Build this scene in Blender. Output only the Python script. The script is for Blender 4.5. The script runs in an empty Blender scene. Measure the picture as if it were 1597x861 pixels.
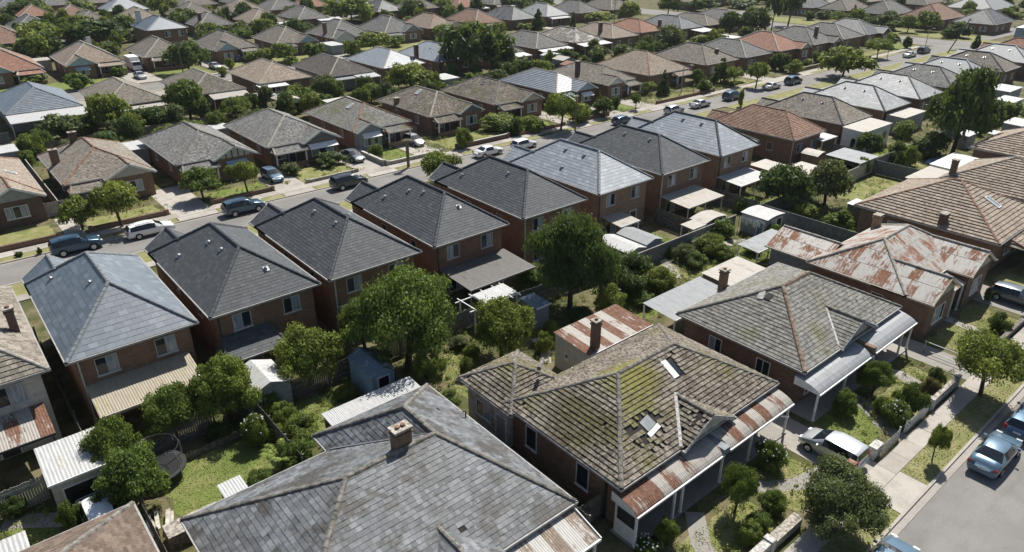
import bpy, math, random
import numpy as np
from mathutils import Vector, Matrix

# ------------------------------------------------------------------ camera, sky, sun, exposure
SC = bpy.context.scene
COL = SC.collection
R = math.radians
cam_d = bpy.data.cameras.new('camera')
cam = bpy.data.objects.new('camera', cam_d)
COL.objects.link(cam)
cam.location = (0, 0, 30)
cam.rotation_euler = (R(90 - 26.224), 0, R(49.812 - 90))
cam_d.sensor_width = 36
cam_d.lens = 25.10
cam_d.clip_start = 0.5
cam_d.clip_end = 6000
SC.camera = cam

SUN_EL, SUN_AZ = 54, 27            # azimuth counted from +X towards +Y
world = bpy.data.worlds.new('World')
SC.world = world
world.use_nodes = True
wn = world.node_tree
sky = wn.nodes.new('ShaderNodeTexSky')
sky.sky_type = 'NISHITA'
sky.sun_disc = False
sky.sun_elevation = R(SUN_EL)
sky.sun_rotation = R(90 - SUN_AZ)
sky.dust_density = 1.3
bg = wn.nodes['Background']
bg.inputs['Strength'].default_value = 0.07
wn.links.new(sky.outputs[0], bg.inputs['Color'])
sd = bpy.data.lights.new('sun', 'SUN')
sd.energy = 4.8
sd.angle = R(0.5)
sd.color = (1.0, 0.965, 0.905)
sun = bpy.data.objects.new('sun', sd)
COL.objects.link(sun)
sv = Vector((math.cos(R(SUN_EL)) * math.cos(R(SUN_AZ)), math.cos(R(SUN_EL)) * math.sin(R(SUN_AZ)), math.sin(R(SUN_EL))))
sun.rotation_euler = sv.to_track_quat('Z', 'Y').to_euler()
sun.location = (60, 60, 80)
SC.view_settings.view_transform = 'Standard'
SC.view_settings.look = 'None'
SC.view_settings.exposure = 0.53
SC.view_settings.gamma = 1.0

# ------------------------------------------------------------------ node helpers and materials
MATS = {}
class NT:
    def __init__(s, name, rough=0.8, spec=0.3, metal=0.0):
        s.m = bpy.data.materials.new(name)
        s.m.use_nodes = True
        s.t = s.m.node_tree
        s.b = s.t.nodes['Principled BSDF']
        s.b.inputs['Roughness'].default_value = rough
        s.b.inputs['Specular IOR Level'].default_value = spec
        s.b.inputs['Metallic'].default_value = metal
        MATS[name] = s.m
    def n(s, typ): return s.t.nodes.new(typ)
    def l(s, a, b): s.t.links.new(a, b)
    def pos(s):
        return s.n('ShaderNodeNewGeometry').outputs['Position']
    def uv(s):
        return s.n('ShaderNodeTexCoord').outputs['UV']
    def scaled(s, vec, sc):
        k = s.n('ShaderNodeVectorMath'); k.operation = 'MULTIPLY'
        s.l(vec, k.inputs[0]); k.inputs[1].default_value = sc
        return k.outputs[0]
    def noise(s, vec, scale, detail=3, rough=0.6):
        k = s.n('ShaderNodeTexNoise')
        k.inputs['Scale'].default_value = scale; k.inputs['Detail'].default_value = detail
        k.inputs['Roughness'].default_value = rough
        s.l(vec, k.inputs['Vector'])
        return k.outputs['Fac']
    def ramp(s, fac, stops):
        k = s.n('ShaderNodeValToRGB')
        e = k.color_ramp.elements
        while len(e) < len(stops): e.new(0.5)
        for i, (p, c) in enumerate(stops):
            e[i].position = p
            e[i].color = (c[0], c[1], c[2], 1) if isinstance(c, (tuple, list)) else (c, c, c, 1)
        s.l(fac, k.inputs[0])
        return k.outputs[0]
    def mix(s, fac, a, b, mode='MIX'):
        k = s.n('ShaderNodeMix'); k.data_type = 'RGBA'; k.blend_type = mode
        for i, v in ((0, fac), (6, a), (7, b)):
            if hasattr(v, 'node'): s.l(v, k.inputs[i])
            elif isinstance(v, (tuple, list)): k.inputs[i].default_value = (v[0], v[1], v[2], 1)
            else: k.inputs[i].default_value = v
        return k.outputs[2]
    def math(s, op, a, b=0.0, clamp=False):
        k = s.n('ShaderNodeMath'); k.operation = op; k.use_clamp = clamp
        for i, v in ((0, a), (1, b)):
            if hasattr(v, 'node'): s.l(v, k.inputs[i])
            else: k.inputs[i].default_value = v
        return k.outputs[0]
    def tint(s):
        a = s.n('ShaderNodeAttribute'); a.attribute_name = 'tint'
        o = s.n('ShaderNodeObjectInfo')
        return s.math('FRACT', s.math('ADD', a.outputs['Fac'], o.outputs['Random']))
    def attr(s):
        a = s.n('ShaderNodeAttribute'); a.attribute_name = 'tint'
        return a.outputs['Fac']
    def orand(s): return s.n('ShaderNodeObjectInfo').outputs['Random']
    def color(s, c):
        if hasattr(c, 'node'): s.l(c, s.b.inputs['Base Color'])
        else: s.b.inputs['Base Color'].default_value = (c[0], c[1], c[2], 1)
        return s
    def bump(s, h, strength=0.3, dist=0.02):
        k = s.n('ShaderNodeBump'); k.inputs['Strength'].default_value = strength; k.inputs['Distance'].default_value = dist
        s.l(h, k.inputs['Height']); s.l(k.outputs[0], s.b.inputs['Normal'])
    def rough(s, r):
        s.l(r, s.b.inputs['Roughness'])

def plain(name, c, rough=0.7, spec=0.3, metal=0.0, var=0.12, scale=3.0):
    k = NT(name, rough, spec, metal)
    p = k.pos()
    f = k.noise(p, scale, 4)
    d = tuple(max(0, x * (1 - var * 2)) for x in c); u = tuple(min(1, x * (1 + var)) for x in c)
    k.color(k.ramp(f, [(0.3, d), (0.7, u)]))
    return k.m

def roof_mat(name, c1, c2, dirt=(0.06, 0.05, 0.04), damt=0.5, moss=0.0, mosscol=(0.10, 0.11, 0.025), lich=0.0, lichcol=(0.4, 0.38, 0.32),
             rough=0.85, spec=0.25, course=None, blot=None, lsc=3.3, spots=()):
    """tiles of two tones, weathered by dirt, lichen and moss; course = (w, h) draws the courses on roofs too far off to be tiled one by one"""
    k = NT(name, rough, spec)
    p = k.pos()
    if course:
        br = k.n('ShaderNodeTexBrick')
        br.inputs['Scale'].default_value = 1.0
        br.inputs['Brick Width'].default_value = course[0]; br.inputs['Row Height'].default_value = course[1]
        br.inputs['Mortar Size'].default_value = 0.03; br.inputs['Mortar Smooth'].default_value = 0.3
        br.inputs['Color1'].default_value = (0, 0, 0, 1); br.inputs['Color2'].default_value = (1, 1, 1, 1)
        br.inputs['Mortar'].default_value = (0.1, 0.1, 0.1, 1)
        k.l(k.uv(), br.inputs['Vector'])
        rnd = br.outputs['Color']
        col = k.ramp(rnd, [(0.0, c1), (1.0, c2)])
        col = k.mix(k.math('MULTIPLY', br.outputs['Fac'], 0.6), col, tuple(x * 0.35 for x in c1))
        w = k.n('ShaderNodeTexWave'); w.wave_type = 'BANDS'; w.bands_direction = 'Y'; w.wave_profile = 'SAW'
        w.inputs['Scale'].default_value = 0.314 / course[1]
        k.l(k.uv(), w.inputs['Vector'])
        k.bump(w.outputs['Fac'], 0.6, 0.05)
    else:
        rnd = k.tint()
        col = k.ramp(rnd, [(0.0, c1), (0.45, tuple((a + b) / 2 for a, b in zip(c1, c2))), (0.8, c2), (1.0, tuple(x * 1.25 for x in c2))])
        k.bump(k.noise(p, 30, 3), 0.35, 0.01)
    big = k.noise(p, 0.45, 4, 0.65)
    col = k.mix(k.math('MULTIPLY', k.ramp(big, [(0.42, 0.0), (0.72, 1.0)]), damt), col, dirt)
    sp = k.noise(p, 7.0, 3, 0.7)
    col = k.mix(0.45, col, k.ramp(sp, [(0.25, 0.35), (0.75, 0.75)]), 'OVERLAY')
    if lich:
        f = k.ramp(k.noise(p, lsc, 5, 0.75), [(0.6 - lich * 0.25, 0.0), (0.75 - lich * 0.2, 0.9)])
        col = k.mix(f, col, lichcol)
    if blot:
        f = k.ramp(k.noise(k.scaled(p, (1, 1, 0.4)), 0.55, 5, 0.7), [(0.52, 0.0), (0.60, 0.85)])
        col = k.mix(f, col, blot)
    if moss:
        f = k.math('MULTIPLY', k.ramp(k.noise(p, 0.33, 3, 0.5), [(0.60 - moss * 0.3, 0.0), (0.80 - moss * 0.3, 1.0)]),
                   k.ramp(k.noise(p, 4.5, 4, 0.7), [(0.35, 0.0), (0.6, 1.0)]))
        col = k.mix(f, col, mosscol)
    for (c_, rad, sc_) in spots:         # patches that grow in one place of one roof
        vd = k.n('ShaderNodeVectorMath'); vd.operation = 'DISTANCE'
        k.l(p, vd.inputs[0]); vd.inputs[1].default_value = c_
        near = k.ramp(k.math('ADD', k.math('DIVIDE', vd.outputs['Value'], rad), k.math('SUBTRACT', k.noise(p, 1.4, 4, 0.7), 0.5)), [(0.45, 0.85), (0.95, 0.0)])
        col = k.mix(k.math('MULTIPLY', near, k.ramp(k.noise(p, 6, 3, 0.7), [(0.35, 0.2), (0.6, 1.0)])), col, sc_)
    k.color(col)
    return k.m

def brick_mat(name, c1, c2, mortar=(0.26, 0.23, 0.2)):
    k = NT(name, 0.9, 0.2)
    br = k.n('ShaderNodeTexBrick')
    br.inputs['Scale'].default_value = 1.0
    br.inputs['Brick Width'].default_value = 0.24; br.inputs['Row Height'].default_value = 0.086
    br.inputs['Mortar Size'].default_value = 0.011
    br.inputs['Color1'].default_value = (*c1, 1); br.inputs['Color2'].default_value = (*c2, 1); br.inputs['Mortar'].default_value = (*mortar, 1)
    k.l(k.uv(), br.inputs['Vector'])
    p = k.pos()
    col = k.mix(0.5, br.outputs['Color'], k.ramp(k.noise(p, 1.2, 4), [(0.3, 0.35), (0.7, 0.65)]), 'OVERLAY')
    k.color(col)
    k.bump(br.outputs['Fac'], -0.4, 0.01)
    return k.m

def tin_mat(name, base, rust, level, stripes=True, rough=0.62, metal=0.06):
    """galvanised sheet; every sheet rusts by its own amount (its own random number), in streaks that follow the fall"""
    k = NT(name, rough, 0.25, metal)
    uv = k.uv(); p = k.pos()
    at = k.attr()
    rnd = k.math('ADD', at, k.math('MULTIPLY', k.math('LESS_THAN', at, 0.0001), k.orand()))
    streak = k.noise(k.scaled(uv, (6.0, 0.8, 1)), 1.0, 5, 0.7)
    blot = k.noise(p, 0.9, 6, 0.72)
    f = k.math('ADD', k.math('MULTIPLY', streak, 0.9), k.math('MULTIPLY', blot, 0.7))
    f = k.math('ADD', k.math('SUBTRACT', f, 0.3), k.math('MULTIPLY', k.math('SUBTRACT', rnd, 0.5), 0.34 if stripes else 0.18))
    f = k.ramp(f, [(1.0 - level, 0.0), (1.03 - level, 0.8), (1.14 - level, 1.0)])
    rc = k.ramp(k.noise(p, 5, 4, 0.7), [(0.3, tuple(x * 0.6 for x in rust)), (0.7, tuple(min(1, x * 1.5) for x in rust))])
    bc = k.ramp(k.noise(k.scaled(uv, (3, 0.6, 1)), 2.0, 4, 0.7), [(0.25, tuple(x * 0.66 for x in base)), (0.7, base)])
    k.color(k.mix(f, bc, rc))
    k.rough(k.math('ADD', k.math('MULTIPLY', f, 0.35), rough))
    k.l(k.math('MULTIPLY', k.math('SUBTRACT', 1.0, f), metal), k.b.inputs['Metallic'])
    return k.m

# tiled roofs (near: built tile by tile; far: *_far with the courses drawn)
def pair(name, **kw):
    roof_mat(name, **kw)
    roof_mat(name + '_far', course=(0.4, 0.36), **kw)
pair('slate_blue', c1=(0.085, 0.108, 0.13), c2=(0.12, 0.145, 0.168), damt=0.2, dirt=(0.10, 0.115, 0.125), rough=0.5, spec=1.0)
pair('slate_pale', c1=(0.205, 0.23, 0.25), c2=(0.26, 0.285, 0.305), damt=0.2, dirt=(0.16, 0.17, 0.18), rough=0.52, spec=0.8)
pair('slate_white', c1=(0.25, 0.258, 0.258), c2=(0.33, 0.338, 0.335), damt=0.4, dirt=(0.2, 0.19, 0.17), rough=0.6, spec=0.4)
pair('charcoal', c1=(0.052, 0.057, 0.062), c2=(0.072, 0.078, 0.084), damt=0.3, dirt=(0.07, 0.07, 0.068), rough=0.7, spec=0.35)
pair('slate_old', c1=(0.085, 0.092, 0.10), c2=(0.165, 0.174, 0.182), damt=0.6, dirt=(0.068, 0.064, 0.056), lich=0.2, lichcol=(0.22, 0.225, 0.22), rough=0.6, spec=0.3, blot=(0.06, 0.054, 0.045))
pair('mossy', c1=(0.062, 0.049, 0.038), c2=(0.20, 0.172, 0.138), damt=0.8, dirt=(0.05, 0.037, 0.026), moss=0.25, mosscol=(0.13, 0.125, 0.03), lich=0.42, lichcol=(0.35, 0.325, 0.275), lsc=7.5, rough=0.95, spots=(((28.6, 22.9, 5.3), 2.4, (0.19, 0.185, 0.028)), ((27.2, 20.8, 4.6), 1.6, (0.15, 0.15, 0.03)), ((24.4, 23.2, 4.1), 2.6, (0.055, 0.046, 0.018)), ((25.0, 21.3, 4.2), 1.5, (0.06, 0.05, 0.02))))
pair('grey_tile', c1=(0.10, 0.10, 0.097), c2=(0.20, 0.197, 0.185), damt=0.45, dirt=(0.09, 0.075, 0.055), lich=0.45, lichcol=(0.30, 0.29, 0.26), rough=0.9)
pair('grey_moss', c1=(0.095, 0.092, 0.085), c2=(0.19, 0.185, 0.165), damt=0.5, dirt=(0.10, 0.085, 0.06), moss=0.22, mosscol=(0.12, 0.12, 0.04), lich=0.6, lichcol=(0.29, 0.28, 0.25), rough=0.92)
pair('brown_tile', c1=(0.12, 0.104, 0.085), c2=(0.225, 0.198, 0.163), damt=0.5, dirt=(0.09, 0.074, 0.058), lich=0.5, lichcol=(0.31, 0.285, 0.24), rough=0.92)
pair('brown_shingle', c1=(0.095, 0.07, 0.054), c2=(0.165, 0.125, 0.097), damt=0.5, dirt=(0.07, 0.055, 0.043), lich=0.15, lichcol=(0.24, 0.2, 0.16), rough=0.92)
plain('ridge_tan', (0.24, 0.175, 0.13), 0.9, var=0.35)
pair('tan_tile', c1=(0.19, 0.145, 0.11), c2=(0.33, 0.265, 0.205), damt=0.35, dirt=(0.14, 0.11, 0.085), lich=0.5, lichcol=(0.36, 0.31, 0.25), rough=0.9)
pair('terracotta', c1=(0.165, 0.09, 0.064), c2=(0.28, 0.165, 0.115), damt=0.45, dirt=(0.12, 0.085, 0.06), lich=0.5, lichcol=(0.33, 0.26, 0.2), rough=0.88)
pair('orange_tile', c1=(0.225, 0.11, 0.075), c2=(0.33, 0.18, 0.125), damt=0.3, dirt=(0.2, 0.12, 0.085), lich=0.35, lichcol=(0.38, 0.27, 0.2), rough=0.88)
pair('terracotta_grey', c1=(0.145, 0.11, 0.085), c2=(0.27, 0.215, 0.165), damt=0.4, dirt=(0.11, 0.08, 0.06), lich=0.65, lichcol=(0.35, 0.31, 0.25), rough=0.9)
pair('dark_brown', c1=(0.075, 0.065, 0.058), c2=(0.125, 0.11, 0.096), damt=0.35, rough=0.85)
pair('patched', c1=(0.12, 0.105, 0.085), c2=(0.23, 0.205, 0.17), damt=0.4, lich=0.5, blot=(0.5, 0.49, 0.46), rough=0.9)
plain('batten', (0.035, 0.03, 0.026), 0.95)
plain('ridge_grey', (0.20, 0.185, 0.16), 0.9, var=0.35)
plain('ridge_red', (0.27, 0.16, 0.11), 0.9, var=0.35)
plain('ridge_pale', (0.36, 0.33, 0.28), 0.9, var=0.25)
plain('ridge_dark', (0.07, 0.075, 0.08), 0.75, var=0.2)
plain('ridge_slate', (0.2, 0.215, 0.225), 0.6, var=0.2)
tin_mat('tin_rusty', (0.43, 0.41, 0.375), (0.20, 0.095, 0.055), 0.50, stripes=False)
tin_mat('tin_striped', (0.39, 0.36, 0.32), (0.15, 0.078, 0.052), 0.49)
tin_mat('tin_white', (0.5, 0.5, 0.487), (0.38, 0.36, 0.31), 0.38, False)
plain('tin_flat', (0.62, 0.61, 0.59), 0.55, var=0.04)
tin_mat('tin_brownstripe', (0.52, 0.50, 0.46), (0.22, 0.17, 0.13), 0.5)
tin_mat('tin_yellow', (0.37, 0.325, 0.245), (0.30, 0.285, 0.13), 0.36, False)
tin_mat('tin_grey', (0.29, 0.30, 0.305), (0.22, 0.21, 0.195), 0.36, False)
tin_mat('tin_dark', (0.165, 0.155, 0.145), (0.12, 0.105, 0.09), 0.36, False, rough=0.6)
tin_mat('tin_blue', (0.17, 0.22, 0.26), (0.4, 0.42, 0.43), 0.42, False)
tin_mat('tin_cream', (0.43, 0.40, 0.35), (0.33, 0.285, 0.23), 0.36, False)
tin_mat('tin_verandah', (0.34, 0.35, 0.355), (0.28, 0.28, 0.27), 0.36, False, rough=0.5)
brick_mat('brick_red', (0.165, 0.078, 0.042), (0.25, 0.125, 0.07), (0.2, 0.17, 0.14))
brick_mat('brick_brown', (0.15, 0.082, 0.048), (0.23, 0.132, 0.08), (0.2, 0.17, 0.14))
brick_mat('brick_dark', (0.085, 0.045, 0.033), (0.14, 0.075, 0.052), (0.16, 0.14, 0.12))
brick_mat('brick_orange', (0.21, 0.115, 0.062), (0.30, 0.17, 0.095))
plain('render_cream', (0.50, 0.46, 0.39), 0.9)
plain('render_white', (0.62, 0.62, 0.6), 0.9)
plain('render_grey', (0.30, 0.31, 0.31), 0.9)
plain('board_grey', (0.24, 0.26, 0.275), 0.85)
plain('board_blue', (0.34, 0.43, 0.5), 0.8)
plain('board_cream', (0.47, 0.44, 0.37), 0.85, var=0.25)
plain('shingle_grey', (0.17, 0.17, 0.165), 0.9, var=0.3, scale=8)
plain('window_frame', (0.46, 0.46, 0.45), 0.5, var=0.1)
plain('white_paint', (0.72, 0.71, 0.68), 0.55, var=0.1)
plain('cream_paint', (0.52, 0.47, 0.38), 0.6)
plain('dark_trim', (0.045, 0.045, 0.045), 0.6)
plain('grey_trim', (0.33, 0.32, 0.30), 0.6)
plain('blue_cloth', (0.30, 0.40, 0.47), 0.85)
plain('stone', (0.38, 0.345, 0.29), 0.95, var=0.4, scale=5)
plain('stone_white', (0.5, 0.48, 0.44), 0.95, var=0.3, scale=6)
plain('old_wood', (0.20, 0.175, 0.145), 0.95, var=0.35, scale=5)
plain('fence_wood', (0.17, 0.155, 0.135), 0.95, var=0.35, scale=4)
plain('fence_grey', (0.145, 0.155, 0.155), 0.85, var=0.2)
plain('fence_pale', (0.42, 0.39, 0.34), 0.9, var=0.2)
plain('metal_grey', (0.33, 0.34, 0.34), 0.4, 0.5, 0.6)
plain('metal_dark', (0.05, 0.05, 0.052), 0.5, 0.4, 0.3)
plain('black', (0.012, 0.012, 0.013), 0.7)
plain('pole_wood', (0.16, 0.125, 0.095), 0.9)
plain('plastic_blue', (0.10, 0.19, 0.30), 0.4, 0.5)
plain('bark', (0.10, 0.078, 0.058), 0.95, var=0.35, scale=10)
plain('copper', (0.30, 0.16, 0.09), 0.7)
k = NT('window_glass', 0.06, 0.6); k.color((0.018, 0.026, 0.034))
k = NT('curtain_glass', 0.12, 0.5)
k.color(k.ramp(k.noise(k.scaled(k.pos(), (6, 6, 0.3)), 2.0, 2), [(0.35, (0.16, 0.19, 0.22)), (0.65, (0.38, 0.41, 0.43))]))
k = NT('car_glass', 0.05, 0.7); k.color((0.012, 0.016, 0.02))
k = NT('lamp_glass', 0.1, 0.6); k.color((0.6, 0.6, 0.58))
k = NT('tail_glass', 0.15, 0.6); k.color((0.25, 0.012, 0.01))
k = NT('rubber', 0.85, 0.2); k.color((0.015, 0.015, 0.016))
k = NT('alloy', 0.3, 0.5, 0.7); k.color((0.45, 0.46, 0.47))
CARPAINT = {'navy': (0.025, 0.07, 0.115), 'white': (0.72, 0.72, 0.70), 'navygrey': (0.05, 0.10, 0.14), 'black': (0.03, 0.038, 0.045),
            'bluesilver': (0.11, 0.18, 0.245), 'darksilver': (0.13, 0.15, 0.165), 'silver': (0.46, 0.47, 0.475), 'blue': (0.09, 0.17, 0.25)}
for nme, cc in CARPAINT.items():
    k = NT('paint_' + nme, 0.3, 0.5, 0.0 if nme == 'white' else 0.35)
    k.color(cc)
    k.b.inputs['Coat Weight'].default_value = 0.7
    k.b.inputs['Coat Roughness'].default_value = 0.06

# ground materials
def ground_mat(name, stops, scale=0.5, fine=9.0, rough=0.95, bump=0.3):
    k = NT(name, rough, 0.15)
    p = k.pos()
    f = k.math('ADD', k.math('MULTIPLY', k.noise(p, scale, 5, 0.65), 0.7), k.math('MULTIPLY', k.noise(p, fine, 4, 0.7), 0.3))
    col = k.ramp(f, stops)
    col = k.mix(0.5, col, k.ramp(k.noise(p, fine * 2.2, 3, 0.7), [(0.3, 0.3), (0.7, 0.7)]), 'OVERLAY')
    k.color(col)
    k.bump(k.noise(p, fine * 1.5, 3, 0.7), bump, 0.03)
    return k.m
ground_mat('yard', [(0.30, (0.03, 0.036, 0.014)), (0.42, (0.06, 0.07, 0.022)), (0.50, (0.10, 0.095, 0.042)), (0.58, (0.17, 0.14, 0.085)), (0.66, (0.07, 0.08, 0.028))], 0.35)
ground_mat('lawn_dry', [(0.30, (0.10, 0.125, 0.036)), (0.45, (0.165, 0.178, 0.058)), (0.58, (0.24, 0.22, 0.105)), (0.70, (0.33, 0.28, 0.185))], 0.8)
ground_mat('lawn_green', [(0.30, (0.08, 0.118, 0.026)), (0.48, (0.13, 0.165, 0.04)), (0.62, (0.19, 0.19, 0.072)), (0.74, (0.25, 0.21, 0.11))], 0.6)
ground_mat('verge_grass', [(0.30, (0.12, 0.14, 0.046)), (0.5, (0.205, 0.20, 0.085)), (0.68, (0.31, 0.265, 0.17))], 0.7)
def paving(name, c1, c2, stain=(0.15, 0.13, 0.11), amt=0.5):
    k = NT(name, 0.9, 0.2)
    p = k.pos()
    col = k.ramp(k.tint(), [(0.0, c1), (1.0, c2)])
    col = k.mix(k.math('MULTIPLY', k.ramp(k.noise(p, 0.7, 5, 0.7), [(0.45, 0.0), (0.75, 1.0)]), amt), col, stain)
    col = k.mix(0.35, col, k.ramp(k.noise(p, 14, 4, 0.7), [(0.3, 0.35), (0.7, 0.65)]), 'OVERLAY')
    k.color(col)
    k.bump(k.noise(p, 25, 3), 0.15, 0.01)
    return k.m
paving('concrete', (0.30, 0.275, 0.24), (0.40, 0.37, 0.325))
paving('concrete_grey', (0.25, 0.235, 0.21), (0.34, 0.315, 0.28))
paving('kerb_stone', (0.30, 0.28, 0.25), (0.38, 0.35, 0.31))
k = NT('asphalt', 0.88, 0.25)
p_ = k.pos()
c_ = k.ramp(k.noise(p_, 0.25, 5, 0.6), [(0.35, (0.165, 0.155, 0.143)), (0.65, (0.215, 0.204, 0.188))])
c_ = k.mix(k.ramp(k.noise(k.scaled(p_, (0.35, 2.2, 1)), 0.6, 4, 0.6), [(0.5, 0.0), (0.8, 0.45)]), c_, (0.125, 0.118, 0.11))
c_ = k.mix(0.5, c_, k.ramp(k.noise(p_, 22, 3, 0.7), [(0.3, 0.3), (0.7, 0.7)]), 'OVERLAY')
vo = k.n('ShaderNodeTexVoronoi'); vo.feature = 'DISTANCE_TO_EDGE'; vo.inputs['Scale'].default_value = 0.32
wob = k.n('ShaderNodeTexNoise'); wob.inputs['Scale'].default_value = 1.6; wob.inputs['Detail'].default_value = 4; k.l(p_, wob.inputs['Vector'])
va = k.n('ShaderNodeVectorMath'); va.operation = 'ADD'; k.l(p_, va.inputs[0]); k.l(wob.outputs['Color'], va.inputs[1]); k.l(va.outputs[0], vo.inputs['Vector'])
c_ = k.mix(k.math('MULTIPLY', k.ramp(vo.outputs['Distance'], [(0.0, 1.0), (0.008, 0.0)]), k.ramp(k.noise(p_, 0.12, 2), [(0.48, 0.0), (0.65, 0.45)])), c_, (0.10, 0.094, 0.088))
c_ = k.mix(k.ramp(k.noise(p_, 1.3, 3), [(0.68, 0.0), (0.74, 0.6)]), c_, (0.10, 0.095, 0.09))
k.color(c_); k.bump(k.noise(p_, 60, 2), 0.25, 0.008)
# leaves: a palette of greens; each leaf cluster and each tree vary on it
LEAF = [(0.108, 0.165, 0.034), (0.165, 0.215, 0.043), (0.066, 0.112, 0.032), (0.112, 0.148, 0.062), (0.10, 0.154, 0.036), (0.15, 0.12, 0.058)]
for i, cc in enumerate(LEAF):
    k = NT('leaf_%d' % i, 0.6, 0.25)
    a = k.attr()
    col = k.ramp(a, [(0.0, tuple(x * 0.42 for x in cc)), (0.45, cc), (0.85, (cc[0] * 1.6, cc[1] * 1.4, cc[2] * 1.3)), (1.0, (cc[0] * 2.1, cc[1] * 1.7, cc[2] * 1.7))])
    col = k.mix(0.5, col, k.ramp(k.orand(), [(0.0, (0.40, 0.46, 0.42)), (1.0, (0.60, 0.54, 0.48))]), 'OVERLAY')
    k.color(col)
    tr = k.n('ShaderNodeBsdfTranslucent')
    k.l(k.mix(0.35, col, (0.30, 0.36, 0.05)), tr.inputs[0])
    ms = k.n('ShaderNodeMixShader'); ms.inputs[0].default_value = 0.3
    out = k.t.nodes['Material Output']
    k.l(k.b.outputs[0], ms.inputs[1]); k.l(tr.outputs[0], ms.inputs[2]); k.l(ms.outputs[0], out.inputs[0])
k = NT('blossom', 0.8, 0.2); k.color((0.7, 0.66, 0.64))
k = NT('grass_blade', 0.8, 0.2)
k.color(k.ramp(k.attr(), [(0.0, (0.10, 0.135, 0.035)), (0.5, (0.18, 0.19, 0.065)), (1.0, (0.33, 0.29, 0.16))]))
M = MATS

# ------------------------------------------------------------------ mesh helpers
class MB:
    def __init__(s): s.v = []; s.f = []; s.m = []; s.uv = []; s.t = []
    def face(s, pts, m=0, uv=None, t=0.0):
        i = len(s.v)
        s.v.extend([tuple(p) for p in pts]); s.f.append(tuple(range(i, i + len(pts)))); s.m.append(m); s.t.append(t)
        if uv is None:
            a, b, c = Vector(pts[0]), Vector(pts[1]), Vector(pts[2])
            n = (b - a).cross(c - a)
            if abs(n.z) > 0.7 * n.length: uv = [(p[0], p[1]) for p in pts]
            elif abs(n.x) > abs(n.y): uv = [(p[1], p[2]) for p in pts]
            else: uv = [(p[0], p[2]) for p in pts]
        s.uv.extend(uv)
    def hexa(s, p, m=0, t=0.0):
        for q in ((0, 3, 2, 1), (4, 5, 6, 7), (0, 1, 5, 4), (1, 2, 6, 5), (2, 3, 7, 6), (3, 0, 4, 7)):
            s.face([p[i] for i in q], m, None, t)
    def box(s, x0, y0, z0, x1, y1, z1, m=0, t=0.0):
        s.hexa([(x0, y0, z0), (x1, y0, z0), (x1, y1, z0), (x0, y1, z0), (x0, y0, z1), (x1, y0, z1), (x1, y1, z1), (x0, y1, z1)], m, t)
    def obox(s, c, a, b, n, m=0, t=0.0):
        c, a, b, n = Vector(c), Vector(a), Vector(b), Vector(n)
        s.hexa([c - a - b - n, c + a - b - n, c + a + b - n, c - a + b - n, c - a - b + n, c + a - b + n, c + a + b + n, c - a + b + n], m, t)
    def beam(s, p, q, w, h, m=0):
        p, q = Vector(p), Vector(q); d = q - p
        side = d.cross(Vector((0, 0, 1)))
        side = Vector((1, 0, 0)) if side.length < 1e-5 else side.normalized()
        up = side.cross(d).normalized()
        s.obox((p + q) / 2, d / 2, side * w / 2, up * h / 2, m)
    def tube(s, p, q, r0, r1, n=7, m=0, cap=True):
        p, q = Vector(p), Vector(q); d = (q - p).normalized()
        a = d.cross(Vector((0, 0, 1)))
        a = Vector((1, 0, 0)) if a.length < 1e-4 else a.normalized()
        b = d.cross(a)
        r = [[c + (a * math.cos(2 * math.pi * i / n) + b * math.sin(2 * math.pi * i / n)) * rr for i in range(n)] for c, rr in ((p, r0), (q, r1))]
        for i in range(n):
            j = (i + 1) % n
            s.face([r[0][i], r[0][j], r[1][j], r[1][i]], m)
        if cap:
            s.face(r[1], m); s.face(r[0][::-1], m)
    def mesh(s, name, mats):
        me = bpy.data.meshes.new(name)
        me.from_pydata(s.v, [], s.f)
        for x in (mats if isinstance(mats, (list, tuple)) else [mats]): me.materials.append(M[x] if isinstance(x, str) else x)
        if s.m and max(s.m): me.polygons.foreach_set('material_index', s.m)
        u = me.uv_layers.new(name='UVMap')
        u.data.foreach_set('uv', np.array(s.uv, dtype=np.float32).ravel())
        a = me.attributes.new('tint', 'FLOAT', 'FACE')
        a.data.foreach_set('value', np.array(s.t, dtype=np.float32))
        me.update()
        return me
    def build(s, name, mats, parent=None, **props):
        return link(name, s.mesh(name, mats), parent, **props)

def link(name, me, parent=None, **props):
    o = bpy.data.objects.new(name, me)
    COL.objects.link(o)
    if parent is not None: o.parent = parent
    for kk, vv in props.items(): o[kk] = vv
    return o
def thing(name, label, cat, group=None, loc=(0, 0, 0), rz=0.0):
    o = bpy.data.objects.new(name, None)
    COL.objects.link(o)
    o.empty_display_size = 0.3
    o.location = loc; o.rotation_euler = (0, 0, rz)
    o['label'] = label; o['category'] = cat
    if group: o['group'] = group
    return o
def off(p, o): return (p[0] - o[0], p[1] - o[1], p[2] - o[2])

def clip_half(poly, ax, val, keep_less):
    out = []
    n = len(poly)
    for i in range(n):
        a, b = poly[i], poly[(i + 1) % n]
        ia = (a[ax] <= val + 1e-9) if keep_less else (a[ax] >= val - 1e-9)
        ib = (b[ax] <= val + 1e-9) if keep_less else (b[ax] >= val - 1e-9)
        if ia: out.append(a)
        if ia != ib:
            t = (val - a[ax]) / (b[ax] - a[ax])
            p = [a[0] + (b[0] - a[0]) * t, a[1] + (b[1] - a[1]) * t]; p[ax] = val
            out.append(tuple(p))
    return out

def frame(poly):
    P = [Vector(p) for p in poly]
    u = (P[1] - P[0]).normalized()
    n = Vector((0, 0, 0))
    for i in range(len(P)): n += P[i].cross(P[(i + 1) % len(P)])
    n.normalize()
    if n.z < 0: n = -n
    v = n.cross(u)
    return P[0], u, v, n

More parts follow.
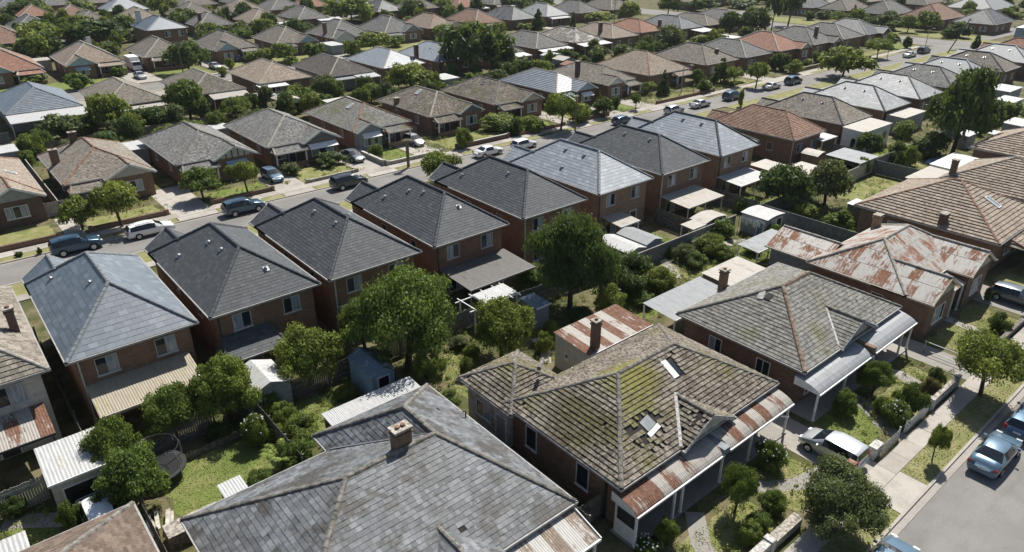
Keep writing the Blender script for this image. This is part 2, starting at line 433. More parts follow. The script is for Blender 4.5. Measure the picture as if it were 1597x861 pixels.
# ------------------------------------------------------------------ roofs
def tiles(parent, polys, mat, tw, th, stagger=True, lift=0.03, gap=0.008, jit=0.006, single=0, name='roof_tile', holes=None, seed=1, rot=0.0, varw=0.0):
    """covers each plane with courses of tiles; the `single` nearest whole ones become objects of their own, the rest one joined part"""
    rng = random.Random(seed)
    mb = MB()
    cand = []
    for pi, poly in enumerate(polys):
        O, u, v, n = frame(poly)
        uvp = [((Vector(p) - O).dot(u), (Vector(p) - O).dot(v)) for p in poly]
        umin, umax = min(p[0] for p in uvp), max(p[0] for p in uvp)
        vmax = max(p[1] for p in uvp)
        for r in range(int(math.ceil(vmax / th))):
            v0 = r * th
            band = clip_half(clip_half(uvp, 1, v0, False), 1, min(v0 + th, vmax), True)
            if len(band) < 3: continue
            a0, a1 = min(p[0] for p in band), max(p[0] for p in band)
            s0 = umin + (tw * 0.5 if (stagger and r % 2) else 0) - tw
            cur = s0 + (0 if varw else int(math.floor((a0 - s0) / tw)) * tw)
            while cur < a1:
                wv = tw * (1 + rng.uniform(-varw, varw)) if varw else tw
                ul, ur = cur + gap / 2, cur + wv - gap / 2
                cur += wv
                if ur < a0: continue
                pc = clip_half(clip_half(band, 0, ul, False), 0, ur, True)
                if len(pc) < 3: continue
                cw = O + u * ((ul + ur) / 2) + v * (v0 + th / 2)
                if holes and any(h(pi, (ul + ur) / 2, v0 + th / 2, rng) for h in holes): continue
                full = len(pc) == 4 and abs(max(p[0] for p in pc) - ur) < 1e-4 and abs(min(p[0] for p in pc) - ul) < 1e-4 and abs(max(p[1] for p in pc) - v0 - th) < 1e-4 \
                    and all(abs(p[0] - ul) < 1e-4 or abs(p[0] - ur) < 1e-4 for p in pc)
                t = rng.random(); b = 0.012 + rng.random() * jit
                cand.append((pi, pc, v0, b, t, full, (cw - Vector((0, 0, 30))).length, (ul, ur), O, u, v, n))
    solo = set()
    if single:
        idx = [i for i, cnd in enumerate(cand) if cnd[5]]
        idx.sort(key=lambda i: cand[i][6])
        solo = set(idx[:single])
    one = None
    for i, (pi, pc, v0, b, t, full, dist, ul, O, u, v, n) in enumerate(cand):
        if i in solo:
            if one is None:
                k2 = MB(); w = 1.0
                P = [(0, 0, lift), (w, 0, lift), (w, th, 0.004), (0, th, 0.004)]
                B = [(0, 0, -0.006), (w, 0, -0.006), (w, th, -0.006), (0, th, -0.006)]
                k2.hexa(B + P)
                one = k2.mesh(name, mat)
            o = link(name, one, parent)
            mt = Matrix((u, v, n)).transposed().to_4x4()
            mt.translation = O + u * ul[0] + v * v0 + n * b
            if rot: mt = mt @ Matrix.Rotation((t - 0.5) * rot, 4, 'Z')
            o.matrix_local = mt @ Matrix.Diagonal((ul[1] - ul[0], 1, 1, 1))
            continue
        top = []
        for (uu, vv) in pc:
            h = b + lift * (1 - (vv - v0) / th)
            top.append(O + u * uu + v * vv + n * h)
        mb.face(top, 0, [(p[0], p[1]) for p in pc], t)
        m = len(pc)
        for q in range(m):
            a, c2 = pc[q], pc[(q + 1) % m]
            if abs(a[1] - v0) < 1e-5 and abs(c2[1] - v0) < 1e-5:
                mb.face([O + u * a[0] + v * a[1] - n * 0.01, O + u * c2[0] + v * c2[1] - n * 0.01, top[(q + 1) % m], top[q]], 0, [(0, 0)] * 4, t)
    if mb.f: mb.build(name + 's' if not name.endswith('s') else name, mat, parent, kind='stuff')

def ridge_caps(parent, polys, mat, seg=0.42, r=0.13, solo=False):
    """half-round caps on every hip and ridge that two planes share"""
    mb = MB()
    edges = {}
    key = lambda p: (round(p[0], 2), round(p[1], 2), round(p[2], 2))
    for pi, poly in enumerate(polys):
        for i in range(len(poly)):
            a, b = key(poly[i]), key(poly[(i + 1) % len(poly)])
            edges.setdefault(tuple(sorted((a, b))), []).append(pi)
    rng = random.Random(len(polys))
    for (a, b), ps in edges.items():
        if len(ps) != 2: continue
        O, u, v, n = frame(polys[ps[0]])
        c2 = sum((Vector(p) for p in polys[ps[1]]), Vector()) / len(polys[ps[1]])
        if (c2 - O).dot(n) > -0.01: continue
        A, B = Vector(a), Vector(b)
        d = B - A
        if d.z < -0.01: A, B, d = B, A, -d
        L = d.length
        d.normalize()
        h = d.cross(Vector((0, 0, 1))).normalized(); up = h.cross(d)
        cnt = max(1, int(L / seg)) if seg else 1
        prof = [(-1.25, -0.45), (-0.8, 0.42), (0, 0.75), (0.8, 0.42), (1.25, -0.45)]
        for i in range(cnt):
            s0, s1 = L * i / cnt, L * (i + 1) / cnt + (0.02 if seg else 0)
            t = rng.random(); dz = 0.03 + rng.random() * 0.012
            k0 = [A + d * s0 + h * (x * r) + up * (z * r + dz + 0.02) for x, z in prof]
            k1 = [A + d * s1 + h * (x * r) + up * (z * r + dz) for x, z in prof]
            for q in range(4): mb.face([k0[q], k0[q + 1], k1[q + 1], k1[q]], 0, None, t)
            mb.face(k0, 0, None, t); mb.face(k1[::-1], 0, None, t)
            if solo: mb.build('ridge_cap', mat, parent); mb = MB()
    if mb.f: mb.build('ridge_caps', mat, parent, kind='stuff')

def roof(parent, polys, mat, lod, tile=(0.33, 0.35), stagger=True, lift=0.035, ridge='ridge_grey', single=0, gutter='grey_trim', name='roof_tile', holes=None, seed=1, eaves=None, jit=0.006, rot=0.0, capseg=0.42, varw=0.0, solocaps=False):
    mb = MB()
    base = 'batten' if lod < 2 else mat + '_far'
    if mat.startswith('tin'): base = mat
    for poly in polys:
        O, u, v, n = frame(poly)
        uv = [((Vector(p) - O).dot(u) + O.x * 0.37, (Vector(p) - O).dot(v)) for p in poly]
        mb.face(poly, 0, uv)
        low = [(p[0], p[1], p[2] - 0.09) for p in poly]
        mb.face(low[::-1], 0)
        m = len(poly)
        for i in range(m):
            j = (i + 1) % m
            mb.face([low[i], low[j], poly[j], poly[i]], 0)
    mb.build('roof', base, parent)
    if lod < 2:
        tiles(parent, polys, mat, tile[0], tile[1], stagger, lift, single=single, name=name, holes=holes, seed=seed, jit=jit, rot=rot, varw=varw)
    if ridge: ridge_caps(parent, polys, ridge, capseg if lod < 2 else 0, 0.12 if lod < 2 else 0.15, solocaps)
    if gutter:
        g = MB()
        for i, poly in enumerate(polys):
            if eaves is not None and i not in eaves: continue
            a, b = Vector(poly[0]), Vector(poly[1])
            if abs(a.z - b.z) > 0.02: continue
            u = (b - a).normalized(); o = u.cross(Vector((0, 0, 1)))
            c = (a + b) / 2 + o * 0.06 + Vector((0, 0, -0.075))
            g.obox(c, (b - a) / 2 + u * 0.1, o * 0.057, Vector((0, 0, 0.07)))
        if g.f: g.build('gutter', gutter, parent)

def hip(x0, y0, x1, y1, z, zr=None, pitch=27.0):
    """four planes of a hip roof; the first edge of each is its eave"""
    t = math.tan(R(pitch))
    dx, dy = x1 - x0, y1 - y0
    h = min(dx, dy) / 2
    zz = z + h * t if zr is None else zr
    if dx >= dy:
        a, b = (x0 + h, (y0 + y1) / 2, zz), (x1 - h, (y0 + y1) / 2, zz)
        return [[(x0, y0, z), (x1, y0, z), b, a], [(x1, y0, z), (x1, y1, z), b], [(x1, y1, z), (x0, y1, z), a, b], [(x0, y1, z), (x0, y0, z), a]]
    a, b = ((x0 + x1) / 2, y0 + h, zz), ((x0 + x1) / 2, y1 - h, zz)
    return [[(x0, y0, z), (x1, y0, z), a], [(x1, y0, z), (x1, y1, z), b, a], [(x1, y1, z), (x0, y1, z), b], [(x0, y1, z), (x0, y0, z), a, b]]

def gable(x0, x1, yf, yb, z, pitch, face=-1):
    """two planes of a gabled wing whose ridge runs along Y; face -1: its gable looks to -Y, +1: to +Y"""
    zr = z + (x1 - x0) / 2 * math.tan(R(pitch)); xm = (x0 + x1) / 2
    ya, yc = min(yf, yb), max(yf, yb)
    return [[(x0, yc, z), (x0, ya, z), (xm, ya, zr), (xm, yc, zr)], [(x1, ya, z), (x1, yc, z), (xm, yc, zr), (xm, ya, zr)]], zr

def gable_end(parent, x0, x1, yf, z, zr, face, mat, barge='white_paint', battens=0, batmat='white_paint'):
    xm = (x0 + x1) / 2
    y = yf - face * 0.3
    w = 0.45
    sl = (zr - z) / ((x1 - x0) / 2)
    mb = MB()
    d = 0.06 * face
    A, B, C = (x0 + w, y + d, z - 0.06), (x1 - w, y + d, z - 0.06), (xm, y + d, zr - w * sl * 0.3 - 0.1)
    A2, B2, C2 = (x0 + w, y - d, z - 0.06), (x1 - w, y - d, z - 0.06), (xm, y - d, zr - w * sl * 0.3 - 0.1)
    if face < 0: mb.face([A, B, C]); mb.face([B2, A2, C2])
    else: mb.face([B, A, C]); mb.face([A2, B2, C2])
    mb.face([A2, B2, B, A])
    mb.build('gable', mat, parent)
    if battens:
        for i in range(battens):
            k = MB()
            f = (i + 0.5) / battens
            x = x0 + w + (x1 - x0 - 2 * w) * f
            top = zr - abs(x - xm) * sl - 0.3
            if top > z + 0.1:
                k.box(x - 0.06, min(y + d, y + d * 2), z - 0.05, x + 0.06, max(y + d, y + d * 2), top)
                k.build('batten', batmat, parent)
    for sx, xe in ((-1, x0), (1, x1)):
        k = MB()
        k.beam((xe, yf + face * 0.025, z - 0.08), (xm, yf + face * 0.025, zr - 0.08), 0.045, 0.24)
        k.build('bargeboard', barge, parent)

def walls(parent, x0, y0, x1, y1, z1, mat, z0=0.0, soffit='grey_trim', ov=0.0):
    mb = MB()
    mb.face([(x0, y0, z0), (x1, y0, z0), (x1, y0, z1), (x0, y0, z1)])
    mb.face([(x1, y0, z0), (x1, y1, z0), (x1, y1, z1), (x1, y0, z1)])
    mb.face([(x1, y1, z0), (x0, y1, z0), (x0, y1, z1), (x1, y1, z1)])
    mb.face([(x0, y1, z0), (x0, y0, z0), (x0, y0, z1), (x0, y1, z1)])
    mb.face([(x0, y0, z1), (x1, y0, z1), (x1, y1, z1), (x0, y1, z1)])
    mb.build('wall', mat, parent)
    if ov:
        k = MB(); k.box(x0 - ov, y0 - ov, z1 + 0.003, x1 + ov, y1 + ov, z1 + 0.05)
        k.build('soffit', soffit, parent)

def window(parent, side, c, wall, z, w, h, panes=2, frame_mat='white_paint', curtain=(1,), fw=0.055, sill=True, name='window'):
    """side: which way it looks (-y, +y, -x, +x); c: its centre along the wall; wall: the wall's coordinate; z: its foot"""
    sg = -1 if side[0] == '-' else 1
    ax = side[1]
    def P(a, o, zz): return (a, wall + sg * o, zz) if ax == 'y' else (wall + sg * o, a, zz)
    mb = MB()
    def bar(a0, a1, z0, z1, o0=-0.02, o1=0.06):
        p, q = P(a0, o0, z0), P(a1, o1, z1)
        mb.box(min(p[0], q[0]), min(p[1], q[1]), z0, max(p[0], q[0]), max(p[1], q[1]), z1)
    l, r = c - w / 2, c + w / 2
    bar(l, l + fw, z, z + h); bar(r - fw, r, z, z + h)
    bar(l + fw, r - fw, z + h - fw, z + h); bar(l + fw, r - fw, z, z + fw)
    iw = (w - 2 * fw) / panes
    for i in range(1, panes):
        m = l + fw + iw * i
        bar(m - fw * 0.35, m + fw * 0.35, z + fw, z + h - fw)
    o = mb.build(name, frame_mat, parent)
    for i in range(panes):
        a, b = l + fw + iw * i + (fw * 0.35 if i else 0), l + fw + iw * (i + 1) - (fw * 0.35 if i < panes - 1 else 0)
        k = MB()
        p, q = P(a, 0.004, z + fw), P(b, 0.022, z + h - fw)
        k.box(min(p[0], q[0]), min(p[1], q[1]), z + fw, max(p[0], q[0]), max(p[1], q[1]), z + h - fw)
        k.build('pane', 'curtain_glass' if i in curtain else 'window_glass', o)
    if sill:
        k = MB()
        p, q = P(l - 0.05, -0.02, z - 0.07), P(r + 0.05, 0.1, z - 0.003)
        k.box(min(p[0], q[0]), min(p[1], q[1]), z - 0.07, max(p[0], q[0]), max(p[1], q[1]), z - 0.003)
        k.build('sill', frame_mat, o)
    return o

def door(parent, side, c, wall, w=0.95, h=2.05, mat='dark_trim', frame_mat='white_paint'):
    sg = -1 if side[0] == '-' else 1
    ax = side[1]
    def bx(mb, a0, a1, o0, o1, z0, z1):
        if ax == 'y': mb.box(a0, min(wall + sg * o0, wall + sg * o1), z0, a1, max(wall + sg * o0, wall + sg * o1), z1)
        else: mb.box(min(wall + sg * o0, wall + sg * o1), a0, z0, max(wall + sg * o0, wall + sg * o1), a1, z1)
    mb = MB(); bx(mb, c - w / 2, c + w / 2, -0.01, 0.03, 0.05, h)
    o = mb.build('door', mat, parent)
    k = MB()
    bx(k, c - w / 2 - 0.09, c - w / 2, -0.01, 0.06, 0.05, h + 0.09); bx(k, c + w / 2, c + w / 2 + 0.09, -0.01, 0.06, 0.05, h + 0.09); bx(k, c - w / 2, c + w / 2, -0.01, 0.06, h, h + 0.09)
    k.build('door_frame', frame_mat, o)
    k = MB(); bx(k, c + w * 0.32, c + w * 0.4, 0.03, 0.07, 1.0, 1.08)
    k.build('handle', 'metal_grey', o)

def chimney(parent, x, y, z0, z1, w=0.7, d=0.5, mat='brick_brown', pots=1, cap='stone'):
    mb = MB(); mb.box(x - w / 2, y - d / 2, z0, x + w / 2, y + d / 2, z1 - 0.12)
    mb.box(x - w / 2 - 0.06, y - d / 2 - 0.06, z1 - 0.35, x + w / 2 + 0.06, y + d / 2 + 0.06, z1 - 0.26)
    o = mb.build('chimney', mat, parent)
    k = MB(); k.box(x - w / 2 - 0.07, y - d / 2 - 0.07, z1 - 0.12, x + w / 2 + 0.07, y + d / 2 + 0.07, z1)
    k.build('chimney_cap', cap, o)
    for i in range(pots):
        k = MB(); px = x + (i - (pots - 1) / 2) * 0.32
        k.tube((px, y, z1), (px, y, z1 + 0.12), 0.14, 0.12, 8)
        k.tube((px, y, z1 + 0.1), (px, y, z1 + 0.124), 0.085, 0.085, 8)
        k.build('chimney_pot', 'ridge_red', o)

def on_plane(poly, fu, fv):
    """a point on a roof plane: fu along its eave, fv metres up the slope; with the slope's normal"""
    O, u, v, n = frame(poly)
    L = (Vector(poly[1]) - Vector(poly[0])).length
    return O + u * (fu * L) + v * fv, u, v, n

def vent(parent, poly, fu, fv, mat='metal_grey'):
    p, u, v, n = on_plane(poly, fu, fv)
    mb = MB()
    mb.obox(p + n * 0.04, u * 0.2, v * 0.22, n * 0.035)
    mb.tube(p + n * 0.05, p + n * 0.05 + Vector((0, 0, 0.12)), 0.09, 0.09, 8)
    mb.tube(p + n * 0.05 + Vector((0, 0, 0.12)), p + n * 0.05 + Vector((0, 0, 0.2)), 0.16, 0.06, 8)
    mb.build('roof_vent', mat, parent)

def skylight(parent, poly, fu, fv, w=0.7, h=1.1, mat='curtain_glass', fm='white_paint'):
    p, u, v, n = on_plane(poly, fu, fv)
    mb = MB()
    for s in (-1, 1):
        mb.obox(p + u * (s * w / 2) + n * 0.08, u * 0.05, v * (h / 2 + 0.05), n * 0.07)
        mb.obox(p + v * (s * h / 2) + n * 0.08, u * (w / 2 - 0.052), v * 0.05, n * 0.07)
    o = mb.build('skylight', fm, parent)
    k = MB(); k.obox(p + n * 0.09, u * (w / 2 - 0.052), v * (h / 2 - 0.052), n * 0.015)
    k.build('pane', mat, o)

def sheet_roof(parent, x0, y0, x1, y1, z_lo, z_hi, mat, fall='-y', sheet=0.8, ribs=5, prof=None, name='roof_sheet', rib=0.022, seed=0):
    """a lean-to of ribbed sheets laid side by side, each a part of its own; prof bends them (bullnose)"""
    along = (x0, x1) if fall[1] == 'y' else (y0, y1)
    n = max(1, int(round((along[1] - along[0]) / sheet)))
    rng = random.Random(seed * 7 + int(x0 * 10))
    if prof is None: prof = [(0.0, 0.0), (0.5, 0.5), (1.0, 1.0)]          # (share of the run from the low edge, share of the rise)
    for i in range(n):
        a0 = along[0] + (along[1] - along[0]) * i / n; a1 = along[0] + (along[1] - along[0]) * (i + 1) / n
        mb = MB(); t = (0.1 + 0.25 * rng.random()) if (i % 2 == (1 if seed % 2 else 0)) == (rng.random() < 0.9) else (0.62 + 0.35 * rng.random())
        m = ribs * 2
        dz = 0.004 * (i % 2)
        rows = []
        for (f, g) in prof:
            row = []
            for q in range(m + 1):
                a = a0 + (a1 - a0) * q / m + (0.004 if q == 0 else 0)
                z = z_lo + (z_hi - z_lo) * g + (rib if q % 2 else 0) + dz
                if fall == '-y': row.append((a, y0 + (y1 - y0) * f, z))
                elif fall == '+y': row.append((a, y1 - (y1 - y0) * f, z))
                elif fall == '-x': row.append((x0 + (x1 - x0) * f, a, z))
                else: row.append((x1 - (x1 - x0) * f, a, z))
            rows.append(row)
        ln = 0.0
        for r in range(len(rows) - 1):
            step = (Vector(rows[r + 1][0]) - Vector(rows[r][0])).length
            for q in range(m):
                pts = [rows[r][q], rows[r][q + 1], rows[r + 1][q + 1], rows[r + 1][q]]
                if fall in ('+y', '-x'): pts = pts[::-1]
                uu = a0 * 1.7 + (a1 - a0) * q / m; uu2 = a0 * 1.7 + (a1 - a0) * (q + 1) / m
                uv = [(uu, ln), (uu2, ln), (uu2, ln + step), (uu, ln + step)]
                if fall in ('+y', '-x'): uv = uv[::-1]
                mb.face(pts, 0, uv, t)
            ln += step
        mb.build(name, mat, parent)
    return n

def posts(parent, pts, z, mat='white_paint', r=0.06):
    for (x, y) in pts:
        mb = MB(); mb.box(x - r, y - r, 0, x + r, y + r, z)
        mb.box(x - r * 1.5, y - r * 1.5, 0, x + r * 1.5, y + r * 1.5, 0.18)
        mb.build('post', mat, parent)

# ------------------------------------------------------------------ the ground, the roads, the pavements
def sheet(name, x0, y0, x1, y1, z, mat, **props):
    mb = MB(); mb.face([(x0, y0, z), (x1, y0, z), (x1, y1, z), (x0, y1, z)])
    return mb.build(name, mat, None, kind='structure', **props)
def slab(name, x0, y0, x1, y1, z1, mat, z0=-0.05, parent=None):
    mb = MB(); mb.box(x0, y0, z0, x1, y1, z1)
    return mb.build(name, mat, parent, **({} if parent else {'kind': 'structure'}))
sheet('ground', -900, -700, 2400, 2400, 0.0, 'yard')
for (y0, y1) in ((1.0, 8.35), (75.1, 80.85), (158.5, 166.0), (244.5, 251.0)):
    sheet('road', -300, y0, 900, y1, 0.008, 'asphalt')
for (a, b) in ((8.36, 75.09), (80.86, 158.49), (166.01, 244.49), (251.01, 420)):
    sheet('cross_road', 220, a, 234, b, 0.008, 'asphalt')
def kerb(x0, x1, y, gutter_side):
    slab('kerb', x0, y - 0.08, x1, y + 0.08, 0.13, 'kerb_stone')
    g = y + 0.08 if gutter_side > 0 else y - 0.48
    slab('road_gutter', x0, g, x1, g + 0.4, 0.022, 'concrete_grey')
kerb(-60, 215, 8.85, -1)
kerb(-60, 217, 80.95, -1)
kerb(-60, 217, 74.9, 1)
def footpath(y0, y1, xa, xb, step, upto, mat='concrete'):
    base = slab('footpath', xa, y0, xb, y1, 0.085, mat)
    x = xa; i = 0
    rng = random.Random(int(y0))
    while x < min(xb, upto):
        mb = MB(); dz = rng.random() * 0.012
        mb.box(x + 0.012, y0 + 0.01, 0.05, x + step - 0.012, y1 - 0.01, 0.108 + dz, 0, rng.random())
        mb.build('paving_slab', mat, base)
        x += step
footpath(10.55, 11.75, -10, 214, 1.9, 80)
footpath(82.35, 83.85, -20, 216, 2.0, 110)
footpath(70.6, 71.9, -20, 216, 2.0, 60)
def verge(x0, x1, y0, y1): slab('verge', x0, y0, x1, y1, 0.095, 'verge_grass')
for (a, b) in ((-20, 26.4), (28.6, 36.3), (39.9, 66), (71, 130)): verge(a, b, 8.935, 10.54)
for (a, b) in ((-20, 12.9), (14.6, 19.6), (24.2, 32.2), (36.4, 44.0), (48.5, 54.0), (59.5, 74.6), (77.5, 82.6), (86.2, 92.9), (97.0, 101.5), (106, 118), (128, 141), (157, 168), (174, 200)): verge(a, b, 81.04, 82.34)
for (a, b) in ((-20, 60), (64, 110), (114, 214)): verge(a, b, 71.91, 74.81)
# driveways: concrete laid from the street to the house
def drive(x0, y0, x1, y1, mat='concrete', z=0.016): slab('driveway', x0, y0, x1, y1, z, mat)
drive(36.35, 8.94, 39.85, 10.54, 'concrete', 0.10); drive(36.6, 11.76, 39.6, 18.5, 'concrete_grey', 0.03)
drive(66.5, 8.94, 70.5, 10.54, 'concrete', 0.10); drive(67.6, 11.76, 71.5, 19, 'concrete_grey', 0.03)
drive(53.6, 11.76, 56.4, 22, 'concrete_grey', 0.028)
for (a, b) in ((19.7, 24.1), (32.3, 36.3), (44.1, 48.4), (54.1, 59.4), (82.7, 86.1), (93.0, 96.9), (101.6, 105.9), (141.1, 156.9)):
    drive(a, 81.04, b, 82.34, 'concrete', 0.10)
    w = min(b - a, 4.2)
    drive(a, 83.86, a + w, 94, 'concrete', 0.03)
drive(9.0, 83.86, 10.9, 91, 'concrete', 0.03)
drive(-2.5, 62, 2.6, 70.5, 'concrete', 0.03)
for (a, b) in ((37.5, 43.6), (56.0, 60.0), (86.2, 90.6), (132.5, 137.5), (163.6, 166.6)): drive(a, 168, b, 186, 'concrete', 0.03)
drive(24, 150.5, 47, 158, 'concrete', 0.028)
slab('footpath', -10, 166.9, 215, 168, 0.1, 'concrete'); slab('footpath', -10, 156.6, 215, 157.8, 0.1, 'concrete')
# lawns and bare patches
def lawn(x0, y0, x1, y1, mat='lawn_dry', z=0.012, wob=0.25):
    """a lawn with an uneven edge"""
    rng = random.Random(int(x0 * 10 + y0))
    pts = []
    for (a, b, c, d) in ((x0, y0, x1, y0), (x1, y0, x1, y1), (x1, y1, x0, y1), (x0, y1, x0, y0)):
        n = max(2, int(math.hypot(c - a, d - b) / 0.8))
        for i in range(n):
            f = i / n
            pts.append((a + (c - a) * f + rng.uniform(-wob, wob), b + (d - b) * f + rng.uniform(-wob, wob), z))
    mb = MB()
    cx, cy = (x0 + x1) / 2, (y0 + y1) / 2
    for i in range(len(pts)): mb.face([(cx, cy, z), pts[i], pts[(i + 1) % len(pts)]])
    return mb.build('lawn', mat, None, kind='structure')
LAWNS = [(40.3, 12.9, 44.6, 16.6, 'lawn_green'), (45.3, 12.4, 52.6, 15.2, 'lawn_dry'), (31.8, 12.8, 36.0, 16.2, 'lawn_dry'), (24.8, 13.2, 30.5, 15.6, 'lawn_dry'),
         (57.0, 12.5, 66.6, 16.0, 'lawn_dry'), (73, 12.5, 90, 16.5, 'lawn_dry'), (5.0, 34.0, 11.6, 39.4, 'lawn_green'), (13.0, 36.0, 18.5, 40.5, 'lawn_green'), (24.3, 33.0, 28.2, 39.5, 'lawn_dry'),
         (41.3, 33.0, 45.6, 37.5, 'lawn_green'), (51.5, 35.0, 57.0, 39.0, 'lawn_dry'), (58.3, 33.2, 65.0, 36.5, 'lawn_green'), (72.0, 28.5, 76.0, 36.0, 'lawn_green'), (84.0, 31.5, 95.5, 38.6, 'lawn_dry'),
         (97.5, 34.0, 108, 39.0, 'lawn_dry'), (54.2, 41.0, 58.0, 46.0, 'lawn_green'), (-2.6, 37.0, -0.2, 40.6, 'lawn_green'), (103, 40.5, 115, 43.5, 'lawn_green'), (71, 40.6, 80, 42.5, 'lawn_green'),
         (-8, 85.0, 8.4, 89.6, 'lawn_dry'), (11.2, 85.0, 19.0, 88.6, 'lawn_dry'), (24.8, 85.2, 32.0, 88.8, 'lawn_green'), (36.6, 85.2, 43.8, 90.5, 'lawn_dry'), (48.8, 85.0, 53.8, 91.0, 'lawn_green'),
         (59.8, 85.2, 70, 91, 'lawn_dry'), (71.5, 84.9, 82, 88.2, 'lawn_green'), (86.5, 85, 92.8, 90, 'lawn_dry'), (97.2, 84.8, 101.4, 90, 'lawn_green'), (107.5, 85, 120, 88, 'lawn_dry'), (130, 85, 140, 88, 'lawn_dry'), (176, 85, 205, 88, 'lawn_dry'),
         (12, 169, 37, 179, 'lawn_green'), (44.5, 169, 55, 180, 'lawn_green'), (61, 169, 86, 179, 'lawn_dry'), (92, 169, 131, 179, 'lawn_dry'), (60, 120, 63, 126, 'lawn_green'), (131, 84.5, 137, 95, 'lawn_dry'),
         (203, 84, 217, 92, 'lawn_green'), (236.5, 60, 243, 78, 'lawn_dry'), (236.5, 78, 250, 150, 'lawn_dry'), (96, 199, 102, 222, 'lawn_green'), (60, 200, 70, 224, 'lawn_green')]
for a in LAWNS: lawn(*a)
# paths in the gardens
def strip(name, pts, w, z, mat):
    mb = MB()
    L, Rr = [], []
    for i, p in enumerate(pts):
        a = Vector(pts[max(0, i - 1)]); b = Vector(pts[min(len(pts) - 1, i + 1)])
        d = (b - a).normalized(); n = Vector((-d.y, d.x))
        L.append((p[0] + n.x * w / 2, p[1] + n.y * w / 2, z)); Rr.append((p[0] - n.x * w / 2, p[1] - n.y * w / 2, z))
    for i in range(len(pts) - 1): mb.face([Rr[i], Rr[i + 1], L[i + 1], L[i]])
    return mb.build(name, mat, None, kind='structure')
strip('garden_path', [(45.4, 17.0), (45.2, 15.8), (44.6, 14.6), (43.6, 13.4), (43.3, 11.8)], 1.0, 0.022, 'concrete_grey')
strip('garden_path', [(31.4, 16.8), (32.6, 15.0), (34.2, 14.0), (36.5, 13.6)], 1.0, 0.022, 'concrete_grey')
strip('garden_path', [(27.6, 16.6), (26.8, 15.8), (26.0, 15.0), (25.4, 13.8), (25.3, 12.3)], 1.1, 0.022, 'concrete_grey')
strip('garden_path', [(49.8, 17.0), (50.6, 15.2), (50.2, 13.8), (50.0, 12.0)], 1.2, 0.022, 'concrete_grey')
strip('garden_path', [(62.2, 16.5), (62.0, 14.5), (60.6, 12.4)], 1.1, 0.022, 'concrete_grey')
strip('garden_path', [(54.0, 41.0), (53.0, 39.2), (52.0, 37.6), (50.8, 36.2)], 1.1, 0.02, 'concrete')
strip('garden_path', [(33.6, 36.5), (33.0, 35.0), (31.6, 33.4)], 0.8, 0.02, 'concrete')
strip('garden_path', [(61.5, 38.5), (63.0, 37.4), (65.0, 36.6)], 0.7, 0.02, 'concrete')
strip('garden_path', [(-2.6, 40.9), (-1.6, 40.4), (0.2, 39.0)], 1.1, 0.02, 'concrete')
# street lines: a few oil stains and patches are in the asphalt itself

# ------------------------------------------------------------------ houses
GA, GB, GC, GD = 'bungalows along the far street', 'bungalows backing on the far street row', 'bungalows on the street beyond', 'houses in the distance'
GH, GF, GT = 'two-storey brick houses in the middle row', 'old houses along the near street', 'houses across the side street'

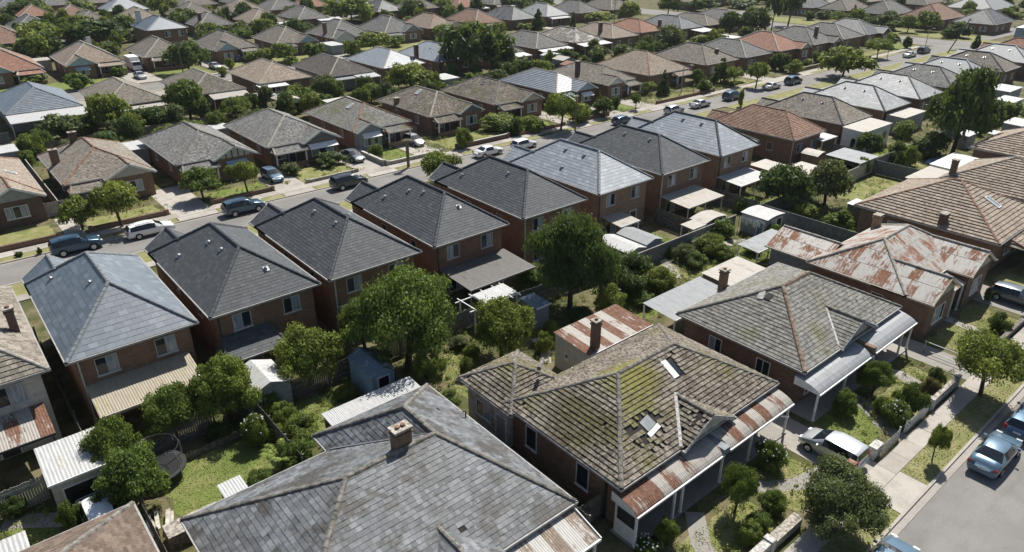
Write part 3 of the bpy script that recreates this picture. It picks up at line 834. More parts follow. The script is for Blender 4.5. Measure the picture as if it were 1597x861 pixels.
HOUSES = []
def house(label, x0, y0, x1, y1, mat, wall='brick_brown', eave=3.0, pitch=27.0, lod=1, group=None, ridge='ridge_grey', gutter='grey_trim', ov=0.5, tile=(0.27, 0.27), stagger=True,
          lift=0.032, name='bungalow', wings=(), feats=(), chim=(), vents=(), sky_=(), zr=None, seed=1, single=0, capseg=0.42, barge='white_paint', winmat='white_paint'):
    t = thing(name, label, 'house', group, ((x0 + x1) / 2, (y0 + y1) / 2, 0))
    HOUSES.append((label, (x0 + x1) / 2, (y0 + y1) / 2, eave + 1.5, group))
    o = t.location
    S = lambda pl: [off(p, o) for p in pl]
    polys = hip(x0, y0, x1, y1, eave, zr, pitch)
    tp = math.tan(R(pitch))
    main = [S(p) for p in polys]
    eav = [0, 1, 2, 3]
    allp = list(main)
    for w in wings:
        fc = w.get('face', -1)
        gp = w.get('pitch', pitch)
        rise = (w['x1'] - w['x0']) / 2 * math.tan(R(gp))
        ye = y0 if fc < 0 else y1
        yb = ye - fc * (rise / tp + 0.3)
        gpl, gz = gable(w['x0'], w['x1'], w['y'], yb, eave + w.get('dz', 0.002), gp, fc)
        allp += [S(p) for p in gpl]
        gable_end(t, w['x0'] - o.x, w['x1'] - o.x, w['y'] - o.y, eave, gz, fc, w.get('mat', 'render_cream'), w.get('barge', barge), w.get('battens', 0), w.get('batmat', 'dark_trim'))
        yi = w['y'] - fc * 0.3
        walls(t, w['x0'] + 0.45 - o.x, min(yi, ye - fc * ov * 1.2) - o.y, w['x1'] - 0.45 - o.x, max(yi, ye - fc * ov * 1.2) - o.y, eave - 0.02, w.get('wall', wall))
        if w.get('win', 1):
            ww = w.get('ww', 2.2); xc = (w['x0'] + w['x1']) / 2
            window(t, '-y' if fc < 0 else '+y', xc - o.x, yi - o.y, w.get('wz', 0.95), ww, w.get('wh', 1.35), w.get('wp', 3), 'white_paint', (0, 2))
            if w.get('awn'):
                k = MB(); za, zb = w.get('wz', 0.95) + w.get('wh', 1.35) + 0.2, w.get('wz', 0.95) + w.get('wh', 1.35) - 0.35
                k.hexa([off(p, o) for p in ((xc - ww * 0.62, yi - 0.9, zb), (xc + ww * 0.62, yi - 0.9, zb), (xc + ww * 0.62, yi - 0.07, za), (xc - ww * 0.62, yi - 0.07, za),
                        (xc - ww * 0.62, yi - 0.9, zb + 0.05), (xc + ww * 0.62, yi - 0.9, zb + 0.05), (xc + ww * 0.62, yi - 0.07, za + 0.05), (xc - ww * 0.62, yi - 0.07, za + 0.05))])
                k.build('window_awning', w['awn'], t)
    roof(t, allp, mat, lod, tile, stagger, lift, ridge, single, gutter, seed=seed, capseg=capseg)
    walls(t, x0 + ov - o.x, y0 + ov - o.y, x1 - ov - o.x, y1 - ov - o.y, eave - 0.055, wall, ov=ov - 0.03)
    for f in feats:
        kd = f[0]
        if kd == 'win':          # ('win', side, centre, z, w, h, panes, curtains)
            sd_ = f[1]
            wc = {'-y': y0 + ov - o.y, '+y': y1 - ov - o.y, '-x': x0 + ov - o.x, '+x': x1 - ov - o.x}[sd_]
            window(t, sd_, f[2] - (o.x if sd_[1] == 'y' else o.y), wc, f[3], f[4], f[5], f[6] if len(f) > 6 else 2, winmat, f[7] if len(f) > 7 else (1,))
        elif kd == 'door':
            wc = {'-y': y0 + ov - o.y, '-x': x0 + ov - o.x}[f[1]]
            door(t, f[1], f[2] - (o.x if f[1][1] == 'y' else o.y), wc, mat=f[3] if len(f) > 3 else 'dark_trim')
        elif kd == 'porch':      # tiled lean-to in front: ('porch', xa, xb, y_front, z_low, posts)
            xa, xb, yf, zl = f[1:5]
            yw = y0 + ov
            zh = min(eave - 0.16, zl + (yw - yf) * 0.42)
            pp = [S([(xa, yf, zl), (xb, yf, zl), (xb - 0.7, yw, zh), (xa + 0.7, yw, zh)]),
                  S([(xa, yw, zl), (xa, yf, zl), (xa + 0.7, yw, zh)]), S([(xb, yf, zl), (xb, yw, zl), (xb - 0.7, yw, zh)])]
            roof(t, pp, mat, lod, tile, stagger, lift, ridge, 0, gutter, eaves=[0], seed=seed + 3)
            posts(t, [(xa + 0.25 - o.x, yf + 0.2 - o.y), (xb - 0.25 - o.x, yf + 0.2 - o.y)], zl - 0.05, f[5] if len(f) > 5 else 'white_paint', 0.09)
            mb = MB(); mb.box(xa + 0.1 - o.x, yf + 0.1 - o.y, 0, xb - 0.1 - o.x, yf + 0.32 - o.y, 0.8)
            mb.build('porch_wall', wall, t)
        elif kd == 'awn':        # sheet lean-to: ('awn', xa, xb, y_front, z_low, z_high, mat, post material)
            xa, xb, yf, zl, zh, am = f[1:7]
            yw = y0 + ov - 0.02
            n = sheet_roof(t, xa - o.x, yf - o.y, xb - o.x, yw - o.y, zl, zh, am, '-y', 0.8 if lod < 2 else 2.5, 5 if lod < 2 else 1, seed=seed)
            k = MB(); k.box(xa - o.x, yf - 0.06 - o.y, zl - 0.12, xb - o.x, yf - 0.005 - o.y, zl + 0.03)
            k.build('gutter', f[7] if len(f) > 7 else 'white_paint', t)
            posts(t, [(xa + 0.15 - o.x, yf + 0.1 - o.y), (xb - 0.15 - o.x, yf + 0.1 - o.y)] + ([((xa + xb) / 2 - o.x, yf + 0.1 - o.y)] if xb - xa > 5 else []), zl - 0.02, f[7] if len(f) > 7 else 'white_paint', 0.05)
    for ch in chim:
        chimney(t, ch[0] - o.x, ch[1] - o.y, eave - 0.5, ch[2], *(ch[3:]))
    for v in vents: vent(t, main[v[0]], v[1], v[2])
    for v in sky_: skylight(t, main[v[0]], v[1], v[2], *(v[3:]))
    return t

# --- the row of two-storey brick houses; their backs look to the camera
def downpipe(t, x, y, z1, mat='cream_paint'):
    k = MB(); k.box(x - 0.05, y - 0.1, 0.0, x + 0.05, y - 0.005, z1); k.build('downpipe', mat, t)
def two_storey(label, x0, x1, mat, wall='brick_red', feats=(), y0=46.7, y1=61.0, eave=5.4, ridge='ridge_dark', wing=True, tile=(0.36, 0.27), lift=0.014, vents=None, single=0, seed=1, zr=8.25, lod=1, win=True, stagger=True, **kw):
    w = x1 - x0
    fs = []
    if win:
        fs += [('win', '-y', x0 + w * 0.27, 3.55, 1.35, 1.3, 2, (1,) if seed % 2 else (0,)), ('win', '-y', x0 + w * 0.73, 3.55, 1.35, 1.3, 2, (1,)),
               ('win', '-x', y0 + 4, 3.7, 0.9, 0.9, 1, ()), ('win', '-x', y0 + 9, 3.7, 0.9, 0.9, 1, ()), ('win', '-y', x0 + w * 0.3, 0.35, 1.6, 1.7, 2, (1,)), ('door', '-y', x0 + w * 0.72)]
    fs += list(feats)
    vv = vents if vents is not None else [((3, 0.60, 4.0), (3, 0.44, 3.8), (3, 0.3, 1.5), (0, 0.62, 2.5)), ((3, 0.66, 4.1), (3, 0.40, 4.0), (1, 0.42, 3.9)), ((3, 0.55, 4.1), (3, 0.42, 3.6), (3, 0.26, 2.0), (0, 0.55, 3.1)), ((3, 0.58, 3.9), (3, 0.2, 1.8))][seed % 4]
    wg = [dict(x0=x0, x1=x0 + 4.0, y=y1 + 1.2, face=1, pitch=math.degrees(math.atan((zr - eave) / (w / 2))), dz=0.0, mat=wall)] if wing else []
    t = house(label, x0, y0, x1, y1, mat, wall, eave, zr=zr, pitch=math.degrees(math.atan((zr - eave) / (w / 2))), lod=lod, group=GH, ridge=ridge, gutter='grey_trim', ov=0.45,
                 tile=tile, stagger=stagger, lift=lift, winmat='window_frame', name=kw.pop('name', 'two_storey_house'), feats=fs, vents=vv, wings=wg, seed=seed, single=single, **kw)
    downpipe(t, x0 + 0.6 - t.location.x, y0 + 0.45 - t.location.y, eave - 0.06, 'cream_paint' if seed % 2 else 'dark_trim')
    return t
two_storey('cream two-storey house at the left edge with a brown tiled roof and a rust-striped awning', -6, 2, 'brown_tile', 'render_cream', eave=5.4, zr=8.0, ridge='ridge_pale', tile=(0.33, 0.36), lift=0.05, vents=(), seed=2, wing=False, win=False,
           feats=[('win', '-y', -0.35, 3.55, 1.9, 1.35, 2, (1,)), ('win', '-y', -4, 3.55, 1.5, 1.3, 2, (0,)), ('awn', -5.0, 1.2, 44.0, 2.55, 3.05, 'tin_striped', 'dark_trim'), ('door', '-y', -1.2), ('win', '-y', -3, 0.5, 1.6, 1.6, 2)], chim=((1.2, 52.2, 7.7, 0.5, 0.5, 'brick_dark', 1),))
two_storey('two-storey brick house with a glossy blue slate roof and a yellowish sheet awning', 3.0, 11.0, 'slate_blue', ridge='ridge_slate', tile=(0.58, 0.42), lift=0.014, single=300, seed=3,
           feats=[('awn', 3.6, 10.1, 43.9, 2.5, 3.15, 'tin_yellow', 'cream_paint')])
two_storey('two-storey brick house with a charcoal roof and a small charcoal tiled porch roof', 11.9, 20.2, 'charcoal', seed=4, feats=[('porch', 11.9, 16.5, 44.9, 2.45, 'dark_trim')])
two_storey('charcoal-roofed two-storey house above the largest bushy tree', 21.0, 29.4, 'charcoal', seed=5, feats=[('awn', 21.6, 22.9, 45.2, 2.4, 2.65, 'tin_grey', 'white_paint')])
two_storey('charcoal-roofed two-storey house with the wide grey flat awning', 30.8, 39.0, 'charcoal', seed=6, feats=[('awn', 31.5, 38.8, 42.7, 2.55, 2.8, 'tin_dark', 'grey_trim')])
two_storey('charcoal-roofed two-storey house partly hidden by the tall dark tree', 40.8, 49.2, 'charcoal', seed=7)
two_storey('two-storey house with a pale blue-grey tiled roof above the pair of metal sheds', 51.0, 59.4, 'slate_pale', 'brick_orange', ridge='ridge_slate', tile=(0.55, 0.4), seed=8, feats=[('awn', 52.0, 55.0, 44.4, 2.3, 2.55, 'tin_cream', 'white_paint')], vents=((3, 0.62, 3.9), (3, 0.42, 3.9), (3, 0.52, 1.6)))
two_storey('charcoal-roofed two-storey house between two pale blue-grey roofs', 61.0, 69.6, 'charcoal', 'brick_brown', seed=9, feats=[('awn', 61.4, 67.9, 43.1, 2.4, 2.65, 'tin_cream', 'cream_paint')])
two_storey('two-storey house with a pale roof at the end of the brick row, white awning behind', 71.8, 79.8, 'slate_pale', 'brick_orange', ridge='ridge_dark', tile=(0.55, 0.4), seed=10, feats=[('awn', 72.0, 78.4, 43.6, 2.4, 2.65, 'tin_white', 'white_paint')], vents=((3, 0.62, 3.9), (3, 0.42, 3.9)))
FAR = dict(y0=48.2, y1=62.0, eave=3.5, zr=6.15)
def low(label, x0, x1, mat, wall, seed, lod=1, **kw):
    w = x1 - x0
    kw.setdefault('vents', ((3, 0.62, 3.7), (3, 0.38, 3.7)))
    return two_storey(label, x0, x1, mat, wall, seed=seed, lod=lod, win=False, wing=kw.pop('wing', True), feats=[('win', '-y', x0 + w * 0.3, 1.2, 1.4, 1.3, 2), ('win', '-y', x0 + w * 0.75, 1.2, 1.2, 1.2, 2, (0,)), ('win', '-x', 52, 1.3, 1.0, 1.1, 1, ()), ('win', '-x', 57, 1.3, 1.0, 1.1, 1, ())], name='bungalow', **FAR, **kw)
low('weathered red terracotta house beside the end of the two-storey row', 91.2, 99.6, 'terracotta', 'brick_brown', 11, ridge='ridge_red', lift=0.06, vents=())
low('grey brown roof with two white-stained vents, behind the arched-window outbuilding', 104.6, 113.6, 'brown_tile', 'brick_brown', 12, ridge='ridge_dark')
low('bright pale tiled roof behind the grey brown stained roof', 118.0, 127.2, 'slate_white', 'brick_brown', 13, ridge='ridge_dark', tile=(0.5, 0.4))
low('patchy pale grey roof, second pale one along the far end of the row', 131.0, 140.2, 'slate_white', 'brick_dark', 14, tile=(0.5, 0.4), ridge='ridge_grey')
low('dark grey roof with white-rimmed skylights beside the huge dark tree', 144.6, 154.2, 'grey_tile', 'brick_dark', 15)
low('pale slate roof just behind the huge dark tree', 157.0, 166.2, 'slate_white', 'brick_dark', 16, 2, ridge='ridge_slate')
low('mottled brown roof below the leaning pole at the junction', 169.8, 179.4, 'brown_tile', 'brick_dark', 17, 2)
low('pale roof next to the side street at the right edge', 184.4, 194.0, 'slate_white', 'brick_dark', 18, 2, ridge='ridge_slate')
low('orange-brown roof at the right edge by the side street', 199.0, 208.5, 'orange_tile', 'brick_dark', 19, 2, ridge='ridge_red', vents=())
house('low grey slate rear wing between the end of the brick row and the terracotta house', 81.5, 52.0, 88.5, 60.0, 'slate_old', 'brick_brown', 3.2, pitch=26, lod=1, group=GH, seed=140)

# --- bungalows across the far street
def bung(label, x0, x1, mat, gx=None, y0=93.0, y1=108.8, wall='brick_brown', porch=None, gmat='render_cream', battens=0, awn=None, side=True, group=GA, lod=1, gy=None, wp=3, **kw):
    wg, fs = [], []
    gk = kw.pop('gk', {})
    if gx: wg.append({**dict(x0=gx[0], x1=gx[1], y=gy if gy else y0 - 1.3, mat=gmat, battens=battens, awn=awn, wp=wp), **gk})
    if porch: fs.append(('porch', porch[0], porch[1], y0 - 1.9, 2.35))
    xc = (porch[0] + porch[1]) / 2 if porch else x0 + (x1 - x0) * 0.3
    fs.append(('win', '-y', xc - 0.6, 0.95, 1.3, 1.3, 2, (1,))); fs.append(('door', '-y', xc + 1.0))
    if side: fs += [('win', '-x', y0 + 4.5, 1.1, 1.0, 1.2, 2, (0,)), ('win', '-x', y0 + 10.5, 1.1, 1.0, 1.2, 2, ())]
    fs += kw.pop('feats', [])
    return house(label, x0, y0, x1, y1, mat, wall, 3.0, lod=lod, group=group, wings=wg, feats=fs, **kw)
bung('red-brown bungalow at the left edge with a cream gable and white triple window', -5.5, 8.9, 'terracotta_grey', (2.9, 8.9), y0=92.2, ridge='ridge_red', gmat='render_grey', wall='brick_dark', seed=21, sky_=((1, 0.4, 2.2),), porch=(-3.5, 2.6))
bung('brown bungalow with orange ridge caps and a cream gable, behind the low spreading tree', 11.1, 20.9, 'brown_tile', (15.3, 20.9), y0=93.4, ridge='ridge_red', porch=(11.3, 15.5), gmat='render_cream', wall='brick_brown', seed=22,
     chim=((12.0, 101.5, 5.3, 0.9, 0.6, 'brick_brown'), (15.0, 104.8, 6.3, 0.9, 0.5, 'brick_dark')))
bung('grey-roofed bungalow with a half-timbered gable over a blue window awning', 23.5, 33.5, 'grey_tile', (27.8, 33.5), porch=(23.7, 28.2), gmat='render_cream', battens=6, awn='blue_cloth', wall='brick_brown', ridge='ridge_grey', seed=23)
bung('grey-roofed bungalow with a grey shingled gable over a long white awning', 35.4, 45.7, 'grey_tile', (40.0, 45.7), porch=(35.6, 40.3), gmat='shingle_grey', awn='white_paint', gk=dict(ww=3.4, wh=1.5), ridge='ridge_pale', seed=24)
bung('mossy-roofed bungalow with a blue-grey gable and white bay window on its left', 48.3, 58.3, 'grey_moss', (48.3, 52.9), porch=(53.0, 57.2), gmat='board_grey', awn='white_paint', gk=dict(ww=2.4, wh=1.7, wz=0.8, wall='render_grey', wp=4), ridge='ridge_red', wall='brick_orange', seed=25, sky_=((3, 0.55, 4.2),))
bung('bungalow with the greenest moss patches and a skylight near the ridge', 61.8, 71.6, 'mossy', (66.6, 71.6), porch=(62.0, 66.6), gmat='shingle_grey', ridge='ridge_pale', seed=26, chim=((62.4, 103.6, 4.2, 0.8, 0.6, 'brick_brown', 0),), sky_=((3, 0.45, 4.3),))
bung('third mossy tiled bungalow, beside the yellow-green hedge', 74.9, 84.9, 'mossy', (79.6, 84.9), porch=(75.1, 79.4), gmat='render_cream', ridge='ridge_grey', seed=27, wall='brick_brown', sky_=((3, 0.5, 4.2, 0.6, 0.8, 'window_glass', 'grey_trim'),))
bung('blue-grey ribbed-tile bungalow with a white and blue gable above the street tree', 88.8, 98.2, 'slate_blue', (92.6, 98.2), porch=(88.9, 92.6), gmat='board_blue', awn='white_paint', ridge='ridge_pale', lift=0.06, tile=(0.4, 0.45), seed=28, wall='brick_dark')
bung('brown bungalow with a tall brick chimney and a small white gable', 100.9, 110.2, 'brown_tile', (100.9, 106.0), porch=(106.0, 110.0), gmat='render_white', ridge='ridge_grey', seed=29, chim=((98.5 + 3.2, 100.6, 6.3, 0.8, 0.7, 'brick_dark', 0),), side=False)
bung('reddish brown hip-roofed bungalow behind the curved lamp post', 114.4, 127.2, 'terracotta_grey', None, porch=(121, 127), ridge='ridge_red', wall='brick_orange', seed=30, capseg=0)
bung('low grey brown house behind the dark conical tree, with a small chimney', 133.0, 145.0, 'brown_tile', None, ridge='ridge_grey', seed=31, chim=((140.5, 96.0, 5.3, 0.7, 0.6, 'brick_dark', 0),), lod=2)
bung('grey slate house with white ridge lines, right of the conical tree', 147.6, 158.4, 'grey_tile', None, ridge='ridge_pale', seed=32, lod=2, wall='brick_brown', vents=((3, 0.5, 4.0),))
bung('red-roofed house at the wide pale driveway', 161.4, 174.0, 'orange_tile', (169, 174), ridge='ridge_pale', seed=33, lod=2)
bung('grey house with a dark chimney next to the red-roofed house', 177.0, 189.5, 'grey_tile', (184.5, 189.5), ridge='ridge_grey', seed=34, lod=2, chim=((183.0, 96.0, 6.6, 0.9, 0.7, 'brick_dark', 0),))
bung('long grey roof with white flashing, second from the junction', 192.0, 203.6, 'grey_tile', None, ridge='ridge_pale', seed=35, lod=2)
bung('grey roof with pale ridges nearest the junction', 205.2, 217.0, 'slate_old', (211.5, 217), ridge='ridge_pale', seed=36, lod=2, gmat='dark_trim')

# --- second row: its backs look to the camera
def back(label, x0, x1, mat, y0=133.0, y1=150.0, wall='brick_brown', ridge='ridge_grey', seed=1, feats=(), **kw):
    w = x1 - x0
    fs = [('win', '-y', x0 + w * 0.3, 1.0, 1.3, 1.2, 2, (1,)), ('win', '-y', x0 + w * 0.72, 1.0, 1.4, 1.2, 2, (0,)), ('win', '-x', y0 + 4, 1.1, 1.0, 1.1, 2, ())] + list(feats)
    return house(label, x0, y0, x1, y1, mat, wall, 3.0, lod=kw.pop('lod', 2), group=kw.pop('group', GB), ridge=ridge, feats=fs, seed=seed, **kw)
back('blue-grey slate bungalow at the left with a long white rear lean-to', 11.4, 22.3, 'slate_blue', y0=137.2, y1=154, wall='render_grey', ridge='ridge_slate', lod=1, tile=(0.5, 0.42), lift=0.05, seed=41, feats=[('awn', 11.3, 22.2, 133.0, 2.4, 2.95, 'tin_white', 'white_paint')])
back('brown tiled bungalow half hidden by the broad bright tree', 24.4, 34.5, 'brown_tile', ridge='ridge_pale', lod=1, seed=42, feats=[('awn', 26, 34.4, 131.2, 2.4, 2.7, 'tin_cream')])
back('brown ribbed-tile bungalow with a rounded white awning', 38.4, 48.4, 'brown_tile', ridge='ridge_pale', lod=1, lift=0.07, seed=43, feats=[('awn', 41.5, 48.2, 130.6, 2.3, 2.9, 'tin_cream')])
back('reddish bungalow with a white sunroom of many windows', 51.9, 62.7, 'tan_tile', y0=135.4, y1=151.5, ridge='ridge_pale', lod=1, seed=44, feats=[('awn', 51.4, 57.0, 133.4, 2.45, 2.7, 'white_paint', 'white_paint'), ('win', '-y', 53.2, 0.9, 2.2, 1.3, 4, (0, 2)), ('win', '-y', 55.6, 0.9, 2.2, 1.3, 4, (1, 3))])
back('dark brown roofed bungalow with a white verandah at its right', 65.1, 75.0, 'dark_brown', ridge='ridge_pale', lod=1, seed=45, wall='render_grey', feats=[('awn', 70.4, 75.2, 130.2, 2.4, 2.8, 'tin_white', 'white_paint'), ('awn', 65.6, 70.3, 131.6, 2.4, 2.7, 'tin_grey', 'white_paint')])
back('light slate bungalow with a tall dark chimney, above the wide dark-bottomed tree', 78.0, 88.6, 'slate_pale', y0=134.0, ridge='ridge_pale', lod=1, seed=46, chim=((88.0, 136.5, 6.6, 0.8, 0.7, 'brick_dark', 0),))
back('light blue-grey bungalow left of the tallest tree cluster', 91.3, 101.8, 'slate_pale', ridge='ridge_slate', lod=1, seed=47, vents=((3, 0.55, 3.6), (3, 0.3, 3.2)))
back('brown roof with a white lean-to, peeking out right of the tallest tree cluster', 105.8, 116.0, 'brown_tile', seed=48, feats=[('awn', 108.5, 115.8, 129.6, 2.4, 2.8, 'tin_white', 'white_paint')])
back('dark grey roofed bungalow with a pale verandah behind the grey-blue ribbed roof', 120.0, 130.7, 'grey_tile', ridge='ridge_pale', seed=49, vents=((3, 0.45, 3.8),), feats=[('awn', 120.4, 130.6, 130.8, 2.4, 2.8, 'tin_white', 'white_paint')])
back('brown roof splashed with white patches, with a long white awning', 134.2, 144.4, 'patched', y0=134, ridge='ridge_pale', seed=50, feats=[('awn', 134.4, 144.6, 130.6, 2.4, 2.8, 'tin_white', 'white_paint')])
back('tan tiled bungalow with a dark chimney and blue rear windows', 147.0, 157.6, 'tan_tile', ridge='ridge_pale', seed=51, chim=((148.6, 139.0, 6.4, 0.9, 0.8, 'brick_dark', 0),))
back('orange-red bungalow behind the tan tiled one', 161.2, 171.8, 'orange_tile', y0=135.5, ridge='ridge_red', seed=52, chim=((171.0, 137.0, 5.6, 0.8, 0.7, 'brick_dark', 0),))
back('grey slate house with a white flat awning, behind the feathery tree', 176.0, 186.6, 'slate_old', ridge='ridge_slate', seed=53, feats=[('awn', 180, 187, 128.5, 2.3, 2.6, 'tin_white', 'white_paint')])
back('pale brown roof, left half of the far double roof', 188.4, 198.0, 'brown_tile', ridge='ridge_pale', seed=54)
back('grey roof, right half of the far double roof', 201.0, 212.0, 'grey_tile', ridge='ridge_pale', seed=55)
back('brown roof at the left edge beyond the red-brown bungalow', -4.0, 7.0, 'brown_tile', seed=56)

# --- third row: its fronts look to the camera
def third(label, x0, x1, mat, gx=None, y0=180.6, y1=196.6, **kw):
    kw.setdefault('pitch', 31)
    return bung(label, x0, x1, mat, gx, y0=y0, y1=y1, group=GC, lod=2, **kw)
third('bright red tiled bungalow at the left edge with a front verandah', 12.0, 24.2, 'orange_tile', (12.0, 18.6), y0=180.6, ridge='ridge_pale', gmat='board_blue', porch=(18.8, 24), seed=61)
third('brown bungalow with a pale blue weatherboard gable', 28.0, 39.7, 'tan_tile', (28.0, 34.0), ridge='ridge_pale', gmat='board_blue', awn='board_blue', porch=(34, 39.5), seed=62, chim=((36.5, 195.5, 6.6, 0.8, 0.7, 'render_white', 0),))
third('plain brown hip-roofed bungalow behind the white van', 44.0, 54.6, 'brown_tile', None, ridge='ridge_pale', porch=(45, 53), seed=63)
third('brown bungalow with a small blue porch gable over a driveway', 59.4, 70.6, 'brown_tile', (59.6, 65.4), ridge='ridge_grey', gmat='board_blue', porch=(65.6, 70.4), seed=64)
third('brown bungalow with a pale blue gable on its right front', 75.2, 86.0, 'brown_tile', (80.2, 86.0), ridge='ridge_pale', gmat='board_blue', porch=(75.4, 80), seed=65)
third('grey brown bungalow with a plain white gable wall and a brick chimney', 90.6, 103.0, 'grey_tile', (90.8, 97.0), ridge='ridge_pale', gmat='render_white', gk=dict(wall='render_white'), seed=66, chim=((91.6, 186.5, 6.4, 0.9, 0.8, 'brick_brown', 0),))
third('brown bungalow with a slate-coloured wing and bay window', 106.5, 118.2, 'grey_tile', (112.0, 118.2), ridge='ridge_pale', gmat='board_grey', porch=(106.8, 112), seed=67)
third('half brown half orange roofed bungalow in the middle distance', 121.4, 132.2, 'tan_tile', (126.8, 132.2), ridge='ridge_red', seed=68)
third('orange-striped hip roof bungalow left of the light round bush', 138.0, 148.8, 'terracotta', None, ridge='ridge_pale', porch=(141, 148), seed=69)
third('light grey roof with white streaks beside the dark conifer', 152.6, 163.4, 'slate_old', None, ridge='ridge_pale', seed=70)
third('white panelled roof between the dark conifer and the slim cypress', 167.2, 178.0, 'slate_white', None, ridge='ridge_pale', porch=(168, 177), seed=71, vents=((3, 0.55, 3.2), (3, 0.4, 3.0)))
third('grey roof right of the slim cypress', 182.4, 193.4, 'grey_tile', None, ridge='ridge_grey', seed=72)
third('grey brown roof behind the golden tree', 198.2, 211.0, 'brown_tile', None, ridge='ridge_pale', seed=73)

# --- farther rows
def far(label, x0, x1, y0, y1, mat, ridge='ridge_pale', seed=1, **kw):
    kw.setdefault('pitch', 31)
    return back(label, x0, x1, mat, y0=y0, y1=y1, group=GD, ridge=ridge, seed=seed, **kw)

house('two-storey brick house with a slate-blue hip roof in the far left', 52.2, 206.5, 62.6, 221.5, 'slate_blue', 'brick_brown', 5.6, lod=2, group=GD, ridge='ridge_slate', name='two_storey_house', seed=81,
      feats=[('win', '-y', 57.2, 3.6, 1.3, 1.4, 2, (1,)), ('win', '-y', 60.6, 3.6, 1.3, 1.4, 2, (0,)), ('win', '-y', 54.4, 0.9, 1.3, 1.4, 2)], chim=((54.0, 219.0, 9.4, 1.2, 0.9, 'render_white', 0),))
far('dark grey hip roof with a chimney, behind the large far bush', 71.8, 82.6, 227.5, 241, 'grey_tile', seed=82, chim=((74.0, 232, 6.4, 0.9, 0.8, 'brick_dark', 0),))
far('pinkish roof with a long white lean-to behind the row of grey-green trees', 87.0, 98.0, 226, 241, 'tan_tile', seed=83, feats=[('awn', 87, 98.4, 223, 2.5, 2.8, 'tin_white', 'white_paint')])
far('grey roof with a bright white carport at its right', 101.8, 112.4, 225, 241, 'grey_tile', seed=84, feats=[('awn', 108, 116, 222, 2.5, 2.8, 'tin_white', 'white_paint')])
far('long grey roof behind the dark tree mass, upper left', 40.0, 50.2, 228.5, 243, 'grey_tile', seed=85)
far('pale grey roof right of the big two-headed tree', 132.4, 143.2, 228, 242, 'slate_old', seed=86)
far('far red roof with a white garage at the top edge', 161.0, 172.8, 221, 236, 'orange_tile', seed=87, feats=[('awn', 169, 174, 218.5, 2.4, 2.7, 'tin_white', 'white_paint')])
far('grey roof with a white verandah line at the top edge', 178.2, 190.0, 221.5, 236, 'grey_tile', seed=88, feats=[('awn', 179, 190, 219, 2.4, 2.7, 'tin_white', 'white_paint')])
far('brown far roof behind the big two-headed tree', 147.0, 157.5, 227, 241, 'brown_tile', seed=89)
far('grey far roof beyond the golden tree', 196.0, 208, 222, 237, 'grey_tile', seed=90)
far('brown roof at the far left edge, behind the red roofs', 18.0, 30.0, 226, 241, 'terracotta', seed=91)
far('pale grey hip roof above the red bungalow, far left', 29.4, 40.2, 254.5, 270, 'slate_old', seed=92)
far('brownish grey roof in front of the dark-framed far house', 45.2, 56.0, 254.5, 271, 'brown_tile', seed=93)
far('tan roof left of the two-storey slate-blue house', 59.8, 70.4, 255, 272, 'tan_tile', seed=94)
far('brown hip roof with a white side wall above the far bush', 75.2, 88.2, 254.5, 271, 'brown_tile', seed=95)
far('reddish brown far roof at the top, left of the pinkish one', 90.4, 104.6, 251.8, 268, 'terracotta_grey', seed=96)
far('grey far roof above the pinkish lean-to house', 106.8, 119.4, 257, 272, 'grey_tile', seed=97)
far('small orange far roof at the top centre', 120.6, 130.4, 258.5, 272, 'orange_tile', seed=98)
far('grey far roof behind the big two-headed tree', 134.0, 146.0, 256, 270, 'slate_pale', seed=99)
far('brown far roof at the top, above the orange-striped house', 150.0, 162.0, 256, 270, 'brown_tile', seed=100)
far('tiny orange roof at the top left corner', 36.0, 46.0, 290, 304, 'orange_tile', seed=101)
far('tiny dark-walled house at the top left with a pale grey roof', 62.0, 76.0, 290, 304, 'slate_pale', seed=102)
far('tiny brown roof at the top, above the far brown hip roof', 88.0, 101.0, 292, 306, 'brown_tile', seed=103)
far('tiny orange roof beside the bright dense tree at the top', 44.0, 56.0, 276, 289, 'terracotta', seed=104)

# --- across the side street: fronts look to -X
def side_house(label, x0, x1, y0, y1, mat, ridge='ridge_pale', wall='brick_brown', seed=1, **kw):
    return house(label, x0, y0, x1, y1, mat, wall, 3.0, pitch=31, lod=2, group=GT, ridge=ridge, seed=seed,
                 feats=[('win', '-x', y0 + 3.2, 0.9, 2.0, 1.3, 3, (0, 2)), ('win', '-x', y1 - 3.0, 0.9, 1.6, 1.3, 2, (1,)), ('win', '-y', x0 + 4, 1.0, 1.4, 1.2, 2), ('win', '-y', x0 + 9, 1.0, 1.4, 1.2, 2), ('door', '-x', (y0 + y1) / 2)], **kw)
side_house('grey pyramid-roofed house with white trim across the side street', 255.4, 272.0, 78.4, 90.4, 'slate_old', seed=111)
side_house('rust-red hip-roofed house across the side street', 255.0, 274.5, 93.6, 107.0, 'terracotta', seed=112, ridge='ridge_red')
side_house('grey roof behind the full tree across the side street', 258.0, 275.5, 110.4, 122.6, 'grey_tile', seed=113)
side_house('grey brown double-gabled roof across the side street', 259.0, 277.0, 126.2, 137.0, 'brown_tile', seed=114, ridge='ridge_grey')
side_house('grey roof behind the dark round bush, across the side street', 258.4, 274.4, 139.0, 151.0, 'slate_old', seed=115)
house('pale blue-white gabled cottage at the right edge across the side street', 254.0, 60.0, 270.0, 73.0, 'slate_pale', 'board_blue', 3.0, lod=2, group=GT, seed=116, feats=[('win', '-x', 64, 0.9, 2.4, 1.4, 3, (0, 2)), ('win', '-x', 69.5, 0.9, 2.0, 1.4, 2), ('win', '-y', 258, 0.9, 2.4, 1.4, 3), ('win', '-y', 264, 0.9, 2.0, 1.4, 2)])
side_house('large white far roof at the top right', 300.0, 322.0, 94.0, 110.0, 'slate_white', seed=117, wall='render_white')
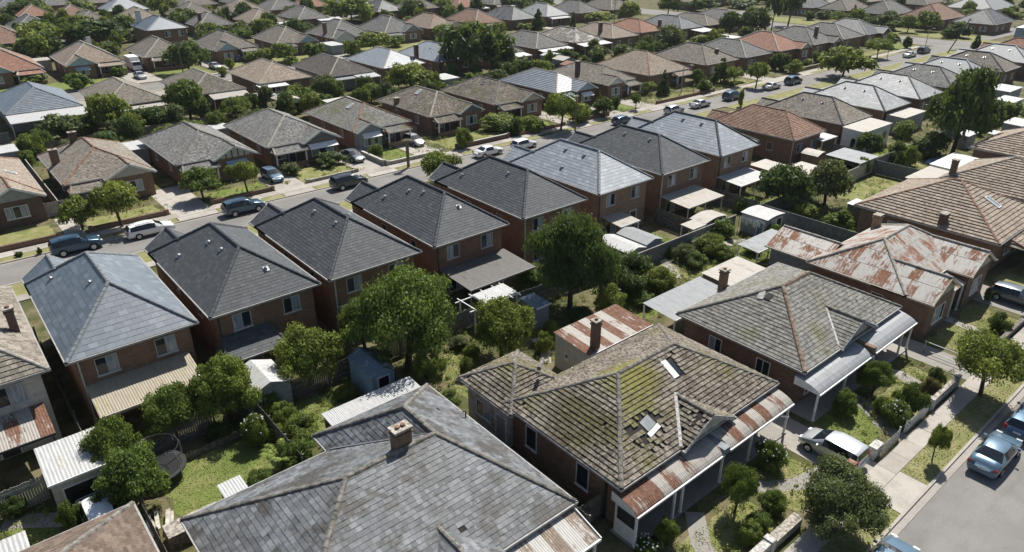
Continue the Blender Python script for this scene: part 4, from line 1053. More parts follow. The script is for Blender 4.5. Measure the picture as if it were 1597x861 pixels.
side_house('brown far roof at the top right, left of the white one', 300.0, 318.0, 116.0, 130.0, 'brown_tile', seed=118)
side_house('grey far roof at the very top right corner', 318.0, 336.0, 72.0, 88.0, 'grey_tile', seed=119)
side_house('tan far roof at the top edge over the side street trees', 296.0, 312.0, 136.0, 150.0, 'tan_tile', seed=120)

# the last roofs at the top edge
frg = random.Random(31)
k_ = 0
for (ya, xs) in ((290, range(106, 330, 14)), (326, range(34, 260, 14)), (362, range(30, 200, 15)), (181, range(242, 340, 14)), (226, range(214, 340, 14)), (256, range(166, 340, 14))):
    for xx in xs:
        xj = xx + frg.uniform(-1, 1); yj = ya + frg.uniform(-1, 1)
        if 216 < xj + 5 < 242 and ya < 300: continue
        k_ += 1
        house('one of the small far roofs among treetops at the top edge', xj, yj, xj + frg.uniform(9.5, 11), yj + frg.uniform(12, 14), frg.choice(['brown_tile', 'grey_tile', 'tan_tile', 'terracotta_grey', 'slate_old', 'grey_tile']),
              'brick_brown', 3.0, pitch=31, lod=2, group='roofs at the top edge', ridge='ridge_pale', seed=300 + k_, feats=[('win', '-y', xj + 2.5, 1, 1.4, 1.2, 2), ('win', '-y', xj + 7, 1, 1.4, 1.2, 2)])

# ------------------------------------------------------------------ the old houses along the near street
BULL = [(0, 0), (0.025, 0.14), (0.10, 0.34), (0.25, 0.58), (0.48, 0.79), (0.74, 0.92), (1, 1)]
def flash(parent, p, q, mat='white_paint', w=0.12):
    mb = MB(); mb.beam(p, q, w, 0.05); mb.build('flashing', mat, parent)
def bullnose(t, x0, x1, yf, yw, zl, zh, mat, seed, trim='white_paint', ends=True):
    sheet_roof(t, x0, yf, x1, yw, zl, zh, mat, '-y', 0.78, 5, BULL, seed=seed)
    k = MB(); k.box(x0 - 0.02, yf - 0.09, zl - 0.1, x1 + 0.02, yf - 0.008, zl + 0.02); k.build('gutter', trim, t)
    if ends:
        for x in (x0, x1):
            k = MB()
            pts = [(x, yf + (yw - yf) * f, zl + (zh - zl) * g - 0.01) for f, g in BULL] + [(x, yw, zl - 0.06), (x, yf, zl - 0.06)]
            s = 0.02 if x == x0 else -0.02
            k.face(pts); k.face([(p[0] + s, p[1], p[2]) for p in pts][::-1])
            k.build('verandah_end', trim, t)

# the big slate roof in front
t = thing('slate_house', 'large house with a broad old slate roof and two-pot chimney, nearest to the viewer', 'house', GF)
z, zr = 3.3, 5.95
FL, FR, BL = (4.6, 19.2, z), (20.5, 19.2, z), (4.6, 31.0, z)
RL, RR, RW = (11.1, 25.6, zr), (16.3, 25.6, zr), (16.3, 28.6, zr)
WI, WB, WR = (12.6, 31.0, z), (12.6, 32.8, z), (20.5, 32.8, z)
P1 = [[FL, FR, RR, RL], [BL, FL, RL], [WI, BL, RL, RR], [WB, WI, RR, RW], [WR, WB, RW], [FR, WR, RW, RR]]
fg, fz = gable(11.6, 15.6, 18.9, 22.2, z + 0.01, 24, -1)
def bare(pi, u, v, rng):
    return (pi == 1 and abs(u - 8.6) < 0.35 and abs(v - 2.6) < 0.35) or rng.random() < 0.0012
roof(t, P1 + fg, 'slate_old', 1, (0.34, 0.28), True, 0.02, 'ridge_grey', 300, 'grey_trim', 'roof_slate', [bare], 5, [0, 1, 2, 3, 4, 5], jit=0.016, rot=0.03, capseg=0.45, varw=0.32, solocaps=True)
gable_end(t, 11.6, 15.6, 18.9, z, fz, -1, 'render_grey', 'white_paint')
flash(t, (12.75, 31.0, 3.42), (16.2, 25.95, 5.86), 'metal_grey', 0.2)
walls(t, 5.05, 19.65, 20.05, 30.6, z - 0.055, 'brick_dark', ov=0.4)
walls(t, 13.05, 30.61, 20.05, 32.35, z - 0.06, 'brick_dark')
chimney(t, 14.5, 26.0, 5.3, 7.05, 0.95, 0.6, 'brick_brown', 2)
sheet_roof(t, 8.0, 17.2, 20.3, 19.6, 2.45, 3.1, 'tin_brownstripe', '-y', 0.8, 6, seed=3)
k = MB(); k.box(8.0, 17.1, 2.33, 20.3, 17.19, 2.47); k.build('gutter', 'white_paint', t)
k = MB(); k.beam((20.33, 17.15, 2.46), (20.33, 19.2, 3.06), 0.05, 0.14); k.build('bargeboard', 'white_paint', t)
posts(t, [(20.1, 17.35), (16.5, 17.35), (12.5, 17.35)], 2.4)
window(t, '+x', 24, 20.05, 1.0, 0.9, 1.4, 1, 'white_paint', ()); window(t, '-y', 17.5, 19.65, 0.8, 1.8, 1.5, 2)
mb = MB(); mb.tube((20.2, 28.2, 3.4), (20.2, 28.2, 4.0), 0.05, 0.05, 6); mb.tube((20.2, 28.2, 4.0), (20.0, 28.2, 4.05), 0.05, 0.05, 6); mb.build('vent_pipe', 'metal_dark', t)

# the mossy one with the rust-striped verandah
t = thing('mossy_house', 'dilapidated house with a mossy broken tile roof and a rust-striped curved verandah', 'house', GF)
P2 = hip(23.0, 18.3, 38.0, 28.1, 3.3, 5.9)
rw = hip(22.7, 27.0, 27.8, 32.3, 3.15, 4.5)
gp, gz = gable(28.0, 32.8, 18.0, 20.9, 3.31, 28, -1)
def gone(pi, u, v, rng):
    if pi == 0 and abs(u - 4.25) < 0.82 + 0.3 * math.sin(v * 9) and abs(v - 2.1) < 0.7 + 0.25 * math.sin(u * 11): return True
    if pi == 0 and abs(u - 2.9) < 0.28 and abs(v - 2.35) < 0.25: return True
    if pi == 0 and abs(u - 8.6) < 0.5 and abs(v - 4.3) < 0.75: return True
    if pi == 0 and 2.5 < u < 4.5 and 0.6 < v < 1.6 and rng.random() < 0.12: return True
    if pi == 8 and rng.random() < 0.22: return True
    if pi == 3 and abs(u - 5) < 3 and rng.random() < 0.004: return True
    return rng.random() < 0.004
roof(t, P2 + rw + gp, 'mossy', 1, (0.2, 0.29), True, 0.07, 'ridge_grey', 300, 'grey_trim', 'roof_tile', [gone], 9, jit=0.03, rot=0.07, capseg=0.42, varw=0.12, solocaps=True)
gable_end(t, 28.0, 32.8, 18.0, 3.3, gz, -1, 'board_cream', 'stone_white')
flash(t, (28.0, 18.3, 3.42), (30.4, 20.75, 4.72), 'stone_white', 0.2)
p, u, v, n = on_plane(P2[0], 4.25 / 15.0, 2.05)
k = MB(); k.obox(p + n * 0.03 + v * 0.12, (u + v * 0.2) * 0.42, (v - u * 0.15) * 0.34, n * 0.015); k.build('patch_sheet', 'metal_grey', t)
k = MB(); k.obox(p + n * 0.07 - v * 0.42, (u + v * 0.2) * 0.55, (v - u * 0.15) * 0.15, n * 0.02); k.build('patch_sheet', 'white_paint', t)
p, u, v, n = on_plane(P2[0], 8.5 / 15.0, 4.3)
k = MB(); k.obox(p + n * 0.05 - u * 0.12, u * 0.24, v * 0.72, n * 0.02); k.build('patch_sheet', 'white_paint', t)
k = MB(); k.obox(p + n * 0.03 + u * 0.32 - v * 0.2, u * 0.19, v * 0.45, n * 0.015); k.build('skylight', 'window_glass', t)
walls(t, 23.45, 18.75, 37.55, 27.65, 3.24, 'brick_brown', ov=0.4)
walls(t, 23.1, 27.66, 27.4, 31.9, 3.09, 'board_cream')
window(t, '-x', 30.2, 23.1, 0.95, 1.5, 1.2, 2, 'white_paint', (0,)); door(t, '-x', 28.4, 23.1, 0.9, 2.05, 'grey_trim')
window(t, '-x', 25.9, 23.45, 0.9, 1.0, 1.6, 1, 'white_paint', ()); window(t, '-x', 21.5, 23.45, 0.9, 1.0, 1.6, 1, 'white_paint', ())
k = MB(); k.box(23.3, 19.6, 0, 23.44, 19.74, 3.2); k.build('downpipe', 'metal_dark', t)
k = MB(); k.tube((25.6, 27.7, 4.95), (26.6, 28.4, 4.9), 0.16, 0.13, 7); k.build('fallen_ridge_cap', 'ridge_grey', t)
bullnose(t, 22.8, 30.4, 16.95, 18.75, 2.4, 2.95, 'tin_striped', 5); bullnose(t, 31.0, 37.9, 16.95, 18.75, 2.46, 3.02, 'tin_striped', 8)
k = MB(); k.box(30.42, 16.95, 2.3, 30.98, 18.7, 2.72); k.build('verandah_step', 'board_grey', t)
posts(t, [(23.0, 17.1), (26.2, 17.1), (26.9, 17.1), (30.6, 17.1), (33.6, 17.1), (37.7, 17.1)], 2.35)
k = MB(); k.box(23.0, 17.2, 0.1, 23.06, 18.6, 1.15); k.box(23.0, 17.2, 2.05, 23.06, 18.6, 2.3); k.box(23.0, 18.45, 1.15, 23.06, 18.6, 2.05); k.build('screen_panel', 'white_paint', t)
k = MB(); k.box(23.015, 17.2, 1.152, 23.045, 18.448, 2.048); k.build('screen_mesh', 'metal_dark', t)
window(t, '-y', 25.2, 18.75, 0.6, 1.2, 1.6, 2); window(t, '-y', 35.4, 18.75, 0.6, 1.5, 1.6, 2); door(t, '-y', 29.4, 18.75)
k = MB(); k.box(22.9, 17.0, 0.0, 37.9, 18.74, 0.12); k.build('verandah_floor', 'concrete_grey', t)
k = MB(); k.beam((36.6, 16.98, 2.1), (37.7, 16.98, 1.5), 0.06, 0.1); k.build('brace', 'white_paint', t)

# grey tiled house with the curved grey verandah
t = thing('grey_tiled_house', 'grey tiled house with a tan hip ridge and a curved pale grey verandah', 'house', GF)
P3 = hip(40.5, 17.8, 54.6, 28.3, 3.3, 5.95)
gp, gz = gable(45.2, 50.2, 17.6, 20.8, 3.31, 28, -1)
roof(t, P3 + gp, 'grey_moss', 1, (0.3, 0.3), True, 0.035, None, 0, 'grey_trim', 'roof_tile', None, 12, jit=0.012)
ridge_caps(t, [P3[0], P3[3]], 'ridge_tan', 0.42, 0.13, True); ridge_caps(t, [P3[0], P3[1]], 'ridge_grey', 0.42, 0.13, True); ridge_caps(t, [P3[0], P3[2]], 'ridge_tan', 0.42, 0.13, True)
ridge_caps(t, [P3[3], P3[2]], 'ridge_grey', 0.42, 0.13, True); ridge_caps(t, gp, 'ridge_grey', 0.42, 0.13, True)
gable_end(t, 45.2, 50.2, 17.6, 3.3, gz, -1, 'board_cream', 'board_grey')
flash(t, (45.2, 17.9, 3.42), (47.7, 20.5, 4.7), 'stone_white', 0.14)
p, u, v, n = on_plane(P3[3], 0.42, 4.4)
k = MB(); k.obox(p + n * 0.08, (u + v * 0.2) * 0.22, (v - u * 0.3) * 0.38, n * 0.015); k.build('patch_sheet', 'stone_white', t)
k = MB(); k.obox(p + n * 0.09 + u * 0.55 + v * 0.1, u * 0.22, v * 0.3, n * 0.02); k.build('broken_patch', 'black', t)
walls(t, 40.95, 18.25, 54.15, 27.85, 3.24, 'brick_brown', ov=0.4)
window(t, '-x', 25.0, 40.95, 1.0, 1.1, 1.5, 2, 'white_paint', (1,)); window(t, '-x', 21.0, 40.95, 1.0, 1.1, 1.5, 2, 'white_paint', ())
bullnose(t, 40.2, 47.6, 16.4, 18.25, 2.36, 2.92, 'tin_verandah', 3); bullnose(t, 48.0, 54.7, 16.4, 18.25, 2.42, 2.98, 'tin_verandah', 6)
k = MB(); k.box(47.62, 16.4, 2.25, 47.98, 18.2, 2.95); k.build('verandah_step', 'brick_brown', t)
posts(t, [(40.4, 16.55), (44.2, 16.55), (48.2, 16.55), (52.9, 16.55), (54.5, 16.55)], 2.3)
window(t, '-y', 42.8, 18.25, 0.6, 1.5, 1.6, 2); window(t, '-y', 52.0, 18.25, 0.6, 1.5, 1.6, 2); door(t, '-y', 47.4, 18.25)
k = MB(); k.box(40.3, 16.45, 0.0, 54.5, 18.24, 0.12); k.build('verandah_floor', 'concrete_grey', t)

# rusty iron house
t = thing('rusty_roofed_house', 'brick cottage with a patchy rusted sheet-iron roof and two front gables', 'house', GF)
P4 = hip(56.8, 18.3, 70.0, 26.8, 3.3, 5.7)
g1, gz1 = gable(56.8, 62.2, 16.2, 21.0, 3.302, 29.4, -1)
g2, gz2 = gable(64.6, 70.0, 16.2, 21.0, 3.302, 29.4, -1)
g3, gz3 = gable(58.0, 63.6, 31.6, 26.0, 2.9, 24, 1)

roof(t, P4 + g1 + g2 + g3, 'tin_rusty', 1, (0.78, 1.7), True, 0.02, 'ridge_pale', 230, 'cream_paint', 'roof_sheet', None, 21, jit=0.004, capseg=1.8)
for (a, b, zz) in ((56.8, 62.2, gz1), (64.6, 70.0, gz2)):
    gable_end(t, a, b, 16.2, 3.3, zz, -1, 'board_cream', 'cream_paint')
    walls(t, a + 0.4, 16.5, b - 0.4, 18.69, 3.28, 'brick_brown')
    window(t, '-y', (a + b) / 2, 16.5, 0.8, 2.0, 1.5, 3, 'white_paint', (0, 1))
gable_end(t, 58.0, 63.6, 31.6, 2.9, gz3, 1, 'board_grey', 'cream_paint')
walls(t, 57.2, 18.7, 69.6, 26.4, 3.24, 'brick_brown', ov=0.35)
walls(t, 58.4, 26.41, 63.2, 31.25, 2.86, 'board_grey')
sheet_roof(t, 62.25, 16.5, 64.55, 18.72, 2.6, 3.2, 'tin_rusty', '-y', 0.78, 5, seed=4)
posts(t, [(62.5, 16.6), (64.3, 16.6)], 2.6)
window(t, '-x', 20.6, 57.2, 1.0, 1.0, 1.5, 1, 'white_paint', ())
door(t, '-y', 63.4, 18.7)
chimney(t, 68.4, 26.3, 3.0, 5.0, 0.8, 0.6, 'brick_orange', 0)
k = MB(); k.tube((62.2, 22.2, 5.3), (62.2, 22.2, 5.62), 0.06, 0.06, 8); k.build('vent_pipe', 'metal_dark', t)

t = house('large terracotta-grey tiled house with a roof skylight, right of the rusty cottage', 73.8, 17.2, 86.8, 31.0, 'terracotta_grey', 'brick_brown', 3.3, zr=6.4, pitch=25.5, lod=1, group=GF, ridge='ridge_red', tile=(0.34, 0.42), stagger=False, lift=0.085, name='tiled_house', seed=131,
          chim=((74.6, 22.6, 4.7, 0.9, 0.6, 'brick_dark', 0),), sky_=((0, 0.52, 3.7, 0.7, 1.6, 'curtain_glass', 'white_paint'),),
          feats=[('win', '-x', 27, 1.0, 1.1, 1.5, 2), ('porch', 76.2, 86.0, 14.9, 2.5), ('win', '-y', 79, 0.8, 1.6, 1.5, 2), ('door', '-y', 82.5)])
house('terracotta-grey tiled house right behind the skylight roof', 89.2, 17.0, 101.0, 29.0, 'terracotta_grey', 'brick_brown', 3.3, pitch=26, lod=1, group=GF, ridge='ridge_grey', tile=(0.34, 0.42), stagger=False, lift=0.085, name='tiled_house', seed=132, feats=[('win', '-x', 24, 1.0, 1.1, 1.5, 2)],
      chim=((91.0, 28.0, 5.6, 0.6, 0.6, 'brick_brown', 0),))
house('pale tan tiled house at the right edge, next to the bright white flat roof', 106.8, 19.0, 119.5, 31.8, 'tan_tile', 'brick_brown', 3.3, pitch=26, lod=1, group=GF, ridge='ridge_grey', tile=(0.36, 0.45), stagger=False, lift=0.085, name='tiled_house', seed=133, feats=[('win', '-x', 26, 1.0, 1.1, 1.5, 2)])
house('brown shingled roof corner at the bottom left', -9.5, 20.6, 3.0, 33.8, 'brown_shingle', 'brick_dark', 3.3, pitch=27, lod=1, group=GF, ridge='ridge_grey', tile=(0.4, 0.2), lift=0.03, name='shingled_house', seed=134)

# ------------------------------------------------------------------ sheds, carports and outbuildings
def shed(label, x0, y0, x1, y1, z, rmat, wmat='board_grey', kind='flat', fall='-y', openf=None, name='shed', drop=0.25, rsheet=0.8, doors=(), ov=0.12, group='sheds and carports in the back yards', trim='white_paint', wins=(), rise=0.6, cat='shed'):
    cx, cy = (x0 + x1) / 2, (y0 + y1) / 2
    t = thing(name, label, cat, group, (cx, cy, 0))
    a, b, c, d = x0 - cx, y0 - cy, x1 - cx, y1 - cy
    near = math.hypot(x0, y0) < 75
    sh, rb = (rsheet, 4) if near else (max(1.6, rsheet), 1)
    if kind == 'flat':
        sheet_roof(t, a, b, c, d, z - (drop if fall[0] == '-' else drop), z, rmat, fall, sh, rb, seed=int(x0))
    elif kind == 'gable':      # ridge along Y
        xm = (a + c) / 2
        sheet_roof(t, a, b, xm, d, z, z + rise, rmat, '-x', sh, rb, seed=int(x0)); sheet_roof(t, xm, b, c, d, z, z + rise, rmat, '+x', sh, rb, seed=int(x0) + 1)
        for (yy, s) in ((b + ov, 1), (d - ov, -1)):
            k = MB()
            tri = [(a + ov, yy, z - 0.12), (c - ov, yy, z - 0.12), (xm, yy, z + rise - 0.05)]
            k.face(tri if s > 0 else tri[::-1])
            k.build('gable', wmat or trim, t)
    elif kind == 'arch':       # curved sheets over X, running along Y
        pr = [(i / 6, math.sin(math.pi * i / 6)) for i in range(7)]
        mid = (a + c) / 2
        sheet_roof(t, a, b, c, d, z, z + rise, rmat, '-x', sh, rb, pr, seed=int(x0))
        for (yy, s) in ((b + ov, 1), (d - ov, -1)):
            k = MB()
            pts = [(a + (c - a) * f, yy, z + rise * g - 0.01) for f, g in pr]
            k.face(pts[::-1] if s > 0 else pts)
            k.build('gable', wmat or trim, t)
    zt = z - drop - 0.03 if kind == 'flat' else z - 0.1
    if kind in ('flat',):
        k = MB()
        k.beam((a, b - 0.02, z - drop - 0.03), (c, b - 0.02, z - drop - 0.03), 0.05, 0.14) if fall == '-y' else k.beam((a, b - 0.02, z - 0.05), (c, b - 0.02, z - 0.05), 0.05, 0.14)
        k.build('fascia', trim, t)
    if wmat:
        k = MB()
        A, B, C, D = a + ov, b + ov, c - ov, d - ov
        def top(xx, yy):
            if kind != 'flat': return zt
            if fall == '-y': return z - drop + drop * (yy - b) / (d - b) - 0.03
            if fall == '+y': return z - drop * (yy - b) / (d - b) - 0.03
            if fall == '-x': return z - drop + drop * (xx - a) / (c - a) - 0.03
            return z - drop * (xx - a) / (c - a) - 0.03
        for tag, p, q in (('-y', (A, B), (C, B)), ('+x', (C, B), (C, D)), ('+y', (C, D), (A, D)), ('-x', (A, D), (A, B))):
            if openf and tag in openf: continue
            k.face([(p[0], p[1], 0), (q[0], q[1], 0), (q[0], q[1], top(*q)), (p[0], p[1], top(*p))])
        if k.f: k.build('wall', wmat, t)
    if openf or not wmat:
        posts(t, [(a + 0.12, b + 0.12), (c - 0.12, b + 0.12)] + ([(a + 0.12, d - 0.12), (c - 0.12, d - 0.12)] if not wmat else []), zt - 0.01, trim, 0.05)
    for (sd_, c_, w_, h_, m_) in doors:
        wc = {'-y': b + ov, '-x': a + ov, '+y': d - ov}[sd_]
        door(t, sd_, c_ - (cx if sd_[1] == 'y' else cy), wc, w_, h_, m_, trim)
    for (sd_, c_, z_, w_, h_, n_) in wins:
        wc = {'-y': b + ov, '-x': a + ov}[sd_]
        window(t, sd_, c_ - (cx if sd_[1] == 'y' else cy), wc, z_, w_, h_, n_, trim, ())
    return t
shed('cream garage with a white sheet roof crossed by one brownish sheet, bottom left', -0.1, 39.0, 3.7, 42.8, 2.75, 'tin_white', 'render_cream', doors=(('-y', 1.9, 2.7, 1.95, 'black'),), name='garage', drop=0.2)
shed('little white sheet roof at the very bottom left corner', -4.2, 34.9, -1.6, 36.7, 2.2, 'tin_white', 'render_cream')
shed('small white lean-to behind the dark slates of the big slate roof', 7.0, 31.7, 8.3, 33.4, 2.4, 'tin_white', 'old_wood', drop=0.1)
shed('long narrow white corrugated lean-to behind the big slate roof', 14.3, 33.3, 20.8, 35.5, 2.45, 'tin_white', 'brick_dark', drop=0.15, rsheet=0.5)
shed('dark blue-grey garden shed with white peeling roof edges under the largest bushy tree', 18.9, 37.3, 20.9, 40.8, 2.1, 'tin_blue', 'board_blue', 'gable', doors=(('-y', 19.9, 0.8, 1.8, 'black'),), rise=0.55)
shed('white gabled metal shed below the charcoal porch roof', 11.8, 40.6, 14.7, 44.1, 2.1, 'tin_white', 'board_grey', 'gable', rise=0.55)
shed('cream outbuilding with a rust-and-white striped sheet roof', 31.7, 29.0, 38.5, 32.8, 2.95, 'tin_striped', 'render_cream', drop=0.25, name='outbuilding', wins=(('-x', 31.4, 1.3, 0.4, 0.4, 1),), cat='outbuilding')
o = bpy.data.objects['outbuilding']
chimney(o, -2.3, -1.3, 2.2, 5.0, 0.55, 0.5, 'brick_brown', 1)
shed('grey sheet carport on posts beside the grey tiled house', 40.6, 28.5, 48.2, 31.8, 2.7, 'tin_grey', None, drop=0.2, name='carport', cat='carport')
shed('beige flat-roofed back room with a chimney, behind the grey tiled house', 48.25, 28.7, 53.6, 31.8, 3.0, 'tin_cream', 'brick_brown', drop=0.12, name='outbuilding', cat='outbuilding')
chimney(bpy.data.objects['outbuilding.001'], -4.0, -1.5, 2.4, 4.9, 0.6, 0.5, 'brick_brown', 1)
shed('small blue-grey shed under the tall dark tree', 34.3, 37.5, 35.9, 39.7, 2.1, 'tin_blue', 'board_grey', drop=0.1)
shed('left one of the pair of small metal sheds, with the whiter roof', 48.2, 39.9, 50.8, 44.2, 1.95, 'tin_white', 'render_grey', 'gable', rise=0.35)
shed('right one of the pair of small metal sheds, greyer', 51.1, 40.2, 53.7, 44.2, 1.95, 'tin_grey', 'board_grey', 'gable', rise=0.35)
shed('shed with a rounded pale roof behind the middle fence', 60.2, 39.9, 64.1, 42.0, 1.9, 'tin_cream', 'render_grey', 'arch', rise=0.28)
shed('tiny flat-roofed lean-to left of the rounded pale roof', 57.9, 39.8, 60.1, 41.4, 2.0, 'tin_cream', None, drop=0.08, group='sheds and carports in the back yards')
shed('white shed with louvre doors and a blue door at the middle fence', 65.4, 35.9, 68.8, 39.2, 2.15, 'tin_white', 'render_grey', 'arch', rise=0.16, doors=(('-y', 67.9, 0.9, 1.8, 'black'), ('-y', 66.8, 0.7, 1.8, 'board_cream'), ('-x', 36.7, 0.7, 1.8, 'plastic_blue')))
shed('L-shaped beige flat roof by the end of the brick row, left arm', 80.2, 44.9, 84.0, 47.9, 2.4, 'tin_cream', 'brick_brown', drop=0.1)
shed('bright cream flat roof right of the beige one', 83.2, 41.4, 87.3, 44.6, 2.2, 'tin_cream', 'render_cream', drop=0.1)
shed('small arched cream shed below the red terracotta house', 92.3, 45.0, 95.2, 47.6, 1.7, 'tin_cream', 'brick_brown', 'arch', rise=0.4)
shed('wide grey flat carport roof behind the fence corner', 92.2, 39.2, 97.4, 44.0, 2.3, 'tin_grey', 'render_grey', openf=('-x',), drop=0.12, name='carport', cat='carport')
shed('small white awning roof at the red terracotta house corner', 97.8, 47.4, 102.0, 49.6, 2.5, 'tin_white', None, drop=0.12, name='carport', cat='carport')
tt = shed('white flat-roofed outbuilding with an arched window', 103.7, 44.4, 112.4, 47.8, 3.4, 'tin_cream', 'render_white', drop=0.2, name='outbuilding', cat='outbuilding', wins=(('-y', 110.6, 1.0, 1.3, 1.3, 2), ('-y', 107.5, 1.0, 0.9, 1.4, 1)))
mb = MB(); mb.box(-4.26, -0.6, 0.5, -4.2, 0.1, 1.7)
n_ = 8
mb.face([(-4.26, -0.25 + 0.35 * math.cos(math.pi * i / n_), 1.7 + 0.35 * math.sin(math.pi * i / n_)) for i in range(n_ + 1)])
mb.build('arched_window', 'window_glass', tt)
shed('flat roof stained with rust, behind the white outbuilding', 119.0, 45.3, 126.8, 48.4, 2.8, 'tin_cream', 'render_grey', drop=0.1)
shed('brightest white flat roof on the right, in front of the blue tarpaulin yard', 97.8, 29.4, 105.6, 33.0, 2.5, 'tin_flat', 'render_white', drop=0.1, name='carport', cat='carport', rsheet=1.3)
shed('beige flat roof joined below the brightest white one', 89.8, 29.6, 96.9, 32.6, 2.5, 'tin_cream', 'render_cream', drop=0.1, name='carport', cat='carport', rsheet=1.2)
shed('upper white flat roof above the bushy hedge at the right edge', 156.3, 42.5, 163.3, 46.2, 2.3, 'tin_white', 'render_grey', drop=0.1, rsheet=2)
shed('second white flat roof at the right edge, above the bushes', 146.9, 38.9, 152.2, 42.0, 2.3, 'tin_white', 'render_grey', drop=0.1, rsheet=2)
shed('white flat roof cut by the right edge above the tan tiled house', 129.6, 32.2, 135.0, 35.0, 2.3, 'tin_white', 'render_grey', drop=0.1, rsheet=2)
shed('white frame-like roof right below the small round bush', 122.2, 32.8, 125.0, 34.5, 2.0, 'tin_white', None, drop=0.08, rsheet=1.4)
shed('small white roof under the huge dark tree', 118.2, 35.6, 121.9, 37.3, 2.0, 'tin_white', 'render_grey', drop=0.08, rsheet=1.4)
shed('white slab roof behind the red-brown bungalow at the left edge', 5.6, 116.0, 9.9, 120.0, 2.4, 'tin_white', 'render_grey', drop=0.12)
shed('white garage roof between the brown and the half-timbered bungalows', 21.0, 106.6, 24.0, 111.0, 2.3, 'tin_white', 'render_grey', drop=0.12, name='garage')
shed('white flat roof behind the first mossy bungalow', 55.6, 112.5, 60.8, 117.5, 2.4, 'tin_white', 'render_grey', drop=0.12)
shed('small hipped grey carport behind the grey gabled roofs', 49.9, 120.0, 54.0, 126.0, 2.2, 'tin_cream', None, 'gable', rise=0.7, name='carport', cat='carport')
shed('white flat awning roof in the far middle, left of the slate house', 172.6, 115.5, 180.6, 121.5, 2.4, 'tin_white', 'render_grey', drop=0.12, rsheet=2)
shed('small white shed between the wide dark-bottomed tree and the tallest cluster', 84.0, 120.8, 88.1, 126.0, 2.0, 'tin_white', 'render_grey', drop=0.12)
shed('little cream-roofed outhouse beside the pink chimney', 76.4, 31.4, 78.7, 33.0, 2.3, 'white_paint', 'fence_wood', drop=0.06)
shed('pale sheet carport on posts left of the rusty back wing', 57.0, 31.7, 63.0, 34.0, 2.5, 'tin_grey', None, drop=0.15, name='carport', cat='carport')
shed('small cream pyramid-like porch roof before the dark grey verandah bungalow', 116.6, 120.0, 121.0, 124.0, 2.2, 'tin_cream', 'render_grey', 'gable', rise=0.6)
shed('small orange-brown outhouse roof behind the brown bungalow with the tall chimney', 112.5, 113.0, 117.0, 117.0, 2.3, 'orange_tile_far', 'brick_brown', 'gable', rise=0.6, name='outhouse')
shed('white arched shed roof at the tallest tree cluster in the middle distance', 118.0, 126.0, 123.0, 129.5, 2.2, 'tin_white', 'render_grey', 'arch', rise=0.4)
shed('cream garage between the blue-gabled house and the plain brown one', 24.6, 196.0, 28.0, 200.0, 2.4, 'tin_cream', 'render_cream', drop=0.1, name='garage')
shed('white sheet roofs behind the brown bungalow with white gable wall', 86.5, 173.5, 90.4, 180.0, 2.4, 'tin_white', 'render_grey', drop=0.1, rsheet=2)
shed('small pale shed roof right of the half-timbered bungalow', 34.0, 110.5, 37.0, 113.6, 2.2, 'tin_white', 'render_grey', drop=0.1)
shed('white carport right of the rounded white awning', 48.8, 128.0, 52.0, 131.0, 2.3, 'tin_white', None, drop=0.1, name='carport', cat='carport')
shed('long pale low shed on the back of the row at the far right', 128.0, 40.0, 133.0, 42.6, 2.2, 'tin_white', 'render_grey', drop=0.1)

# a van body and odd things in the yards
t = thing('pergola', 'white pergola frame with a torn white sheet over its middle', 'pergola', None, (32.2, 41.1, 0))
for (x, y) in ((-2.2, -1), (2.2, -1), (-2.2, 1), (2.2, 1), (0, -1), (0, 1)):
    k = MB(); k.box(x - 0.05, y - 0.05, 0, x + 0.05, y + 0.05, 2.25); k.build('post', 'white_paint', t)
for y in (-1, 1):
    k = MB(); k.box(-2.7, y - 0.04, 2.255, 2.5, y + 0.04, 2.35); k.build('beam', 'white_paint', t)
for x in (-2.2, -1.0, 0.2, 1.4, 2.2):
    k = MB(); k.box(x - 0.035, -1.5, 2.355, x + 0.035, 1.4, 2.43); k.build('rafter', 'white_paint', t)
sheet_roof(t, -1.0, -0.95, 2.3, 0.95, 2.45, 2.52, 'tin_white', '-y', 0.8, 3, name='roof_sheet')
t = thing('trampoline', 'round trampoline with bent net poles beside the sunny lawn', 'trampoline', None, (5.4, 39.2, 0))
mb = MB()
N_ = 20; rr = 1.5
for i in range(N_):
    a, b = 2 * math.pi * i / N_, 2 * math.pi * (i + 1) / N_
    mb.face([(rr * 0.82 * math.cos(a), rr * 0.82 * math.sin(a), 0.75), (rr * 0.82 * math.cos(b), rr * 0.82 * math.sin(b), 0.75), (0, 0, 0.72)])
mb.build('mat', 'black', t)
mb = MB()
for i in range(N_):
    a, b = 2 * math.pi * i / N_, 2 * math.pi * (i + 1) / N_
    q = lambda r_, an, zz: (r_ * math.cos(an), r_ * math.sin(an), zz)
    mb.face([q(rr * 0.82, a, 0.76), q(rr, a, 0.78), q(rr, b, 0.78), q(rr * 0.82, b, 0.76)]); mb.face([q(rr, a, 0.66), q(rr, b, 0.66), q(rr, b, 0.78), q(rr, a, 0.78)])
mb.build('padding', 'metal_dark', t)
for i in range(5):
    a = 2 * math.pi * i / 5 + 0.3
    k = MB(); k.tube((rr * math.cos(a), rr * math.sin(a), 0), (rr * math.cos(a), rr * math.sin(a), 1.7), 0.03, 0.03, 6)
    k.tube((rr * math.cos(a), rr * math.sin(a), 1.7), (rr * 0.86 * math.cos(a), rr * 0.86 * math.sin(a), 2.2), 0.03, 0.03, 6); k.build('pole', 'metal_grey', t)
k = MB()
for i in range(N_):
    a, b = 2 * math.pi * i / N_, 2 * math.pi * (i + 1) / N_
    k.tube((rr * 0.86 * math.cos(a), rr * 0.86 * math.sin(a), 2.2), (rr * 0.86 * math.cos(b), rr * 0.86 * math.sin(b), 2.2), 0.02, 0.02, 5, cap=False)
k.build('hoop', 'metal_dark', t)
